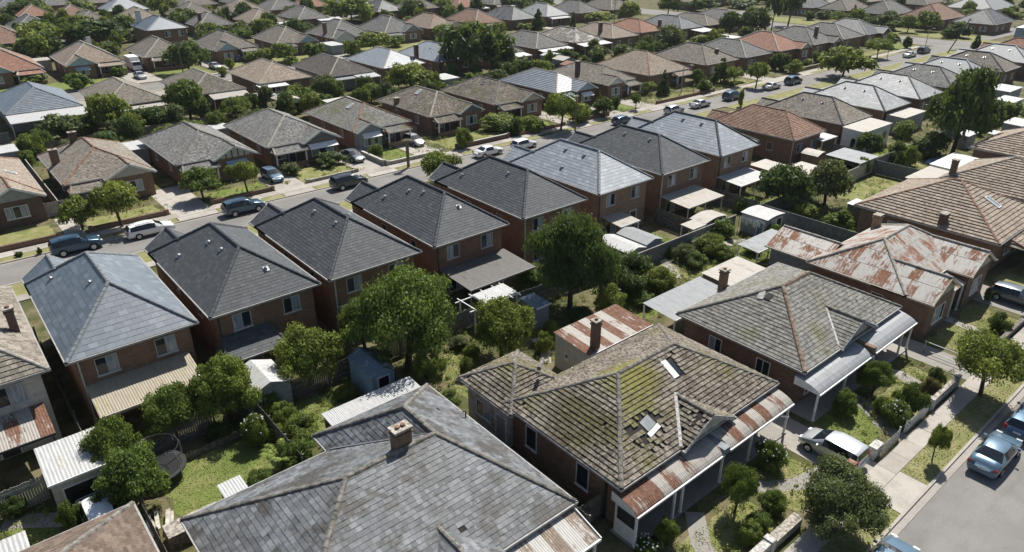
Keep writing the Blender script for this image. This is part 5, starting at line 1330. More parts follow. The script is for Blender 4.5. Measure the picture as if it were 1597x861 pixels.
t = thing('water_tank', 'low round white tank lid in the middle yard', 'tank', None, (58.6, 39.3, 0))
k = MB(); k.tube((0, 0, 0), (0, 0, 0.9), 1.25, 1.25, 18); k.build('tank_wall', 'render_cream', t)
k = MB(); k.tube((0, 0, 0.905), (0, 0, 1.02), 1.32, 0.9, 18); k.build('lid', 'tin_cream', t)
t = thing('letterbox', 'letterbox on a thin post beside the silver hatchback', 'letterbox', None, (37.0, 12.35, 0))
k = MB(); k.box(-0.04, -0.04, 0, 0.04, 0.04, 0.95); k.build('post', 'old_wood', t)
k = MB(); k.box(-0.17, -0.22, 0.955, 0.17, 0.22, 1.2); k.box(-0.2, -0.25, 1.2, 0.2, 0.25, 1.24); k.build('box', 'ridge_red', t)
t = thing('meter_box', 'pair of pale letterboxes at the end of the white fence', 'letterbox', None, (39.9, 12.3, 0))
for i, dx in enumerate((-0.02, 0.48)):
    k = MB(); k.box(dx - 0.2, -0.22, 0, dx + 0.2, 0.22, 0.85); k.box(dx - 0.24, -0.26, 0.85, dx + 0.24, 0.26, 0.93); k.build('pillar', 'stone_white', t)
t = thing('gate', 'thin metal gate frame across the side drive of the rusty cottage', 'gate', None, (55.2, 14.2, 0))
for y in (-1.3, 1.3):
    k = MB(); k.box(-0.04, y - 0.04, 0, 0.04, y + 0.04, 1.0); k.build('post', 'metal_grey', t)
k = MB()
for zz in (0.2, 0.92): k.box(-0.025, -1.25, zz, 0.025, 1.25, zz + 0.05)
k.build('rail', 'metal_grey', t)
t = thing('clothesline', 'white washing hung on a line in front of the shed with louvre doors', 'clothesline', None, (65.0, 37.6, 0))
for y in (-1.4, 1.4):
    k = MB(); k.tube((0, y, 0), (0, y, 1.9), 0.03, 0.03, 6); k.build('pole', 'metal_grey', t)
k = MB(); k.beam((0, -1.4, 1.86), (0, 1.4, 1.86), 0.015, 0.015); k.build('line', 'metal_grey', t)
for i, (y, h) in enumerate(((-0.95, 0.55), (-0.45, 0.75), (0.05, 0.5), (0.5, 0.8), (0.95, 0.6))):
    k = MB(); k.hexa([(-0.02, y - 0.18, 1.85 - h), (0.03, y + 0.17, 1.9 - h), (0.045, y + 0.17, 1.9 - h), (-0.005, y - 0.18, 1.85 - h), (-0.012, y - 0.2, 1.86), (-0.012, y + 0.2, 1.86), (0.012, y + 0.2, 1.86), (0.012, y - 0.2, 1.86)])
    k.build('cloth', 'white_paint', t)
t = thing('dark_post', 'dark timber post standing in the sunny yard behind the rust-striped roof', 'post', None, (41.9, 35.4, 0))
k = MB(); k.box(-0.1, -0.1, 0, 0.1, 0.1, 2.1); k.build('post', 'fence_wood', t)
k = MB(); k.box(0.12, -0.08, 0, 0.26, 0.08, 1.75); k.build('post', 'fence_wood', t)
t = thing('tarpaulin', 'blue tarpaulin heaped in the yard behind the brightest white roof', 'tarpaulin', None, (108.4, 35.6, 0))
mb = MB(); rg = random.Random(4); gx = 9
hh_ = [[(0.25 + 0.35 * rg.random()) * (1 if 0 < i < gx - 1 and 0 < j < gx - 1 else 0.1) for j in range(gx)] for i in range(gx)]
for i in range(gx - 1):
    for j in range(gx - 1):
        f = lambda a, b: (-2.4 + 4.8 * a / (gx - 1), -1.0 + 2.0 * b / (gx - 1), 0.02 + hh_[a][b])
        mb.face([f(i, j), f(i + 1, j), f(i + 1, j + 1), f(i, j + 1)])
mb.build('sheet', 'plastic_blue', t)
rg = random.Random(8)
for (lab, x, y, m, cnt, ln) in (('stacked pale timber offcuts in the alley left of the big slate roof', 4.1, 35.4, 'board_cream', 6, 1.6), ('loose weathered boards on the stone edging behind the big slate roof', 8.6, 33.9, 'old_wood', 4, 1.6),
                                ('pale rubble pieces beside the weedy bush and the outbuilding', 33.2, 35.6, 'stone', 7, 0.6), ('scattered pale slabs on the vegetable plot in the middle yard', 60.6, 37.6, 'concrete', 6, 0.9),
                                ('old boards and junk on the dry grass by the dark clump of trees', 50.0, 37.6, 'old_wood', 5, 1.2)):
    t = thing('junk_pile', lab, 'junk', None, (x, y, 0))
    for i in range(cnt):
        k = MB(); a = rg.uniform(0, 3.1) if ln < 1.3 else rg.uniform(-0.25, 0.25) + 1.4
        k.obox((rg.uniform(-0.6, 0.6), rg.uniform(-0.5, 0.5), 0.05 + 0.07 * i), Vector((math.cos(a), math.sin(a), 0)) * ln / 2, Vector((-math.sin(a), math.cos(a), 0)) * 0.11 * (2 if ln < 1.3 else 1), (0, 0, 0.035))
        k.build('board' if 'wood' in m or 'board' in m else 'slab', m, t)

# ------------------------------------------------------------------ fences and garden walls
GFN = 'fences between the yards'
def fence(label, p, q, h, mat='fence_wood', kind='paling', capm=None, group=GFN, single=False, name='fence', z0=0.0, th=0.12):
    p, q = Vector((p[0], p[1], 0)), Vector((q[0], q[1], 0))
    L = (q - p).length; ang = math.atan2(q.y - p.y, q.x - p.x)
    t = thing(name, label, 'fence' if name != 'garden_wall' else 'wall', group, p, ang)
    rg = random.Random(int(p.x * 7 + p.y))
    if kind == 'wall':
        mb = MB(); mb.box(0, -th, 0, L, th, h - 0.06); mb.build('wall', mat, t)
        n = max(1, int(L / 1.6))
        for i in range(n):
            k = MB(); k.box(L * i / n + 0.01, -th - 0.035, h - 0.058 + rg.random() * 0.01, L * (i + 1) / n - 0.01, th + 0.035, h + 0.02); k.build('coping', capm or mat, t)
        for x in ((0.15, L - 0.15) if L > 3 else ()):
            k = MB(); k.box(x - 0.2, -th - 0.08, 0, x + 0.2, th + 0.08, h + 0.12); k.build('pier', mat, t)
        return t
    n = max(2, int(L / 2.4) + 1)
    for i in range(n):
        x = L * i / (n - 1)
        k = MB(); k.box(x - 0.05, 0.03, 0, x + 0.05, 0.13, h); k.build('post', mat, t)
    for zz in ((0.35, h - 0.35) if kind != 'sheet' else (h - 0.02,)):
        k = MB(); k.box(0, (0.005 if kind != 'sheet' else -0.035), zz, L, (0.028 if kind != 'sheet' else 0.045), zz + 0.08); k.build('rail', capm or mat, t)
    w = 0.14 if kind == 'paling' else 0.5
    m = int(L / w)
    if kind == 'picket': w = 0.2; m = int(L / w)
    mb = MB()
    for i in range(m):
        x = i * w; hh = h + rg.uniform(-0.03, 0.03) - (0.03 if kind == 'sheet' else 0)
        k = MB() if single else mb
        g = 0.012 if kind == 'paling' else (0.05 if kind == 'picket' else 0.0)
        k.box(x + g, -0.022, 0.03, x + w - g, 0.0 if kind != 'sheet' else -0.004 * (i % 2), hh, 0, rg.random())
        if single: k.build('paling', mat, t)
    if not single: mb.build('palings', mat, t, kind='stuff')
    return t
fence('weathered paling fence at the left edge beside the garage', (-6.5, 41.3), (-0.15, 41.45), 1.75, 'fence_pale', single=True)
fence('tall fence in the dark passage between the cream and the blue-slate houses', (2.5, 61), (2.5, 44.2), 1.8, 'fence_wood', capm='fence_pale')
fence('fence with a pale top rail behind the trampoline', (3.9, 41.5), (9.5, 41.5), 1.7, 'fence_wood', capm='fence_pale')
fence('low timber edging fence along the top of the sunny lawn', (6.3, 39.6), (11.9, 39.9), 0.55, 'old_wood', capm='fence_pale')
fence('diagonal-looking yard fence with a bright top rail, left of the fern-like palm', (12.0, 40.9), (12.0, 33.6), 1.7, 'fence_wood', capm='fence_pale')
fence('fence behind the white gabled shed', (12.1, 41.4), (20.6, 41.5), 1.6, 'fence_wood', capm='fence_pale')
fence('fence behind the largest bushy tree', (20.8, 41.5), (30.0, 41.5), 1.7, 'fence_wood')
fence('side fence right of the sunny lawn strip, by the feathery tree', (20.9, 41.4), (20.9, 34.0), 1.6, 'fence_wood')
fence('fence between the round pergola tree and the tall dark tree', (30.1, 41.5), (45.8, 40.3), 1.7, 'fence_grey')
fence('long fence with a bright cap crossing behind the pair of metal sheds', (46.0, 39.7), (65.2, 39.55), 1.75, 'fence_grey', 'sheet', capm='fence_pale')
fence('dark side fence beside the big awning of the pale blue-grey roofed house', (50.2, 45.5), (50.2, 40.2), 1.8, 'fence_wood')
fence('dark fence between the cream awning and the pair of metal sheds', (60.2, 46.6), (60.2, 42.1), 1.8, 'fence_wood', capm='fence_pale')
fence('brown fence under the white awning at the end of the brick row', (70.4, 46.5), (70.4, 39.8), 1.9, 'fence_wood')
fence('grey fence right of the shed with louvre doors', (69.0, 39.5), (81.2, 39.3), 1.8, 'fence_grey', 'sheet')
fence('grey fence running down towards the rusty cottage', (70.2, 39.2), (70.2, 27.2), 1.75, 'fence_grey', 'sheet')
fence('pale fence piece under the wide grey carport', (88.8, 39.1), (96.3, 39.3), 1.8, 'fence_pale', 'sheet')
fence('dark sheet fence closing the dry lawn above the skylight roof', (96.5, 39.2), (96.5, 32.8), 1.8, 'fence_grey', 'sheet')
fence('fence between the arched shed and the white outbuilding', (99.9, 48.5), (99.9, 43.4), 1.8, 'fence_wood')
fence('grey fence behind the dark round bush and the white outbuilding', (96.6, 39.4), (130.0, 39.4), 1.8, 'fence_grey', 'sheet')
fence('timber fence beside the dark side wall of the big slate roof', (21.6, 33.8), (21.6, 19.2), 1.6, 'fence_wood')
fence('grey paling gate fence left of the mossy house verandah', (20.7, 19.9), (23.3, 19.9), 1.7, 'fence_wood')
fence('side fence between the mossy house and the grey tiled house', (39.4, 28.0), (39.4, 18.8), 1.6, 'fence_wood')
fence('side fence between the grey tiled house and the rusty cottage', (55.9, 27.5), (55.9, 22.3), 1.6, 'fence_wood')
fence('fence in the left alley next to the brown shingled roof corner', (3.6, 36.0), (3.6, 20.0), 1.6, 'fence_wood', capm='fence_pale')
fence('fence behind the cream two-storey house', (-6, 44.0), (-6, 36), 1.7, 'fence_wood')
fence('fence between the red-brown bungalow and its brown neighbour', (10.0, 113.0), (10.0, 92.0), 1.7, 'fence_grey', 'sheet', capm='fence_pale')
fence('pale timber gate fence beside the red-brown bungalow', (8.6, 92.2), (11.2, 92.2), 1.7, 'fence_pale')
fence('far fence in front of the upper red bungalow shrubs', (-6, 131), (10.5, 131), 1.6, 'fence_grey', 'sheet')
fence('fence between the two mossy bungalows', (59.8, 112), (59.8, 94), 1.6, 'fence_wood')
fence('back fence line behind the far street row, left part', (11, 121.5), (48, 121.5), 1.6, 'fence_wood')
fence('back fence line behind the far street row, right part', (62, 121.5), (128, 121.5), 1.6, 'fence_wood')
GWL = 'low garden walls along the pavements'
def wall_(label, p, q, h, mat='brick_brown', capm='ridge_grey', th=0.12): return fence(label, p, q, h, mat, 'wall', capm, GWL, name='garden_wall', th=th)
wall_('low brown brick wall at the left end of the far street', (-8, 84.15), (8.6, 84.15), 0.65, capm='brick_dark')
wall_('low brick wall behind the white station wagon', (11.2, 84.15), (19.4, 84.15), 0.6, capm='brick_dark')
wall_('low brick wall below the half-timbered gable', (24.3, 84.3), (32.1, 84.3), 0.55, capm='brick_dark')
wall_('low grey kerb wall before the white-awninged gable', (36.5, 84.2), (43.9, 84.2), 0.45, 'stone', 'stone')
wall_('pale stone wall in front of the white bay window house', (48.3, 84.0), (57.6, 84.0), 0.6, 'stone', 'stone_white')
wall_('pale rail-topped wall before the yellow-green hedge', (60.2, 84.1), (70.4, 84.1), 0.8, 'brick_dark', 'stone_white')
wall_('brown brick wall below the small green lawn', (72.4, 84.0), (82.4, 84.0), 0.55, capm='brick_dark')
wall_('long brown brick wall with the pale hedge on top', (86.3, 84.0), (93.0, 84.0), 0.75, capm='brick_dark')
wall_('wall before the planted garden of the reddish brown bungalow', (106.2, 84.2), (124.0, 84.2), 0.6, capm='brick_dark')
wall_('low wall of the planted bank at the wide driveway', (157.2, 85.0), (172.0, 85.0), 0.7, 'brick_orange', 'stone')
wall_('side wall of the white bay window house driveway', (48.2, 84.3), (48.2, 91.2), 0.7, 'stone', 'stone_white', 0.16)
fence('white front fence, lower stretch beside the letterboxes', (40.4, 12.0), (43.0, 12.0), 0.95, 'stone_white', 'picket', group=GWL, single=True, name='picket_fence')
fence('white front fence, middle stretch with square piers', (44.0, 12.0), (47.4, 12.0), 1.0, 'white_paint', 'picket', group=GWL, single=True, name='picket_fence')
wall_('pale rendered front wall under the broad street tree', (47.7, 12.05), (52.3, 12.05), 0.85, 'stone_white', 'stone')
wall_('white rough stone front wall at the bottom, under the large dense tree', (22.6, 12.35), (28.4, 12.35), 0.85, 'stone_white', 'stone_white', 0.2)
wall_('stepped stone front wall right of the rough white one', (28.7, 12.4), (31.3, 12.4), 0.6, 'stone', 'stone', 0.25)
wall_('low dark wall right of the rusty cottage lawn', (58.2, 12.05), (66.3, 12.05), 0.6, 'fence_wood', 'old_wood')
wall_('old stone and timber retaining edge behind the big slate roof', (4.0, 33.4), (6.9, 33.4), 0.9, 'old_wood', 'stone', 0.55)

# ------------------------------------------------------------------ what stands where (metres): kind, x, y, height, radius, hue, group, label / kind, x, y, heading, paint, label
TREES = [
('b',3.3,40.7,4.1,1.6,0,'Y','leafy tree growing over the striped white garage roof'),
('b',3.8,37.6,3.7,2.1,0,'Y','broad leafy tree between the white garage and the trampoline'),
('b',7.3,42.4,3.9,1.9,0,'Y','round bright tree in front of the yellowish sheet awning'),
('b',10.6,41.8,4.9,2.1,1,'Y','tree at the corner of the yellowish awning, left of the gabled white shed'),
('b',16.7,42.4,4.5,2.3,1,'Y','tree just right of the white gabled shed, against the brick two-storey house'),
('d',23.0,39.3,8.4,3.8,0,'Y','largest bushy tree in the middle yards, below the charcoal two-storey roof'),
('b',21.9,43.7,4.5,2.2,0,'Y','tree leaning against the left flank of the largest bushy tree'),
('b',29.5,36.2,4.9,2.6,1,'Y','round tree under the white pergola frame'),
('e',22.5,35.7,3.4,1.4,1,'Y','light green feathery tree behind the big slate roof ridge'),
('d',39.0,38.4,9.0,3.5,2,'Y','tall dark tree hiding a two-storey house corner, right of the grey flat awning'),
('s',39.3,43.5,2.3,1.9,0,'Y','low tree beside the grey flat awning, left of the tall dark tree'),
('s',45.6,37.3,3.5,2.4,2,'Y','dark clump of garden trees just below the pair of small metal sheds'),
('s',40.6,35.4,2.9,1.7,1,'Y','light green creeper-like bush beside the dark post in the sunny yard'),
('s',47.6,35.5,2.2,1.6,1,'Y','bush with bright tips above the grey metal carport'),
('d',74.7,39.6,5.4,3.2,2,'Y','large dark round tree behind the white brick-front shed'),
('d',79.8,37.0,5.6,2.9,3,'Y','grey-green tree right of the large dark round tree'),
('s',62.3,39.4,2.0,1.5,0,'Y','round bush against the fence, left of the white shed with louvre doors'),
('s',57.8,37.4,2.1,1.7,1,'Y','bright bush beside the low white tank in the middle yard'),
('s',71.1,42.0,1.7,1.5,1,'Y','small bright bush behind the white shed with louvre doors'),
('s',74.3,36.3,1.8,1.7,1,'Y','sunlit bush in front of the fence under the large dark round tree'),
('s',54.0,39.9,1.3,1.1,0,'Y','small round bush on the sunny dry lawn by the fence'),
('s',54.6,37.9,1.7,1.3,3,'Y','pale leafed bush on the sunny dry lawn'),
('s',74.0,32.4,2.1,1.7,0,'Y','bush left of the small cream-roofed outhouse'),
('d',113.2,35.6,12.0,4.6,2,'Y','huge dark tree standing among the pale metal sheds on the right'),
('s',117.7,44.3,2.6,2.1,1,'Y','bush at the fence left of the huge dark tree'),
('s',109.4,37.2,3.6,2.2,2,'Y','dark bush behind the brightest white flat roof'),
('s',103.2,37.4,2.9,1.5,1,'Y','yellow-green bush in the fenced lawn behind the brightest white roof'),
('s',103.8,39.6,2.8,1.4,2,'Y','dark bush by the grey fence, left of the yellow-green bush'),
('s',132.8,37.4,3.5,1.9,1,'Y','light green round bush right of the huge dark tree'),
('s',128.4,37.8,2.3,1.4,1,'Y','small round bush under the huge dark tree, by a white roof'),
('s',143.0,37.8,3.2,2.3,0,'Y','bushy hedge at the right edge above a white flat roof'),
('s',125.0,51.7,3.2,2.1,2,'Y','dark bush growing at the corner of the white flat-roofed outbuilding'),
('d',103.2,43.3,3.7,2.2,2,'Y','round dark bush in front of the white outbuilding with the arched window'),
('s',94.5,39.8,2.4,1.1,0,'Y','clipped green hedge bush below the fence corner'),
('s',101.7,38.4,2.2,1.0,2,'Y','little dark shrub right of the clipped hedge bush'),
('s',177.6,62.8,3.6,2.9,1,'Y','bushy greenery above the huge dark tree, beside the brown roof'),
('s',13.0,40.9,1.9,1.1,0,'Y','low bush in front of the white gabled shed'),
('s',11.0,38.4,2.2,1.0,4,'Y','shrub with clusters of white flowers beside the yard fence'),
('s',13.3,39.5,1.4,0.9,1,'Y','yellowish bush behind the diagonal yard fence'),
('s',13.6,37.2,1.6,1.2,1,'Y','loose green bush at the end of the diagonal yard fence'),
('s',12.1,34.6,2.0,1.2,0,'Y','bush at the back corner of the big slate roof'),
('p',11.3,35.1,1.6,1.2,1,'Y','fern-like palm in the yard behind the big slate roof'),
('s',9.6,34.3,1.3,0.9,0,'Y','low shrub behind the small white lean-to roof'),
('s',0.4,38.1,1.8,0.7,0,'Y','bush in front of the garage opening'),
('s',-1.9,41.1,1.4,0.7,2,'Y','dark bush below the paling fence at the left edge'),
('s',26.0,35.9,1.5,0.7,0,'Y','scrubby bush at the corner of the cream back room'),
('s',32.6,34.7,1.6,0.8,1,'Y','weedy bush left of the rust-striped outbuilding'),
('s',27.8,39.4,1.0,1.0,3,'Y','grey-green weeds beside the largest bushy tree'),
('s',44.2,34.9,1.3,1.2,0,'Y','low bush on the grass behind the rust-striped roof'),
('s',58.0,36.0,1.3,1.5,1,'Y','vegetable-like green growth in the middle yard'),
('s',1.2,52.6,1.4,0.5,2,'Y','dark shrub in the passage beside the cream two-storey house'),
('s',22.8,33.7,1.2,0.9,0,'Y','bush at the right flank of the feathery tree'),
('s',27.7,37.6,1.1,0.7,1,'Y','pale weeds at the edge of the dry lawn strip'),
('s',37.7,35.8,1.6,1.2,2,'Y','dark bush at the foot of the tall dark tree'),
('s',34.4,36.0,1.6,0.8,1,'Y','sunny weeds left of the rust-striped outbuilding'),
('s',54.3,36.6,1.4,1.3,0,'Y','bush behind the beige flat-roofed back room'),
('s',61.4,34.9,1.6,1.3,1,'Y','leafy vegetable bed before the shed with louvre doors'),
('s',66.2,35.6,1.6,1.0,0,'Y','small bush at the louvre doors'),
('s',54.3,41.4,1.4,1.0,2,'Y','dark bush behind the middle fence'),
('s',46.3,39.9,2.3,1.5,2,'Y','dark bush between the tall dark tree and the fence'),
('s',9.4,40.5,1.2,0.9,2,'Y','dark bush at the back fence below the yellowish awning'),
('s',17.8,39.0,1.2,0.8,1,'Y','low green weeds on the sunny strip behind the narrow white lean-to'),
('s',12.1,38.0,1.1,0.6,1,'Y','yellow-green weeds at the foot of the diagonal fence'),
('s',36.0,46.1,1.2,0.9,2,'Y','creeper growing on the white pergola frame'),
('t',52.2,10.4,4.6,2.7,1,'S','street tree with a broad crown on the verge of the near street'),
('t',42.4,9.7,2.6,0.7,1,'S','little round sapling on the grass verge of the near street'),
('d',32.2,10.7,4.1,2.5,3,'S','large dense tree over the pavement at the bottom edge'),
('t',29.3,15.1,3.2,1.1,0,'S','tall shrub in front of the rust-striped verandah'),
('s',24.7,16.3,1.5,0.7,0,'S','round shrub by the white verandah end screen'),
('s',31.0,13.8,1.4,0.8,0,'S','shrub behind the white stone front wall'),
('s',28.1,13.4,1.2,0.8,1,'S','yellow-green shrub in the corner of the front wall'),
('s',34.1,15.9,2.0,1.0,4,'S','dark shrub with white flowers beside the rusty verandah end'),
('s',23.5,16.7,0.6,0.7,4,'S','white-flowered low shrub at the bottom edge by the verandah'),
('b',46.4,15.4,2.7,1.2,0,'S','tree in front of the grey curved verandah'),
('s',42.8,15.6,1.9,0.9,0,'S','leafy shrub at the left post of the grey curved verandah'),
('s',46.2,12.8,2.4,1.0,0,'S','bush behind the white front fence'),
('s',49.4,12.8,1.5,0.7,5,'S','brownish shrub by the white front fence'),
('s',44.4,12.9,1.7,1.0,4,'S','flowering bush beside the curved garden path'),
('s',44.8,14.0,1.4,0.7,1,'S','small light shrub beside the curved garden path'),
('s',63.3,13.0,1.6,1.0,0,'S','bush by the low wall right of the rusty house'),
('s',68.4,15.6,1.2,0.4,3,'S','slim pale shrub at the rusty house wall'),
('s',51.2,13.1,1.4,0.7,2,'S','dark bush at the foot of the side driveway'),
('s',29.3,13.6,1.1,0.7,0,'S','shrub between the tall shrub and the front wall'),
('t',14.3,83.5,5.0,2.6,1,'A','round-headed street tree beside the white wagon'),
('b',10.8,85.6,3.6,2.1,1,'A','low spreading tree left of the white wagon, by the brick wall'),
('b',24.2,86.5,4.1,2.5,0,'A','round green tree in the driveway garden left of the blue wagon'),
('t',29.2,85.3,4.0,1.8,1,'A','small light tree in front of the half-timbered gable'),
('t',49.5,73.1,4.0,2.7,1,'A','bright round street tree just above the middle charcoal roof'),
('t',80.0,82.4,5.7,3.3,1,'A','street tree with a shadow on the footpath beside the timber power pole'),
('s',85.6,83.9,3.2,2.2,1,'A','round bush right of the power pole behind the brick wall'),
('d',91.3,83.6,3.5,2.0,2,'A','dark round shrub before the grey-tiled house'),
('s',61.4,84.0,3.0,1.4,1,'A','clipped round bush before the mossy-roofed porch house'),
('s',72.4,89.4,2.5,3.4,1,'A','yellow-green hedge bush before the second mossy roof'),
('s',75.8,84.7,2.4,2.2,1,'A','low yellow-green bush left of the street tree'),
('s',72.3,85.4,2.5,1.9,2,'A','dark hedge behind the white car'),
('s',72.6,84.8,2.7,1.3,0,'A','bush at the left of the small green lawn'),
('s',90.3,85.2,1.2,1.5,1,'A','pale hedge on top of the brick wall'),
('t',99.8,83.7,2.9,1.1,0,'A','tiny round tree on the lawn left of the white hatchback'),
('c',113.4,88.5,4.8,1.4,2,'A','dark upright shrub before the reddish tiled house'),
('s',121.4,84.9,2.8,1.6,2,'A','dark rounded shrub right of the curved lamp post'),
('s',126.5,90.3,3.2,1.4,0,'A','small tree behind the curved lamp post'),
('c',131.8,88.2,5.3,2.3,2,'A','dark conical tree before the grey brown house'),
('t',131.5,84.8,3.7,2.0,1,'A','bright round tree right of the dark conical tree'),
('t',133.4,80.8,4.9,2.3,1,'A','round tree with a bare trunk on the sunny verge'),
('s',154.6,89.5,3.3,1.7,2,'A','dark round bush left of the driveway wall'),
('s',154.6,87.6,4.1,1.9,2,'A','dark bushes before the red-roofed house'),
('s',153.7,84.2,2.9,1.8,1,'A','ball-shaped bush beside the wide driveway'),
('s',163.0,86.4,1.8,1.2,1,'A','small ball bush on the planted bank'),
('s',170.0,87.5,3.0,1.7,0,'A','round bush behind the planted bank'),
('d',156.6,74.4,6.5,5.2,1,'A','huge rounded tree overhanging the far street'),
('s',188.0,92.3,2.7,2.2,2,'A','dark bush behind the huge rounded tree'),
('t',187.8,81.5,4.5,3.1,1,'A','tree with a round shadow on the road near the junction'),
('b',207.3,87.1,4.1,2.3,1,'A','bright tree at the corner of the junction'),
('s',210.3,84.0,2.9,1.4,2,'A','small dark bush at the junction verge'),
('s',10.3,115.6,1.8,1.1,2,'A','bush squeezed between the red-brown bungalow and its neighbour'),
('s',42.3,89.4,1.7,2.3,2,'A','dark low shrubs before the white-awninged gable'),
('s',36.5,88.9,1.6,1.3,3,'A','pale shrubs at the kerbside lawn'),
('s',49.6,88.7,1.8,1.0,0,'A','small shrub below the white bay window'),
('s',6.0,81.1,0.8,0.3,2,'A','tiny shrub by the low brick wall'),
('s',112.1,91.5,2.3,1.9,1,'A','flowery shrubs before the brown house wall'),
('s',98.1,87.1,2.2,1.0,2,'A','narrow shrub at the gabled brown house'),
('c',97.7,90.6,2.8,0.7,1,'A','thin upright shrub left of the gable window'),
('palm',50.1,81.3,4.2,0.9,5,'A','shaggy brown palm trunk at the kerb'),
('s',4.3,81.7,0.6,0.4,2,'A','low shrub behind the front wall at far left'),
('s',116.2,72.9,3.2,0.6,1,'A','wispy yellow plant at the roof edge by the street'),
('d',24.3,129.1,6.3,3.6,1,'B','broad bright tree between the grey-roofed house with a white lean-to and the brown roof'),
('d',36.5,128.6,6.7,3.6,0,'B','tall tree in front of the brown roof, left of the rounded white awning'),
('s',17.4,127.8,3.8,3.2,3,'B','grey-green bushes below the white lean-to'),
('s',11.7,121.9,2.8,1.7,1,'B','bright bushes beside the white slab roof at left'),
('s',10.4,115.7,2.2,1.4,0,'B','dark-based bush under the white slab roof'),
('s',21.8,131.8,2.6,2.0,1,'B','light bush at the right end of the white lean-to'),
('s',24.2,124.3,2.6,2.1,3,'B','bush at the foot of the broad bright tree'),
('s',29.5,125.5,3.6,3.2,2,'B','dark shrubbery left of the tall tree'),
('b',41.2,120.3,4.4,2.2,1,'B','golden-green tree beside the rounded white awning'),
('s',38.4,121.3,2.2,1.7,0,'B','round bush left of the golden-green tree'),
('s',46.9,127.4,3.2,1.4,2,'B','dark bush right of the golden-green tree'),
('b',61.7,128.5,4.3,2.6,3,'B','round grey-green tree before the dark brown roof'),
('b',66.7,119.8,3.5,2.3,1,'B','light round tree above the first mossy roof'),
('s',54.9,123.7,3.6,3.1,0,'B','bushy hedge behind the grey gabled roofs'),
('s',51.1,120.7,1.5,1.4,1,'B','bright little bush behind the grey gabled roofs'),
('s',49.3,128.6,2.4,1.4,0,'B','bush left of the small carport roof'),
('d',77.7,122.6,5.8,5.2,1,'B','wide dark-bottomed tree left of the white shed'),
('d',98.3,128.6,11.2,7.2,2,'B','tallest dark tree cluster in the middle distance'),
('d',107.4,130.2,6.8,3.0,2,'B','dark tree on the right side of the tallest cluster'),
('s',101.4,123.0,3.3,2.6,3,'B','bushes at the foot of the tallest cluster'),
('s',84.0,121.3,1.4,1.6,1,'B','low bush behind the second mossy roof'),
('d',123.6,126.9,3.5,2.2,2,'B','dark round tree before the white-trimmed house'),
('s',105.3,121.7,4.1,2.6,3,'B','grey-green bush left of the grey tiled roof'),
('b',134.1,125.4,3.4,2.8,3,'B','round bush in front of the long white awning'),
('s',141.2,124.4,2.9,2.8,2,'B','bush right of the blue-windowed house'),
('d',152.7,118.1,6.9,4.2,3,'B','feathery tall tree behind the grey brown roof'),
('s',150.7,124.1,4.3,2.7,2,'B','dark tree left of the feathery tall tree'),
('s',173.2,122.8,2.4,4.0,1,'B','long hedge right of the feathery tall tree'),
('s',183.2,125.9,3.4,2.3,1,'B','light bush beside the white flat awning in the distance'),
('d',195.6,129.9,6.7,3.4,2,'B','dark tree right of the pale brown double roof'),
('d',199.3,124.2,8.3,5.1,2,'B','bulky dark tree at the head of the far street row'),
('s',192.1,121.9,3.7,2.5,2,'B','dark bush under the bulky dark tree'),
('d',31.2,229.4,7.3,5.3,1,'C','bright tree clump above the red-roofed bungalow'),
('s',30.7,212.4,6.5,4.0,2,'C','dark side of the bright tree clump above the red bungalow'),
('d',44.3,229.9,6.6,8.0,2,'C','long dark tree mass behind the blue-gabled house'),
('b',50.4,171.3,7.3,4.7,2,'C','dark full tree between two brown gabled houses'),
('s',22.5,180.2,1.7,1.9,1,'C','bright shrub before the red-roofed bungalow'),
('s',20.7,179.9,2.3,3.0,1,'C','low green bushes beside the grey ridge at left'),
('s',27.4,168.1,3.2,2.5,0,'C','bushes in front of the blue gable window'),
('s',29.6,186.7,2.1,1.3,1,'C','small bush left of the blue gable window'),
('s',37.4,178.6,2.2,1.9,0,'C','round bush right of the blue gable'),
('s',59.6,171.5,2.3,1.2,1,'C','small yellow bush beside the driveway cars'),
('s',54.9,163.5,2.1,1.4,1,'C','small bush in front of the driveway cars'),
('s',67.0,176.9,2.5,2.1,1,'C','bush right of the driveway gable house'),
('b',73.2,172.2,4.6,2.9,0,'C','round tree before the house with the pale blue gable'),
('s',69.6,175.1,3.1,2.7,1,'C','light bush left of the round tree'),
('s',81.4,172.5,3.9,2.8,0,'C','bushes before the pale blue gable'),
('s',72.8,167.3,1.9,1.9,1,'C','little light bush between two roofs'),
('d',97.8,172.4,4.8,4.3,1,'C','bright rounded tree between the white gabled house and the slate-winged house'),
('s',90.2,169.8,3.9,2.3,0,'C','bush against the white gabled wall'),
('s',106.5,175.4,2.8,2.7,0,'C','bush in front of the slate-winged house'),
('b',123.5,177.1,4.3,3.4,1,'C','tree before the red and brown roof'),
('s',143.9,176.5,3.6,2.4,1,'C','round bush right of the red-brown roof'),
('c',160.0,176.4,6.2,2.5,2,'C','dark conifer left of the white panelled roof'),
('c',173.5,174.5,4.7,1.2,2,'C','slim cypress in front of the white panelled house'),
('s',155.6,178.1,2.2,2.5,1,'C','light bush left of the dark conifer'),
('b',186.5,174.5,4.0,4.9,1,'C','golden tree before the brown roof beyond'),
('d',198.9,172.9,6.2,4.3,1,'C','large rounded tree right of the golden tree'),
('s',33.5,263.0,2.7,2.9,3,'F','pale bush below the far grey roof'),
('d',39.8,303.7,7.1,6.0,2,'F','dark tall tree at the top left'),
('b',46.7,310.4,4.1,3.3,1,'F','tree beside the far orange roof'),
('d',57.5,307.9,5.8,5.7,1,'F','round tree left of the dark-framed far house'),
('d',80.4,293.3,7.2,5.0,1,'F','bright dense tree above the two-storey slate-blue house'),
('s',55.5,231.5,3.4,3.7,3,'F','grey-green tree below the two-storey slate-blue house'),
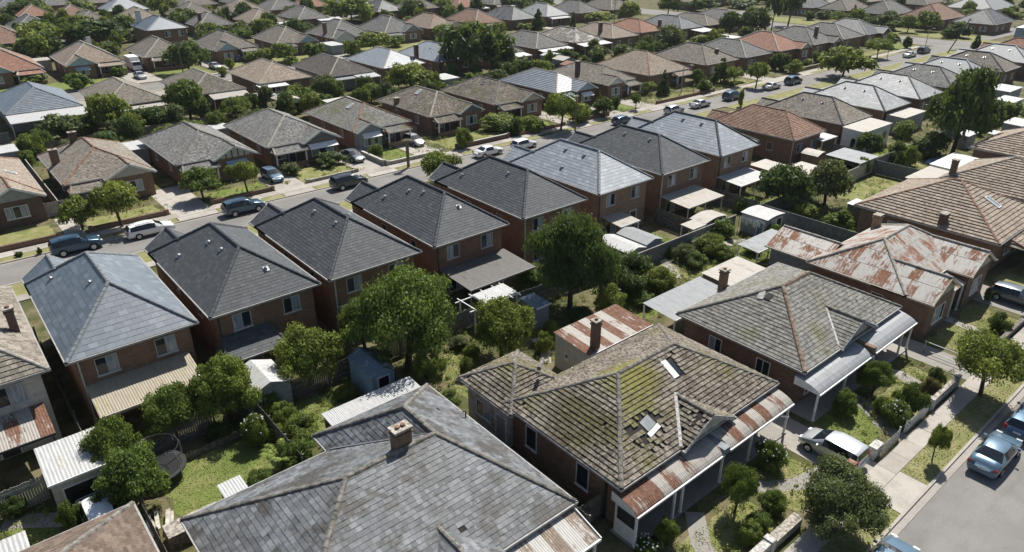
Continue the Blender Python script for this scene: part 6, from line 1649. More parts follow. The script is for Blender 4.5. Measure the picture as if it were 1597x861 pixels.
('s',78.8,322.9,4.0,5.1,2,'F','dark tree at the top left of the bright dense tree'),
('d',73.4,223.2,4.5,4.2,0,'F','large bush before the far grey hip roof'),
('s',81.9,220.0,4.0,5.0,3,'F','row of grey-green trees in front of the far pinkish roof'),
('s',104.4,319.4,3.3,3.8,0,'F','tree at the top edge above the far brown roof'),
('c',91.4,256.8,5.7,0.9,2,'F','slim dark cypress before the far pinkish roof'),
('d',125.2,233.5,8.2,8.9,1,'F','big two-headed tree at the top centre'),
('s',132.6,265.3,5.3,4.5,0,'F','left companion of the big two-headed tree'),
('s',100.1,225.8,3.2,3.7,2,'F','hedge trees under the far grey roof'),
('d',143.0,223.0,7.0,5.2,2,'F','dark tree at the top right of the two-headed tree'),
('d',161.3,230.5,5.9,5.3,1,'F','bright tree at the top, left of the far red roof'),
('s',173.1,230.6,2.1,3.7,0,'F','small hedge before the far red roof'),
('s',198.0,223.0,4.4,6.4,2,'F','dark trees behind the white panelled roof'),
('s',220.7,222.2,3.2,5.4,2,'F','dark tree line at the top edge right of the conifer'),
('d',224.4,176.4,6.4,4.1,2,'F','dark twin trees by the far white wall'),
('d',242.4,173.0,5.2,5.2,2,'F','large dark tree at the top, right of the twin trees'),
('s',265.4,172.3,3.5,6.5,2,'F','dark trees at the top edge over the row end'),
('e',215.2,127.9,11.9,2.7,2,'F','tall ragged gum tree at the top right, left one'),
('e',228.4,130.0,10.7,4.3,2,'F','tall ragged gum tree at the top right, right one'),
('s',249.0,134.0,3.2,2.3,2,'F','dark round bush in front of a far grey house'),
('s',256.5,132.9,2.8,2.8,3,'F','greyish bush beside the dark round bush'),
('b',246.8,122.6,3.9,3.3,1,'F','round bright bush before the far brown gable'),
('c',256.8,122.4,5.3,1.8,2,'F','dark upright tree at the far brown gable'),
('s',246.5,106.2,5.2,3.8,3,'F','grey-green tree beside the far grey roof'),
('b',242.1,97.7,5.0,3.0,1,'F','tree at the far end of the cross street'),
('d',250.0,95.6,5.8,4.1,1,'F','full tree in front of the far red hip roof'),
('s',239.8,84.9,3.1,2.5,2,'F','dark bush below the far red hip roof'),
('s',242.8,83.2,4.2,3.7,2,'F','dark hedge at the corner house on the cross street'),
('d',299.5,101.7,5.5,2.8,1,'F','tree between the red roof and the white roof'),
('c',224.3,72.0,3.9,1.2,2,'F','small dark cypress on the cross street kerb'),
('s',326.5,100.5,3.5,3.0,3,'F','grey-green tree right of the far white roof'),
('s',308.3,89.6,2.4,3.5,1,'F','hedge at the top right edge'),
('s',308.6,128.8,4.5,5.1,2,'F','dark trees at the top edge above the cross street'),
('s',330.1,123.1,3.6,5.3,2,'F','dark tree line beyond the red hip roof'),
('s',316.4,147.8,2.8,4.9,2,'F','dark tree line above the far brown gable'),
]
CARS = [
('suv',9.1,79.7,0,'navy','dark blue wagon parked at the left end of the far street'),
('wagon',16.2,79.5,0,'white','white station wagon parked beside the round-headed street tree'),
('suv',26.4,79.4,0,'navygrey','grey-blue wagon parked under the half-timbered gable'),
('suv',40.1,79.6,0,'black','dark four-wheel drive parked below the white-awninged gable house'),
('hatch',33.8,88.6,3,'bluesilver','pale blue car in the driveway left of the kerbside lawn'),
('sedan',46.2,89.7,3,'darksilver','dark silver car in the driveway under the brick side wall'),
('sedan',62.3,79.0,0,'white','white sedan parked before the hedge'),
('hatch',68.6,78.4,0,'white','white hatchback parked just left of the street tree shadow'),
('hatch',90.8,78.7,0,'navy','dark blue car parked at the end of the brick wall'),
('hatch',103.5,78.0,0,'silver','silver hatchback parked behind a pale blue roof'),
('sedan',110.8,77.8,0,'silver','silver sedan parked by the planted garden'),
('suv',120.7,77.7,0,'navy','dark blue four-wheel drive parked before the dark conical tree'),
('sedan',134.9,78.1,0,'silver','silver car parked under the round tree with a bare trunk'),
('suv',143.0,78.1,0,'navy','dark car parked at the wide pale driveway'),
('sedan',196.3,77.3,0,'silver','silver car nearest the junction, on the far street'),
('suv',205.3,77.6,0,'black','black car beside the lamp post at the junction'),
('hatch',69.8,13.8,3,'darksilver','dark grey car at the right edge in the driveway of the rusty house'),
('mpv',38.1,14.0,1,'silver','silver hatchback standing in the concrete driveway'),
('sedan',45.5,7.3,0,'bluesilver','blue-silver sedan parked at the near kerb'),
('wagon',50.9,7.1,0,'blue','blue car parked in front of the blue-silver sedan'),
('sedan',31.5,7.7,0,'bluesilver','pale blue car whose roof shows at the bottom edge'),
('hatch',1.7,37.9,1,'white','white car half hidden under the tree by the garage'),
('sedan',40.4,172.9,3,'silver','silver sedan on the pale concrete behind the blue-gabled house'),
('hatch',59.9,186.4,3,'blue','blue car in the far driveway, next to a gabled porch'),
('sedan',57.0,174.0,3,'silver','silver car at the foot of the far driveway'),
('hatch',66.1,179.9,0,'blue','small blue car behind the bushes of the far gabled house'),
('hatch',57.2,90.8,3,'silver','silver car under the eave of the mossy bungalow'),
]

# ------------------------------------------------------------------ cars
def loft(stations, zb, glass_rule):
    """stations along x: (x, kind h/c/p, top, belt, halfwidth, roofhalf). returns (verts, body faces, window faces)"""
    V, FB, FG = [], [], []
    rings = []
    for (x, kd, top, belt, w, wr) in stations:
        if kd == 'h':
            half = [(0.0, zb), (0.86 * w, zb), (0.97 * w, zb + 0.16), (w, zb + (top - zb) * 0.55), (0.97 * w, top - 0.09), (0.88 * w, top - 0.02), (0.5 * w, top + 0.01), (0, top + 0.02)]
        else:
            half = [(0.0, zb), (0.86 * w, zb), (0.97 * w, zb + 0.16), (w, zb + (belt - zb) * 0.55), (0.975 * w, belt), (wr, top - 0.055), (wr * 0.7, top), (0, top + 0.012)]
        ring = half + [(-y, z) for (y, z) in half[-2:0:-1]]
        rings.append([len(V) + i for i in range(len(ring))])
        V += [(x, y, z) for (y, z) in ring]
    n = len(rings[0])
    for i in range(len(rings) - 1):
        ka, kb = stations[i][1], stations[i + 1][1]
        for q in range(n):
            f = (rings[i][q], rings[i][(q + 1) % n], rings[i + 1][(q + 1) % n], rings[i + 1][q])
            side = q in (4, 9)
            topf = q in (5, 6, 7, 8)
            g = False
            if side and ka in 'c' and kb in 'cp' or side and ka == 'p' and kb == 'c': g = True
            if (ka == 'h') != (kb == 'h') and (topf): g = True
            (FG if g else FB).append(f)
    FB.append(tuple(rings[0])); FB.append(tuple(rings[-1][::-1]))
    return V, FB, FG
def shellmesh(name, V, F, mat, smooth=True):
    used = sorted({i for f in F for i in f}); mp = {u: i for i, u in enumerate(used)}
    me = bpy.data.meshes.new(name)
    me.from_pydata([V[u] for u in used], [], [tuple(mp[i] for i in f) for f in F])
    me.materials.append(M[mat])
    if smooth:
        for p in me.polygons: p.use_smooth = len(p.vertices) == 4
    me.update()
    return me
CARSPEC = {
 'hatch': dict(L=4.15, h=1.48, wb=1.28, st=[(-2.05, 'h', .62, .6, .78, .6), (-2.02, 'h', .92, .8, .83, .6), (-1.72, 'c', 1.36, .95, .86, .60), (-1.1, 'c', 1.46, .93, .88, .63), (-0.32, 'p', 1.48, .92, .88, .64), (-0.24, 'c', 1.48, .92, .88, .64), (0.3, 'c', 1.43, .91, .88, .62), (1.05, 'h', .97, .9, .87, .6), (1.7, 'h', .84, .8, .84, .6), (2.0, 'h', .70, .6, .76, .5), (2.08, 'h', .52, .5, .66, .5)]),
 'wagon': dict(L=4.75, h=1.5, wb=1.4, st=[(-2.4, 'h', .62, .6, .80, .6), (-2.36, 'h', .95, .8, .85, .6), (-2.08, 'c', 1.42, .96, .88, .62), (-1.35, 'c', 1.5, .94, .9, .66), (-1.27, 'p', 1.5, .94, .9, .66), (-0.3, 'c', 1.52, .93, .9, .66), (-0.2, 'p', 1.52, .93, .9, .66), (0.42, 'c', 1.44, .92, .9, .64), (1.2, 'h', .98, .9, .89, .6), (1.95, 'h', .86, .8, .86, .6), (2.28, 'h', .70, .6, .78, .5), (2.37, 'h', .52, .5, .68, .5)]),
 'suv': dict(L=4.7, h=1.75, wb=1.38, st=[(-2.3, 'h', .72, .6, .84, .6), (-2.27, 'h', 1.1, .9, .89, .6), (-2.1, 'c', 1.64, 1.1, .91, .66), (-1.3, 'c', 1.74, 1.08, .93, .70), (-1.22, 'p', 1.74, 1.08, .93, .70), (-0.28, 'c', 1.75, 1.07, .93, .70), (-0.18, 'p', 1.75, 1.07, .93, .70), (0.45, 'c', 1.67, 1.06, .93, .68), (1.1, 'h', 1.15, 1.0, .92, .6), (1.95, 'h', 1.03, .9, .9, .6), (2.26, 'h', .84, .6, .83, .5), (2.34, 'h', .6, .5, .72, .5)]),
 'mpv': dict(L=4.7, h=1.62, wb=1.42, st=[(-2.3, 'h', .66, .6, .82, .6), (-2.27, 'h', 1.08, .9, .88, .6), (-2.12, 'c', 1.50, 1.1, .9, .70), (-1.95, 'p', 1.56, 1.1, .91, .72), (-1.8, 'c', 1.58, 1.09, .91, .72), (-1.15, 'p', 1.61, 1.08, .92, .74), (-1.03, 'c', 1.61, 1.08, .92, .74), (-0.25, 'p', 1.62, 1.06, .92, .74), (-0.13, 'c', 1.62, 1.06, .92, .74), (0.45, 'c', 1.52, 1.04, .92, .70), (1.35, 'h', 1.04, .9, .9, .6), (1.95, 'h', .9, .8, .87, .6), (2.26, 'h', .72, .6, .78, .5), (2.36, 'h', .52, .5, .66, .5)]),
 'sedan': dict(L=4.7, h=1.43, wb=1.38, st=[(-2.34, 'h', .62, .6, .78, .6), (-2.3, 'h', .95, .8, .84, .6), (-1.6, 'h', 1.02, .9, .87, .6), (-0.98, 'c', 1.37, .94, .88, .58), (-0.6, 'c', 1.42, .93, .89, .61), (-0.2, 'p', 1.43, .92, .89, .62), (-0.12, 'c', 1.43, .92, .89, .62), (0.38, 'c', 1.38, .91, .89, .60), (1.15, 'h', .95, .9, .88, .6), (1.9, 'h', .84, .8, .85, .6), (2.24, 'h', .70, .6, .77, .5), (2.34, 'h', .52, .5, .66, .5)]),
}
CARPARTS = {}
def car_parts(kind):
    if kind in CARPARTS: return CARPARTS[kind]
    sp = CARSPEC[kind]; st = sp['st']
    V, FB, FG = loft(st, 0.26, None)
    P = [('body', shellmesh('body', V, FB, 'paint_silver'), 1, None), ('window', shellmesh('window', V, FG, 'car_glass', False), 0, None)]
    w = max(s[4] for s in st); xe, xf = st[0][0], st[-1][0]
    tall = kind == 'suv'; r = 0.36 if tall else 0.32
    wheels = []
    for x in (-sp['wb'], sp['wb']):
        for s in (-1, 1):
            k = MB(); yo = s * (w - 0.005); k.tube((x, yo - s * 0.22, r), (x, yo + s * 0.012, r), r, r, 16); tyre = k.mesh('tyre', 'rubber')
            k = MB(); k.tube((x, yo + s * 0.0125, r), (x, yo + s * 0.022, r), r * 0.66, r * 0.6, 12)
            for q in range(5):
                a = 2 * math.pi * q / 5
                k.obox((x + math.cos(a) * r * 0.33, yo + s * 0.026, r + math.sin(a) * r * 0.33), (math.cos(a) * r * 0.3, 0, math.sin(a) * r * 0.3), (0, 0.006, 0), (-math.sin(a) * 0.03, 0, math.cos(a) * 0.03))
            rim = k.mesh('rim', 'alloy')
            k = MB(); ra = r + 0.07
            pts = [(x + ra * math.cos(math.pi * i / 10), yo + s * 0.004, max(0.27, r + ra * math.sin(math.pi * i / 10))) for i in range(11)]
            k.face(pts if s < 0 else pts[::-1])
            P.append(('wheel_arch', k.mesh('wheel_arch', 'black'), 0, None))
            P.append(('wheel', tyre, 0, ('rim', rim)))
    for s in (-1, 1):
        zl = st[-2][2] - 0.03
        k = MB(); k.obox((xf - 0.11, s * (st[-2][4] - 0.2), zl - 0.02), (0.1, 0, -0.02), (0, 0.17, 0), (0, 0, 0.075)); P.append(('headlight', k.mesh('headlight', 'lamp_glass'), 0, None))
        zt = st[1][2] - 0.14
        k = MB(); k.obox((xe + 0.03, s * (st[1][4] - 0.13), zt), (0.05, 0, 0), (0, 0.11, 0), (0, 0, 0.1 if kind in ('sedan',) else 0.16)); P.append(('tail_light', k.mesh('tail_light', 'tail_glass'), 0, None))
        k = MB(); k.obox((0.75, s * (w + 0.07), 0.98 if not tall else 1.14), (0.05, 0, 0), (0, 0.09, 0), (0, 0, 0.06)); P.append(('wing_mirror', k.mesh('wing_mirror', 'paint_silver'), 1, None))
    k = MB(); k.box(xe - 0.03, -st[0][4] * 0.92, 0.3, xe + 0.05, st[0][4] * 0.92, 0.5); P.append(('bumper', k.mesh('bumper', 'paint_silver'), 1, None))
    k = MB(); k.box(xf - 0.05, -st[-1][4] * 0.97, 0.28, xf + 0.03, st[-1][4] * 0.97, 0.46); P.append(('bumper', k.mesh('bumper', 'paint_silver'), 1, None))
    k = MB(); k.box(xe - 0.045, -0.22, 0.58, xe - 0.001, 0.22, 0.7); P.append(('number_plate', k.mesh('number_plate', 'white_paint'), 0, None))
    k = MB(); k.box(xf + 0.0, -0.45, 0.465, xf + 0.025, 0.45, 0.56); P.append(('grille', k.mesh('grille', 'black'), 0, None))
    if kind in ('suv', 'wagon'):
        for s in (-1, 1):
            zz = st[3][2]
            k = MB(); k.beam((-1.5, s * 0.58, zz + 0.05), (0.2, s * 0.58, zz + 0.06), 0.04, 0.04); P.append(('roof_rail', k.mesh('roof_rail', 'metal_dark'), 0, None))
    CARPARTS[kind] = P
    return P
def add_car(kind, x, y, d, colr, label):
    t = thing('parked_car', label, 'car', 'cars parked along the streets and in driveways', (x, y, 0.012 if not (11.9 < y < 18 or 84 < y < 95) else 0.035), d * math.pi / 2)
    if kind == 'mpv': t.scale = (0.83, 0.96, 0.97)
    pm = M['paint_' + colr]
    for (nm, me, painted, sub) in car_parts(kind):
        o = link(nm, me, t)
        if painted:
            o.material_slots[0].link = 'OBJECT'; o.material_slots[0].material = pm
        if sub: link(sub[0], sub[1], o)
    return t
for a in CARS: add_car(*a)
# the white van box behind the blue-gabled house
t = thing('parked_van', 'white box van parked right of the blue-gabled house', 'van', None, (42.2, 184.0, 0.012), -math.pi / 2)
k = MB(); k.box(-3.0, -1.05, 0.7, 1.5, 1.05, 3.1); k.build('cargo_box', 'white_paint', t)
k = MB(); k.hexa([(1.52, -0.98, 0.5), (3.1, -0.95, 0.5), (3.1, 0.95, 0.5), (1.52, 0.98, 0.5), (1.52, -0.95, 2.2), (2.5, -0.9, 2.2), (2.5, 0.9, 2.2), (1.52, 0.95, 2.2)]); k.build('cab', 'white_paint', t)
k = MB(); k.hexa([(2.79, -0.85, 1.4), (2.84, -0.85, 1.4), (2.84, 0.85, 1.4), (2.79, 0.85, 1.4), (2.55, -0.82, 2.1), (2.6, -0.82, 2.1), (2.6, 0.82, 2.1), (2.55, 0.82, 2.1)]); k.build('windscreen', 'car_glass', t)
for x in (-1.9, 2.1):
    for s in (-1, 1):
        k = MB(); k.tube((x, s * 0.78, 0.42), (x, s * 1.03, 0.42), 0.42, 0.42, 14); k.build('wheel', 'rubber', t)

# ------------------------------------------------------------------ poles and street lamps
def pole(label, x, y, h, lean=(0, 0), arm=0, lamp=None, cat='power pole', r=0.14, name='power_pole', mat='pole_wood', curve=False):
    t = thing(name, label, cat, 'poles along the streets', (x, y, 0))
    tx, ty = lean
    k = MB(); k.tube((0, 0, 0), (tx, ty, h), r, r * 0.7, 8); k.build('pole', mat, t)
    if arm:
        for zz in ((0.96, 0.86) if arm > 1 else (0.95,)):
            k = MB(); k.box(tx * zz - 1.1, ty * zz - 0.16, h * zz, tx * zz + 1.1, ty * zz - 0.04, h * zz + 0.12); k.build('crossarm', 'pole_wood', t)
            for q in (-0.95, -0.45, 0.45, 0.95):
                k = MB(); k.tube((tx * zz + q, ty * zz - 0.1, h * zz + 0.12), (tx * zz + q, ty * zz - 0.1, h * zz + 0.3), 0.05, 0.04, 6); k.build('insulator', 'ridge_pale', t)
    if lamp:
        L, zz = lamp
        n = 5
        pts = [(0, 0, zz)] + [(0, L * (1 - math.cos(math.pi / 2 * i / n)) if curve else L * i / n, zz + (1.3 * math.sin(math.pi / 2 * i / n) if curve else 0.5 * i / n)) for i in range(1, n + 1)]
        pts = [(p[0] + tx * zz / h, p[1] + ty * zz / h, p[2]) for p in pts]
        k = MB()
        for a, b in zip(pts, pts[1:]): k.tube(a, b, 0.045, 0.045, 6)
        k.build('lamp_arm', 'metal_grey', t)
        e = pts[-1]; s = 1 if L > 0 else -1
        k = MB(); k.hexa([(e[0] - 0.12, e[1] - 0.05 * s, e[2] - 0.1), (e[0] + 0.12, e[1] - 0.05 * s, e[2] - 0.1), (e[0] + 0.1, e[1] + 0.7 * s, e[2] - 0.06), (e[0] - 0.1, e[1] + 0.7 * s, e[2] - 0.06),
                          (e[0] - 0.1, e[1] - 0.05 * s, e[2] + 0.05), (e[0] + 0.1, e[1] - 0.05 * s, e[2] + 0.05), (e[0] + 0.07, e[1] + 0.65 * s, e[2] + 0.03), (e[0] - 0.07, e[1] + 0.65 * s, e[2] + 0.03)])
        k.build('lamp_head', 'metal_grey', t)
pole('timber power pole with a street lamp arm beside the round-shadow street tree', 76.4, 75.6, 7.0, lamp=(1.6, 6.3), arm=0)
pole('curved grey lamp post before the reddish brown bungalow', 117.6, 87.4, 5.0, lamp=(-1.6, 4.4), cat='street lamp', r=0.09, name='street_lamp', mat='metal_grey', curve=True)
pole('lamp post with a white head at the junction', 217.6, 82.2, 4.6, lamp=(-0.8, 4.3), cat='street lamp', r=0.1, name='street_lamp', mat='metal_grey')
pole('leaning timber pole at the corner of the side street', 209.5, 73.4, 8.6, lean=(2.0, -2.6), r=0.16, arm=1)
pole('grey lamp post beside the bright junction tree', 190.0, 80.0, 4.6, lamp=(-0.8, 4.3), cat='street lamp', r=0.1, name='street_lamp', mat='metal_grey')
pole('power pole on the second street between the golden tree and the brown roof', 186.0, 168.0, 8.0, arm=2)
pole('power pole on the second street, right of the white van', 48.0, 168.0, 7.5, arm=2)

# ------------------------------------------------------------------ trees and shrubs
def crown_mesh(name, seed, kind, n, leaf):
    """leaf clumps over and inside an uneven crown; radius 1, height 1"""
    rng = np.random.default_rng(seed)
    if kind == 'b': nc, zc, az, rc = 64, 0.53, 0.46, (0.13, 0.33)
    elif kind == 't': nc, zc, az, rc = 52, 0.64, 0.35, (0.14, 0.34)
    elif kind == 'd': nc, zc, az, rc = 120, 0.5, 0.5, (0.12, 0.30)
    elif kind == 's': nc, zc, az, rc = 44, 0.46, 0.52, (0.14, 0.36)
    elif kind == 'e': nc, zc, az, rc = 30, 0.58, 0.42, (0.12, 0.26)
    else: nc, zc, az, rc = 40, 0.5, 0.5, (0.16, 0.3)
    C, RC = [], []
    for i in range(nc):
        d = rng.normal(size=3); d /= np.linalg.norm(d)
        if kind != 's' and d[2] < -0.55: d[2] *= -0.6
        f = rng.uniform(0.42, 0.98) ** 0.7
        lob = 1 + 0.24 * math.sin(3 * math.atan2(d[1], d[0]) + seed) + 0.14 * math.sin(5 * math.atan2(d[1], d[0]) + 2 * seed)
        r = rng.uniform(*rc)
        if kind == 'c':
            zz = rng.uniform(0.04, 0.97); rad = (1 - zz) ** 0.75 * 0.9
            a = rng.uniform(0, 2 * math.pi)
            C.append((rad * 0.75 * math.cos(a), rad * 0.75 * math.sin(a), zz)); RC.append(max(0.09, 0.34 * rad + 0.05)); continue
        k = (1 - r * 0.8) * f * lob
        C.append((d[0] * k, d[1] * k, zc + d[2] * az * (1 - r * 0.55) * f)); RC.append(r)
    C = np.array(C); RC = np.array(RC)
    w = RC ** 2; w /= w.sum()
    ci = rng.choice(nc, n, p=w)
    d = rng.normal(size=(n, 3)); d /= np.linalg.norm(d, axis=1)[:, None]
    lowz = (d[:, 2] < -0.3); d[lowz, 2] *= -0.7
    rad = RC[ci] * np.where(rng.random(n) < 0.18, rng.uniform(1.0, 1.38, n), rng.uniform(0.62, 1.08, n))
    fz = 0.62 if kind in 'bdt' else 0.8
    P = C[ci] + d * rad[:, None] * np.array([1, 1, fz if kind != 'c' else 0.45])
    P[:, 2] = np.clip(P[:, 2], 0.03, 1.02)
    nrm = d + rng.normal(size=(n, 3)) * 0.55 + np.array([0, 0, 0.25]); nrm /= np.linalg.norm(nrm, axis=1)[:, None]
    a = np.cross(nrm, rng.normal(size=(n, 3))); a /= np.linalg.norm(a, axis=1)[:, None]
    b = np.cross(nrm, a)
    L = leaf * rng.uniform(0.6, 1.3, n)[:, None]
    asp = np.array([1, 1, 0.8])
    v = np.stack([P - a * L * asp, P - b * L * 0.5 * asp + nrm * L * 0.12, P + a * L * asp, P + b * L * 0.5 * asp - nrm * L * 0.08], axis=1).reshape(-1, 3)
    me = bpy.data.meshes.new(name)
    me.vertices.add(4 * n); me.vertices.foreach_set('co', v.astype(np.float32).ravel())
    me.loops.add(4 * n); me.loops.foreach_set('vertex_index', np.arange(4 * n, dtype=np.int32))
    me.polygons.add(n); me.polygons.foreach_set('loop_start', np.arange(0, 4 * n, 4, dtype=np.int32))
    ct = rng.uniform(-0.28, 0.28, nc)
    t = np.clip(0.42 + ct[ci] + rng.normal(size=n) * 0.2, 0, 1)
    at = me.attributes.new('tint', 'FLOAT', 'FACE'); at.data.foreach_set('value', t.astype(np.float32))
    me.materials.append(M['leaf_0'])
    me.update(calc_edges=True)
    return me
def trunk_mesh(seed, stems=1):
    rg = random.Random(seed); mb = MB()
    for s in range(stems):
        bx, by = (0, 0) if stems == 1 else (rg.uniform(-0.2, 0.2), rg.uniform(-0.2, 0.2))
        top = (bx + rg.uniform(-0.08, 0.08), by + rg.uniform(-0.08, 0.08), 0.42)
        mb.tube((bx, by, 0), top, 0.07, 0.05, 8)
        for i in range(5):
            a = 2 * math.pi * (i + rg.random() * 0.6) / 5; e = (top[0] + 0.5 * math.cos(a), top[1] + 0.5 * math.sin(a), rg.uniform(0.62, 0.82))
            m = tuple((p + q) / 2 + (0.03 if j == 2 else 0) for j, (p, q) in enumerate(zip(top, e)))
            mb.tube(top, m, 0.04, 0.03, 6); mb.tube(m, e, 0.03, 0.012, 5)
        mb.tube(top, (top[0], top[1], 0.85), 0.045, 0.012, 6)
    return mb.mesh('trunk', 'bark')
CROWN = {}
def crown(kind, i, lod):
    key = (kind, i, lod)
    if key not in CROWN:
        n, lf = {0: (27000, 0.036), 1: (8000, 0.062), 2: (3200, 0.095)}[lod]
        if kind == 's': n = int(n * 0.62); lf *= 1.25
        if kind == 'd' and lod == 0: n = 46000; lf = 0.028
        if kind == 'e': n = int(n * 0.6); lf *= 0.9
        CROWN[key] = crown_mesh('crown', 17 * i + 101 * lod + ord(kind), kind, n, lf)
    return CROWN[key]
TRUNK = [trunk_mesh(i, 1 if i < 3 else 3) for i in range(4)]
GROUPS = {'Y': 'trees and shrubs in the back yards', 'S': 'trees and shrubs along the near street', 'A': 'trees and shrubs along the far street', 'B': 'trees and shrubs behind the far street houses', 'C': 'trees and shrubs on the street beyond', 'F': 'trees and shrubs in the distance'}
trg = random.Random(77)
def add_tree(kind, x, y, h, r, hue, g, label, i):
    nm, cat = {'b': ('tree', 'tree'), 't': ('tree', 'tree'), 'd': ('tree', 'tree'), 's': ('shrub', 'shrub'), 'c': ('conifer', 'tree'), 'e': ('feathery_tree', 'tree'), 'p': ('fern_palm', 'palm'), 'palm': ('shaggy_palm', 'palm')}[kind]
    t = thing(nm, label, cat, GROUPS[g], (x, y, 0), trg.uniform(0, 6.28))
    dist = math.hypot(x, y, 30)
    if kind in ('p', 'palm'):
        mb = MB(); n = 11 if kind == 'p' else 9
        top = 0.35 * h if kind == 'p' else h * 0.93
        for q in range(n):
            a = 2 * math.pi * q / n + trg.uniform(-0.2, 0.2); L = r * trg.uniform(0.85, 1.15); ps = []
            for s in range(7):
                f = s / 6
                ps.append((math.cos(a) * L * f, math.sin(a) * L * f, top + h * (0.62 if kind == 'p' else 0.05) * math.sin(f * 2.2) - (0 if kind == 'p' else 0.5 * f * f)))
            w = 0.17 if kind == 'p' else 0.2
            sd2 = Vector((-math.sin(a), math.cos(a), 0))
            for s in range(6):
                for z2 in range(3):
                    f = (s + z2 / 3) / 6
                    c0 = Vector(ps[s]).lerp(Vector(ps[s + 1]), z2 / 3)
                    for e in (-1, 1):
                        tip = c0 + sd2 * e * L * 0.30 * math.sin(math.pi * min(1, f + 0.12)) + Vector((math.cos(a), math.sin(a), -0.25)) * L * 0.12
                        mb.face([c0, c0 + Vector((math.cos(a), math.sin(a), 0)) * L * 0.07, tip], 0, None, trg.random())
        mb.build('frond', 'leaf_%d' % hue, t)
        k = MB(); k.tube((0, 0, 0), (0, 0, top), 0.16 if kind == 'p' else 0.2, 0.12 if kind == 'p' else 0.26, 8); k.build('trunk', 'bark' if kind == 'p' else 'pole_wood', t)
        return
    lod = 0 if dist < 78 else (1 if dist < 150 else 2)
    me = crown(kind, i % {0: 4, 1: 4, 2: 3}[lod], lod)
    o = link('crown', me, t)
    o.scale = (r * trg.uniform(0.9, 1.12), r * trg.uniform(0.9, 1.12), h)
    o.material_slots[0].link = 'OBJECT'; o.material_slots[0].material = M['leaf_%d' % (0 if hue == 4 else hue)]
    if hue == 4:
        k = MB()
        for q in range(26):
            a, e = trg.uniform(0, 6.28), trg.uniform(0.15, 1.3)
            c = Vector((math.cos(a) * math.cos(e) * r * 0.92, math.sin(a) * math.cos(e) * r * 0.92, h * (0.5 + 0.5 * math.sin(e))))
            s = 0.03 + trg.random() * 0.04
            k.tube(c, c + Vector((0, 0, s)), s, s * 0.5, 5)
        k.build('blossom', 'blossom', t, kind='stuff')
    if kind != 'c' or h > 3:
        o = link('trunk', TRUNK[3 if kind == 's' else i % 3], t)
        s = min(r, h * 0.5)
        o.scale = (s, s, h * (0.95 if kind != 's' else 0.8))
for i, a in enumerate(TREES): add_tree(*a, i)
# bushes along the back fences
AS = [(11.1, 20.9, 'brown bungalow with orange ridge caps'), (23.5, 33.5, 'half-timbered gable bungalow'), (35.4, 45.7, 'bungalow with the long white awning'), (48.3, 58.3, 'white bay window bungalow'), (61.8, 71.6, 'greenest mossy bungalow'),
      (74.9, 84.9, 'third mossy bungalow'), (88.8, 98.2, 'blue-grey ribbed-tile bungalow'), (100.9, 110.2, 'bungalow with the tall brick chimney'), (114.4, 127.2, 'reddish brown hip-roofed bungalow'), (133, 145, 'low grey brown house'), (147.6, 158.4, 'slate house with white ridge lines'), (161.4, 174, 'red-roofed driveway house')]
for q, (a, b, nm_) in enumerate(AS):
    for j, wd_ in enumerate(('left', 'middle', 'right')):
        add_tree('sdb'[(q + j) % 3], a + (b - a) * (0.12 + 0.38 * j) + trg.uniform(-0.8, 0.8), trg.uniform(113.5, 119.5), trg.uniform(2.2, 4.6), trg.uniform(1.6, 2.7), (q * 2 + j * 3) % 4, 'B', '%s bush of three by the back fence of the %s' % (wd_, nm_), q * 3 + j)
    if q < 10:
        for j, wd_ in enumerate(('left', 'right')):
            add_tree('sd'[(q + j) % 2], a + (b - a) * (0.2 + 0.6 * j) + trg.uniform(-1, 1), trg.uniform(123.5, 129.5), trg.uniform(2.0, 4.2), trg.uniform(1.4, 2.5), (q + j * 2) % 4, 'B', '%s bush of two beyond the back fence of the %s' % (wd_, nm_), q * 2 + j)
# garden trees scattered between the far rows of houses
cz, ca = math.cos(R(26.224)), math.sin(R(26.224))
def screen(x, y, z):
    f_, r_ = x * math.cos(R(49.812)) + y * math.sin(R(49.812)), x * math.sin(R(49.812)) - y * math.cos(R(49.812))
    d_ = f_ * cz - (z - 30) * ca
    return 1113.5 * r_ / d_, -1113.5 * (f_ * ca + (z - 30) * cz) / d_
KNOWN = [(l, screen(x, y, z)) for (l, x, y, z, g_) in HOUSES if g_ in (GB, GC, GD, GT) and len(l.split()) <= 9]
taken = set()
def scatter_label(x, y, nm_, hue):
    sx, sy = screen(x, y, 2)
    l, (hx, hy) = min(KNOWN, key=lambda kk: (kk[1][0] - sx) ** 2 + 4 * (kk[1][1] - sy) ** 2)
    rel = ('left of' if sx < hx else 'right of') if abs(sx - hx) > 1.6 * abs(sy - hy) + 12 else ('behind' if sy < hy else 'in front of')
    ky = (l, rel, nm_, hue)
    if ky in taken: return None
    taken.add(ky)
    return '%s %s %s the %s' % (('green', 'light green', 'dark green', 'grey-green')[hue], nm_, rel, l)
for q in range(430):
    row = trg.choice([(198, 224), (241, 244), (252.5, 254), (273, 289), (168.5, 179)])
    xx = trg.uniform(20, 335); yy = trg.uniform(*row); kd = trg.choice('dsbs'); hu = trg.choice([0, 1, 2, 2, 3]); h_, r_ = trg.uniform(2.8, 6.5), trg.uniform(1.8, 3.8)
    if 218 < xx < 237 or (row[0] == 168.5 and xx < 240): continue
    lb = scatter_label(xx, yy, {'s': 'shrub'}.get(kd, 'tree'), hu)
    if lb: add_tree(kd, xx, yy, h_, r_, hu, 'F', lb, q)
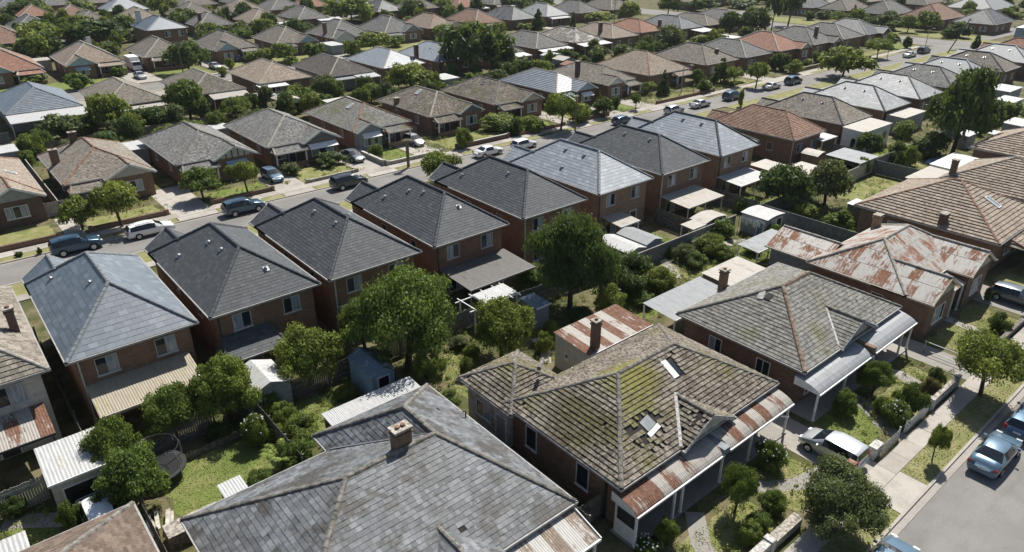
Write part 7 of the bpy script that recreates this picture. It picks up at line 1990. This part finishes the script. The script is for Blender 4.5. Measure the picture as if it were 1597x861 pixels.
for q in range(90):
    xx = trg.uniform(242, 345); yy = trg.uniform(55, 180); hu = trg.choice([0, 1, 2, 2, 3]); kd = trg.choice('dsb'); h_, r_ = trg.uniform(2.5, 6), trg.uniform(1.6, 3.4)
    if 253 < xx < 278 and yy < 152: continue
    lb = scatter_label(xx, yy, {'s': 'shrub'}.get(kd, 'tree'), hu)
    if lb: add_tree(kd, xx, yy, h_, r_, hu, 'F', lb, q)
for q in range(130):
    row = trg.choice([(273, 289), (306, 325), (342, 360), (241, 253), (198, 224)])
    xx = trg.uniform(20, 335); yy = trg.uniform(*row)
    if 218 < xx < 237: continue
    add_tree(trg.choice('dsbs'), xx, yy, trg.uniform(2.8, 6.5), trg.uniform(1.8, 3.8), trg.choice([0, 1, 2, 2, 3]), 'F', 'one of the small garden trees scattered among the farthest roofs', q)

# ------------------------------------------------------------------ grass tufts on the lawns and verges that are near
rngn = np.random.default_rng(5)
pts = []
def tuft_area(x0, y0, x1, y1, dens, z):
    n = int((x1 - x0) * (y1 - y0) * dens)
    p = np.stack([rngn.uniform(x0, x1, n), rngn.uniform(y0, y1, n), np.full(n, z)], axis=1)
    pts.append(p)
for (x0, y0, x1, y1, m) in LAWNS:
    if y1 < 48 and x1 < 76: tuft_area(x0, y0, x1, y1, 110, 0.012)
for (a, b) in ((20, 26.4), (28.6, 36.3), (39.9, 64)): tuft_area(a, 9.0, b, 10.5, 90, 0.095)
for (x0, y0, x1, y1) in ((12.3, 33.2, 20.6, 41), (30.2, 33.2, 40.2, 41), (45, 32.2, 70, 39.2), (3.8, 36.5, 11.8, 41.2), (-6, 34, 3, 40), (40.5, 12.5, 54, 16.3)): tuft_area(x0, y0, x1, y1, 28, 0.002)
p = np.concatenate(pts); n = len(p)
a = rngn.uniform(0, 2 * math.pi, n); hgt = rngn.uniform(0.02, 0.065, n); wd = rngn.uniform(0.02, 0.05, n)
dx = np.stack([np.cos(a) * wd, np.sin(a) * wd, np.zeros(n)], axis=1)
ln = np.stack([rngn.normal(size=n) * 0.05, rngn.normal(size=n) * 0.05, hgt], axis=1)
v = np.stack([p - dx, p + dx, p + ln], axis=1).reshape(-1, 3)
me = bpy.data.meshes.new('grass')
me.vertices.add(3 * n); me.vertices.foreach_set('co', v.astype(np.float32).ravel())
me.loops.add(3 * n); me.loops.foreach_set('vertex_index', np.arange(3 * n, dtype=np.int32))
me.polygons.add(n); me.polygons.foreach_set('loop_start', np.arange(0, 3 * n, 3, dtype=np.int32))
patch = np.sin(p[:, 0] * 0.9) * np.cos(p[:, 1] * 1.1)
at = me.attributes.new('tint', 'FLOAT', 'FACE'); at.data.foreach_set('value', np.clip(0.45 + 0.2 * patch + rngn.normal(size=n) * 0.2, 0, 1).astype(np.float32))
me.materials.append(M['grass_blade'])
me.update(calc_edges=True)
link('grass', me, None, kind='stuff')

# ------------------------------------------------------------------ weeds and undergrowth in the yards and beds
rq = np.random.default_rng(9)
P_ = []
for (x0, y0, x1, y1, dens) in ((12.2, 33.6, 20.6, 41.2, 1.1), (3.9, 39.6, 11.8, 43.5, 0.8), (21.2, 33.5, 31.0, 43.8, 1.1), (30.2, 33.2, 40.2, 44.5, 1.3), (40.4, 32.2, 57.5, 39.4, 1.4), (57.5, 31.5, 70.0, 39.2, 1.3), (70.6, 28.0, 95.0, 39.0, 0.8), (96.8, 33.5, 130, 45, 0.8),
                               (22.8, 12.8, 36.2, 16.6, 1.2), (40.2, 12.4, 54.0, 16.2, 1.2), (57.0, 12.4, 66.5, 16.0, 0.7), (-6, 35, -0.3, 41, 0.7), (60.4, 42, 80, 46, 0.8), (10.6, 85, 20, 92.5, 0.5), (24.3, 85, 45, 92.5, 0.5), (48.5, 84.5, 140, 92.5, 0.55), (10, 109.5, 130, 131, 0.28)):
    ncl = int((x1 - x0) * (y1 - y0) * dens * (1.7 if y0 < 50 and y0 > 20 else 1.1))
    cx, cy = rq.uniform(x0, x1, ncl), rq.uniform(y0, y1, ncl)
    big = 1.0 if y0 < 50 else 1.6
    rr_ = rq.uniform(0.12, 0.55, ncl) * big; hh2 = rq.uniform(0.06, 0.6, ncl) * big
    for i in range(ncl):
        m = int(34 if y0 < 50 else 16)
        d = rq.normal(size=(m, 3)); d /= np.linalg.norm(d, axis=1)[:, None]; d[:, 2] = np.abs(d[:, 2])
        P_.append(np.concatenate([np.array([cx[i], cy[i], 0.02]) + d * np.array([rr_[i], rr_[i], hh2[i]]) * rq.uniform(0.5, 1.0, (m, 1)), d, np.full((m, 1), np.clip(0.45 + rq.normal() * 0.22, 0, 1)), np.full((m, 1), (0.055 if y0 < 50 else 0.1))], axis=1))
Q = np.concatenate(P_); n = len(Q); p, d, tt, lf = Q[:, :3], Q[:, 3:6], Q[:, 6], Q[:, 7:8]
nr = d + rq.normal(size=(n, 3)) * 0.5 + np.array([0, 0, 0.4]); nr /= np.linalg.norm(nr, axis=1)[:, None]
a = np.cross(nr, rq.normal(size=(n, 3))); a /= np.linalg.norm(a, axis=1)[:, None]; b = np.cross(nr, a)
L = lf * rq.uniform(0.6, 1.5, (n, 1))
v = np.stack([p - a * L, p - b * L * 0.5, p + a * L, p + b * L * 0.5], axis=1).reshape(-1, 3)
v[:, 2] = np.maximum(v[:, 2], 0.006)
me = bpy.data.meshes.new('undergrowth')
me.vertices.add(4 * n); me.vertices.foreach_set('co', v.astype(np.float32).ravel())
me.loops.add(4 * n); me.loops.foreach_set('vertex_index', np.arange(4 * n, dtype=np.int32))
me.polygons.add(n); me.polygons.foreach_set('loop_start', np.arange(0, 4 * n, 4, dtype=np.int32))
at = me.attributes.new('tint', 'FLOAT', 'FACE'); at.data.foreach_set('value', np.clip(tt + rq.normal(size=n) * 0.15, 0, 1).astype(np.float32))
me.materials.append(M['leaf_1'])
me.update(calc_edges=True)
link('undergrowth', me, None, kind='stuff')

# ------------------------------------------------------------------ the air: far roofs and trees fade a little
hm = bpy.data.materials.new('haze'); hm.use_nodes = True
hm.node_tree.nodes.remove(hm.node_tree.nodes['Principled BSDF'])
pv = hm.node_tree.nodes.new('ShaderNodeVolumePrincipled')
pv.inputs['Density'].default_value = 0.00008; pv.inputs['Color'].default_value = (0.88, 0.92, 1.0, 1); pv.inputs['Anisotropy'].default_value = 0.3
hm.node_tree.links.new(pv.outputs[0], hm.node_tree.nodes['Material Output'].inputs['Volume'])
MATS['haze'] = hm
mb = MB(); mb.box(-910, -710, -1.0, 2410, 2410, 31.5)
mb.build('haze', 'haze', None, kind='stuff')
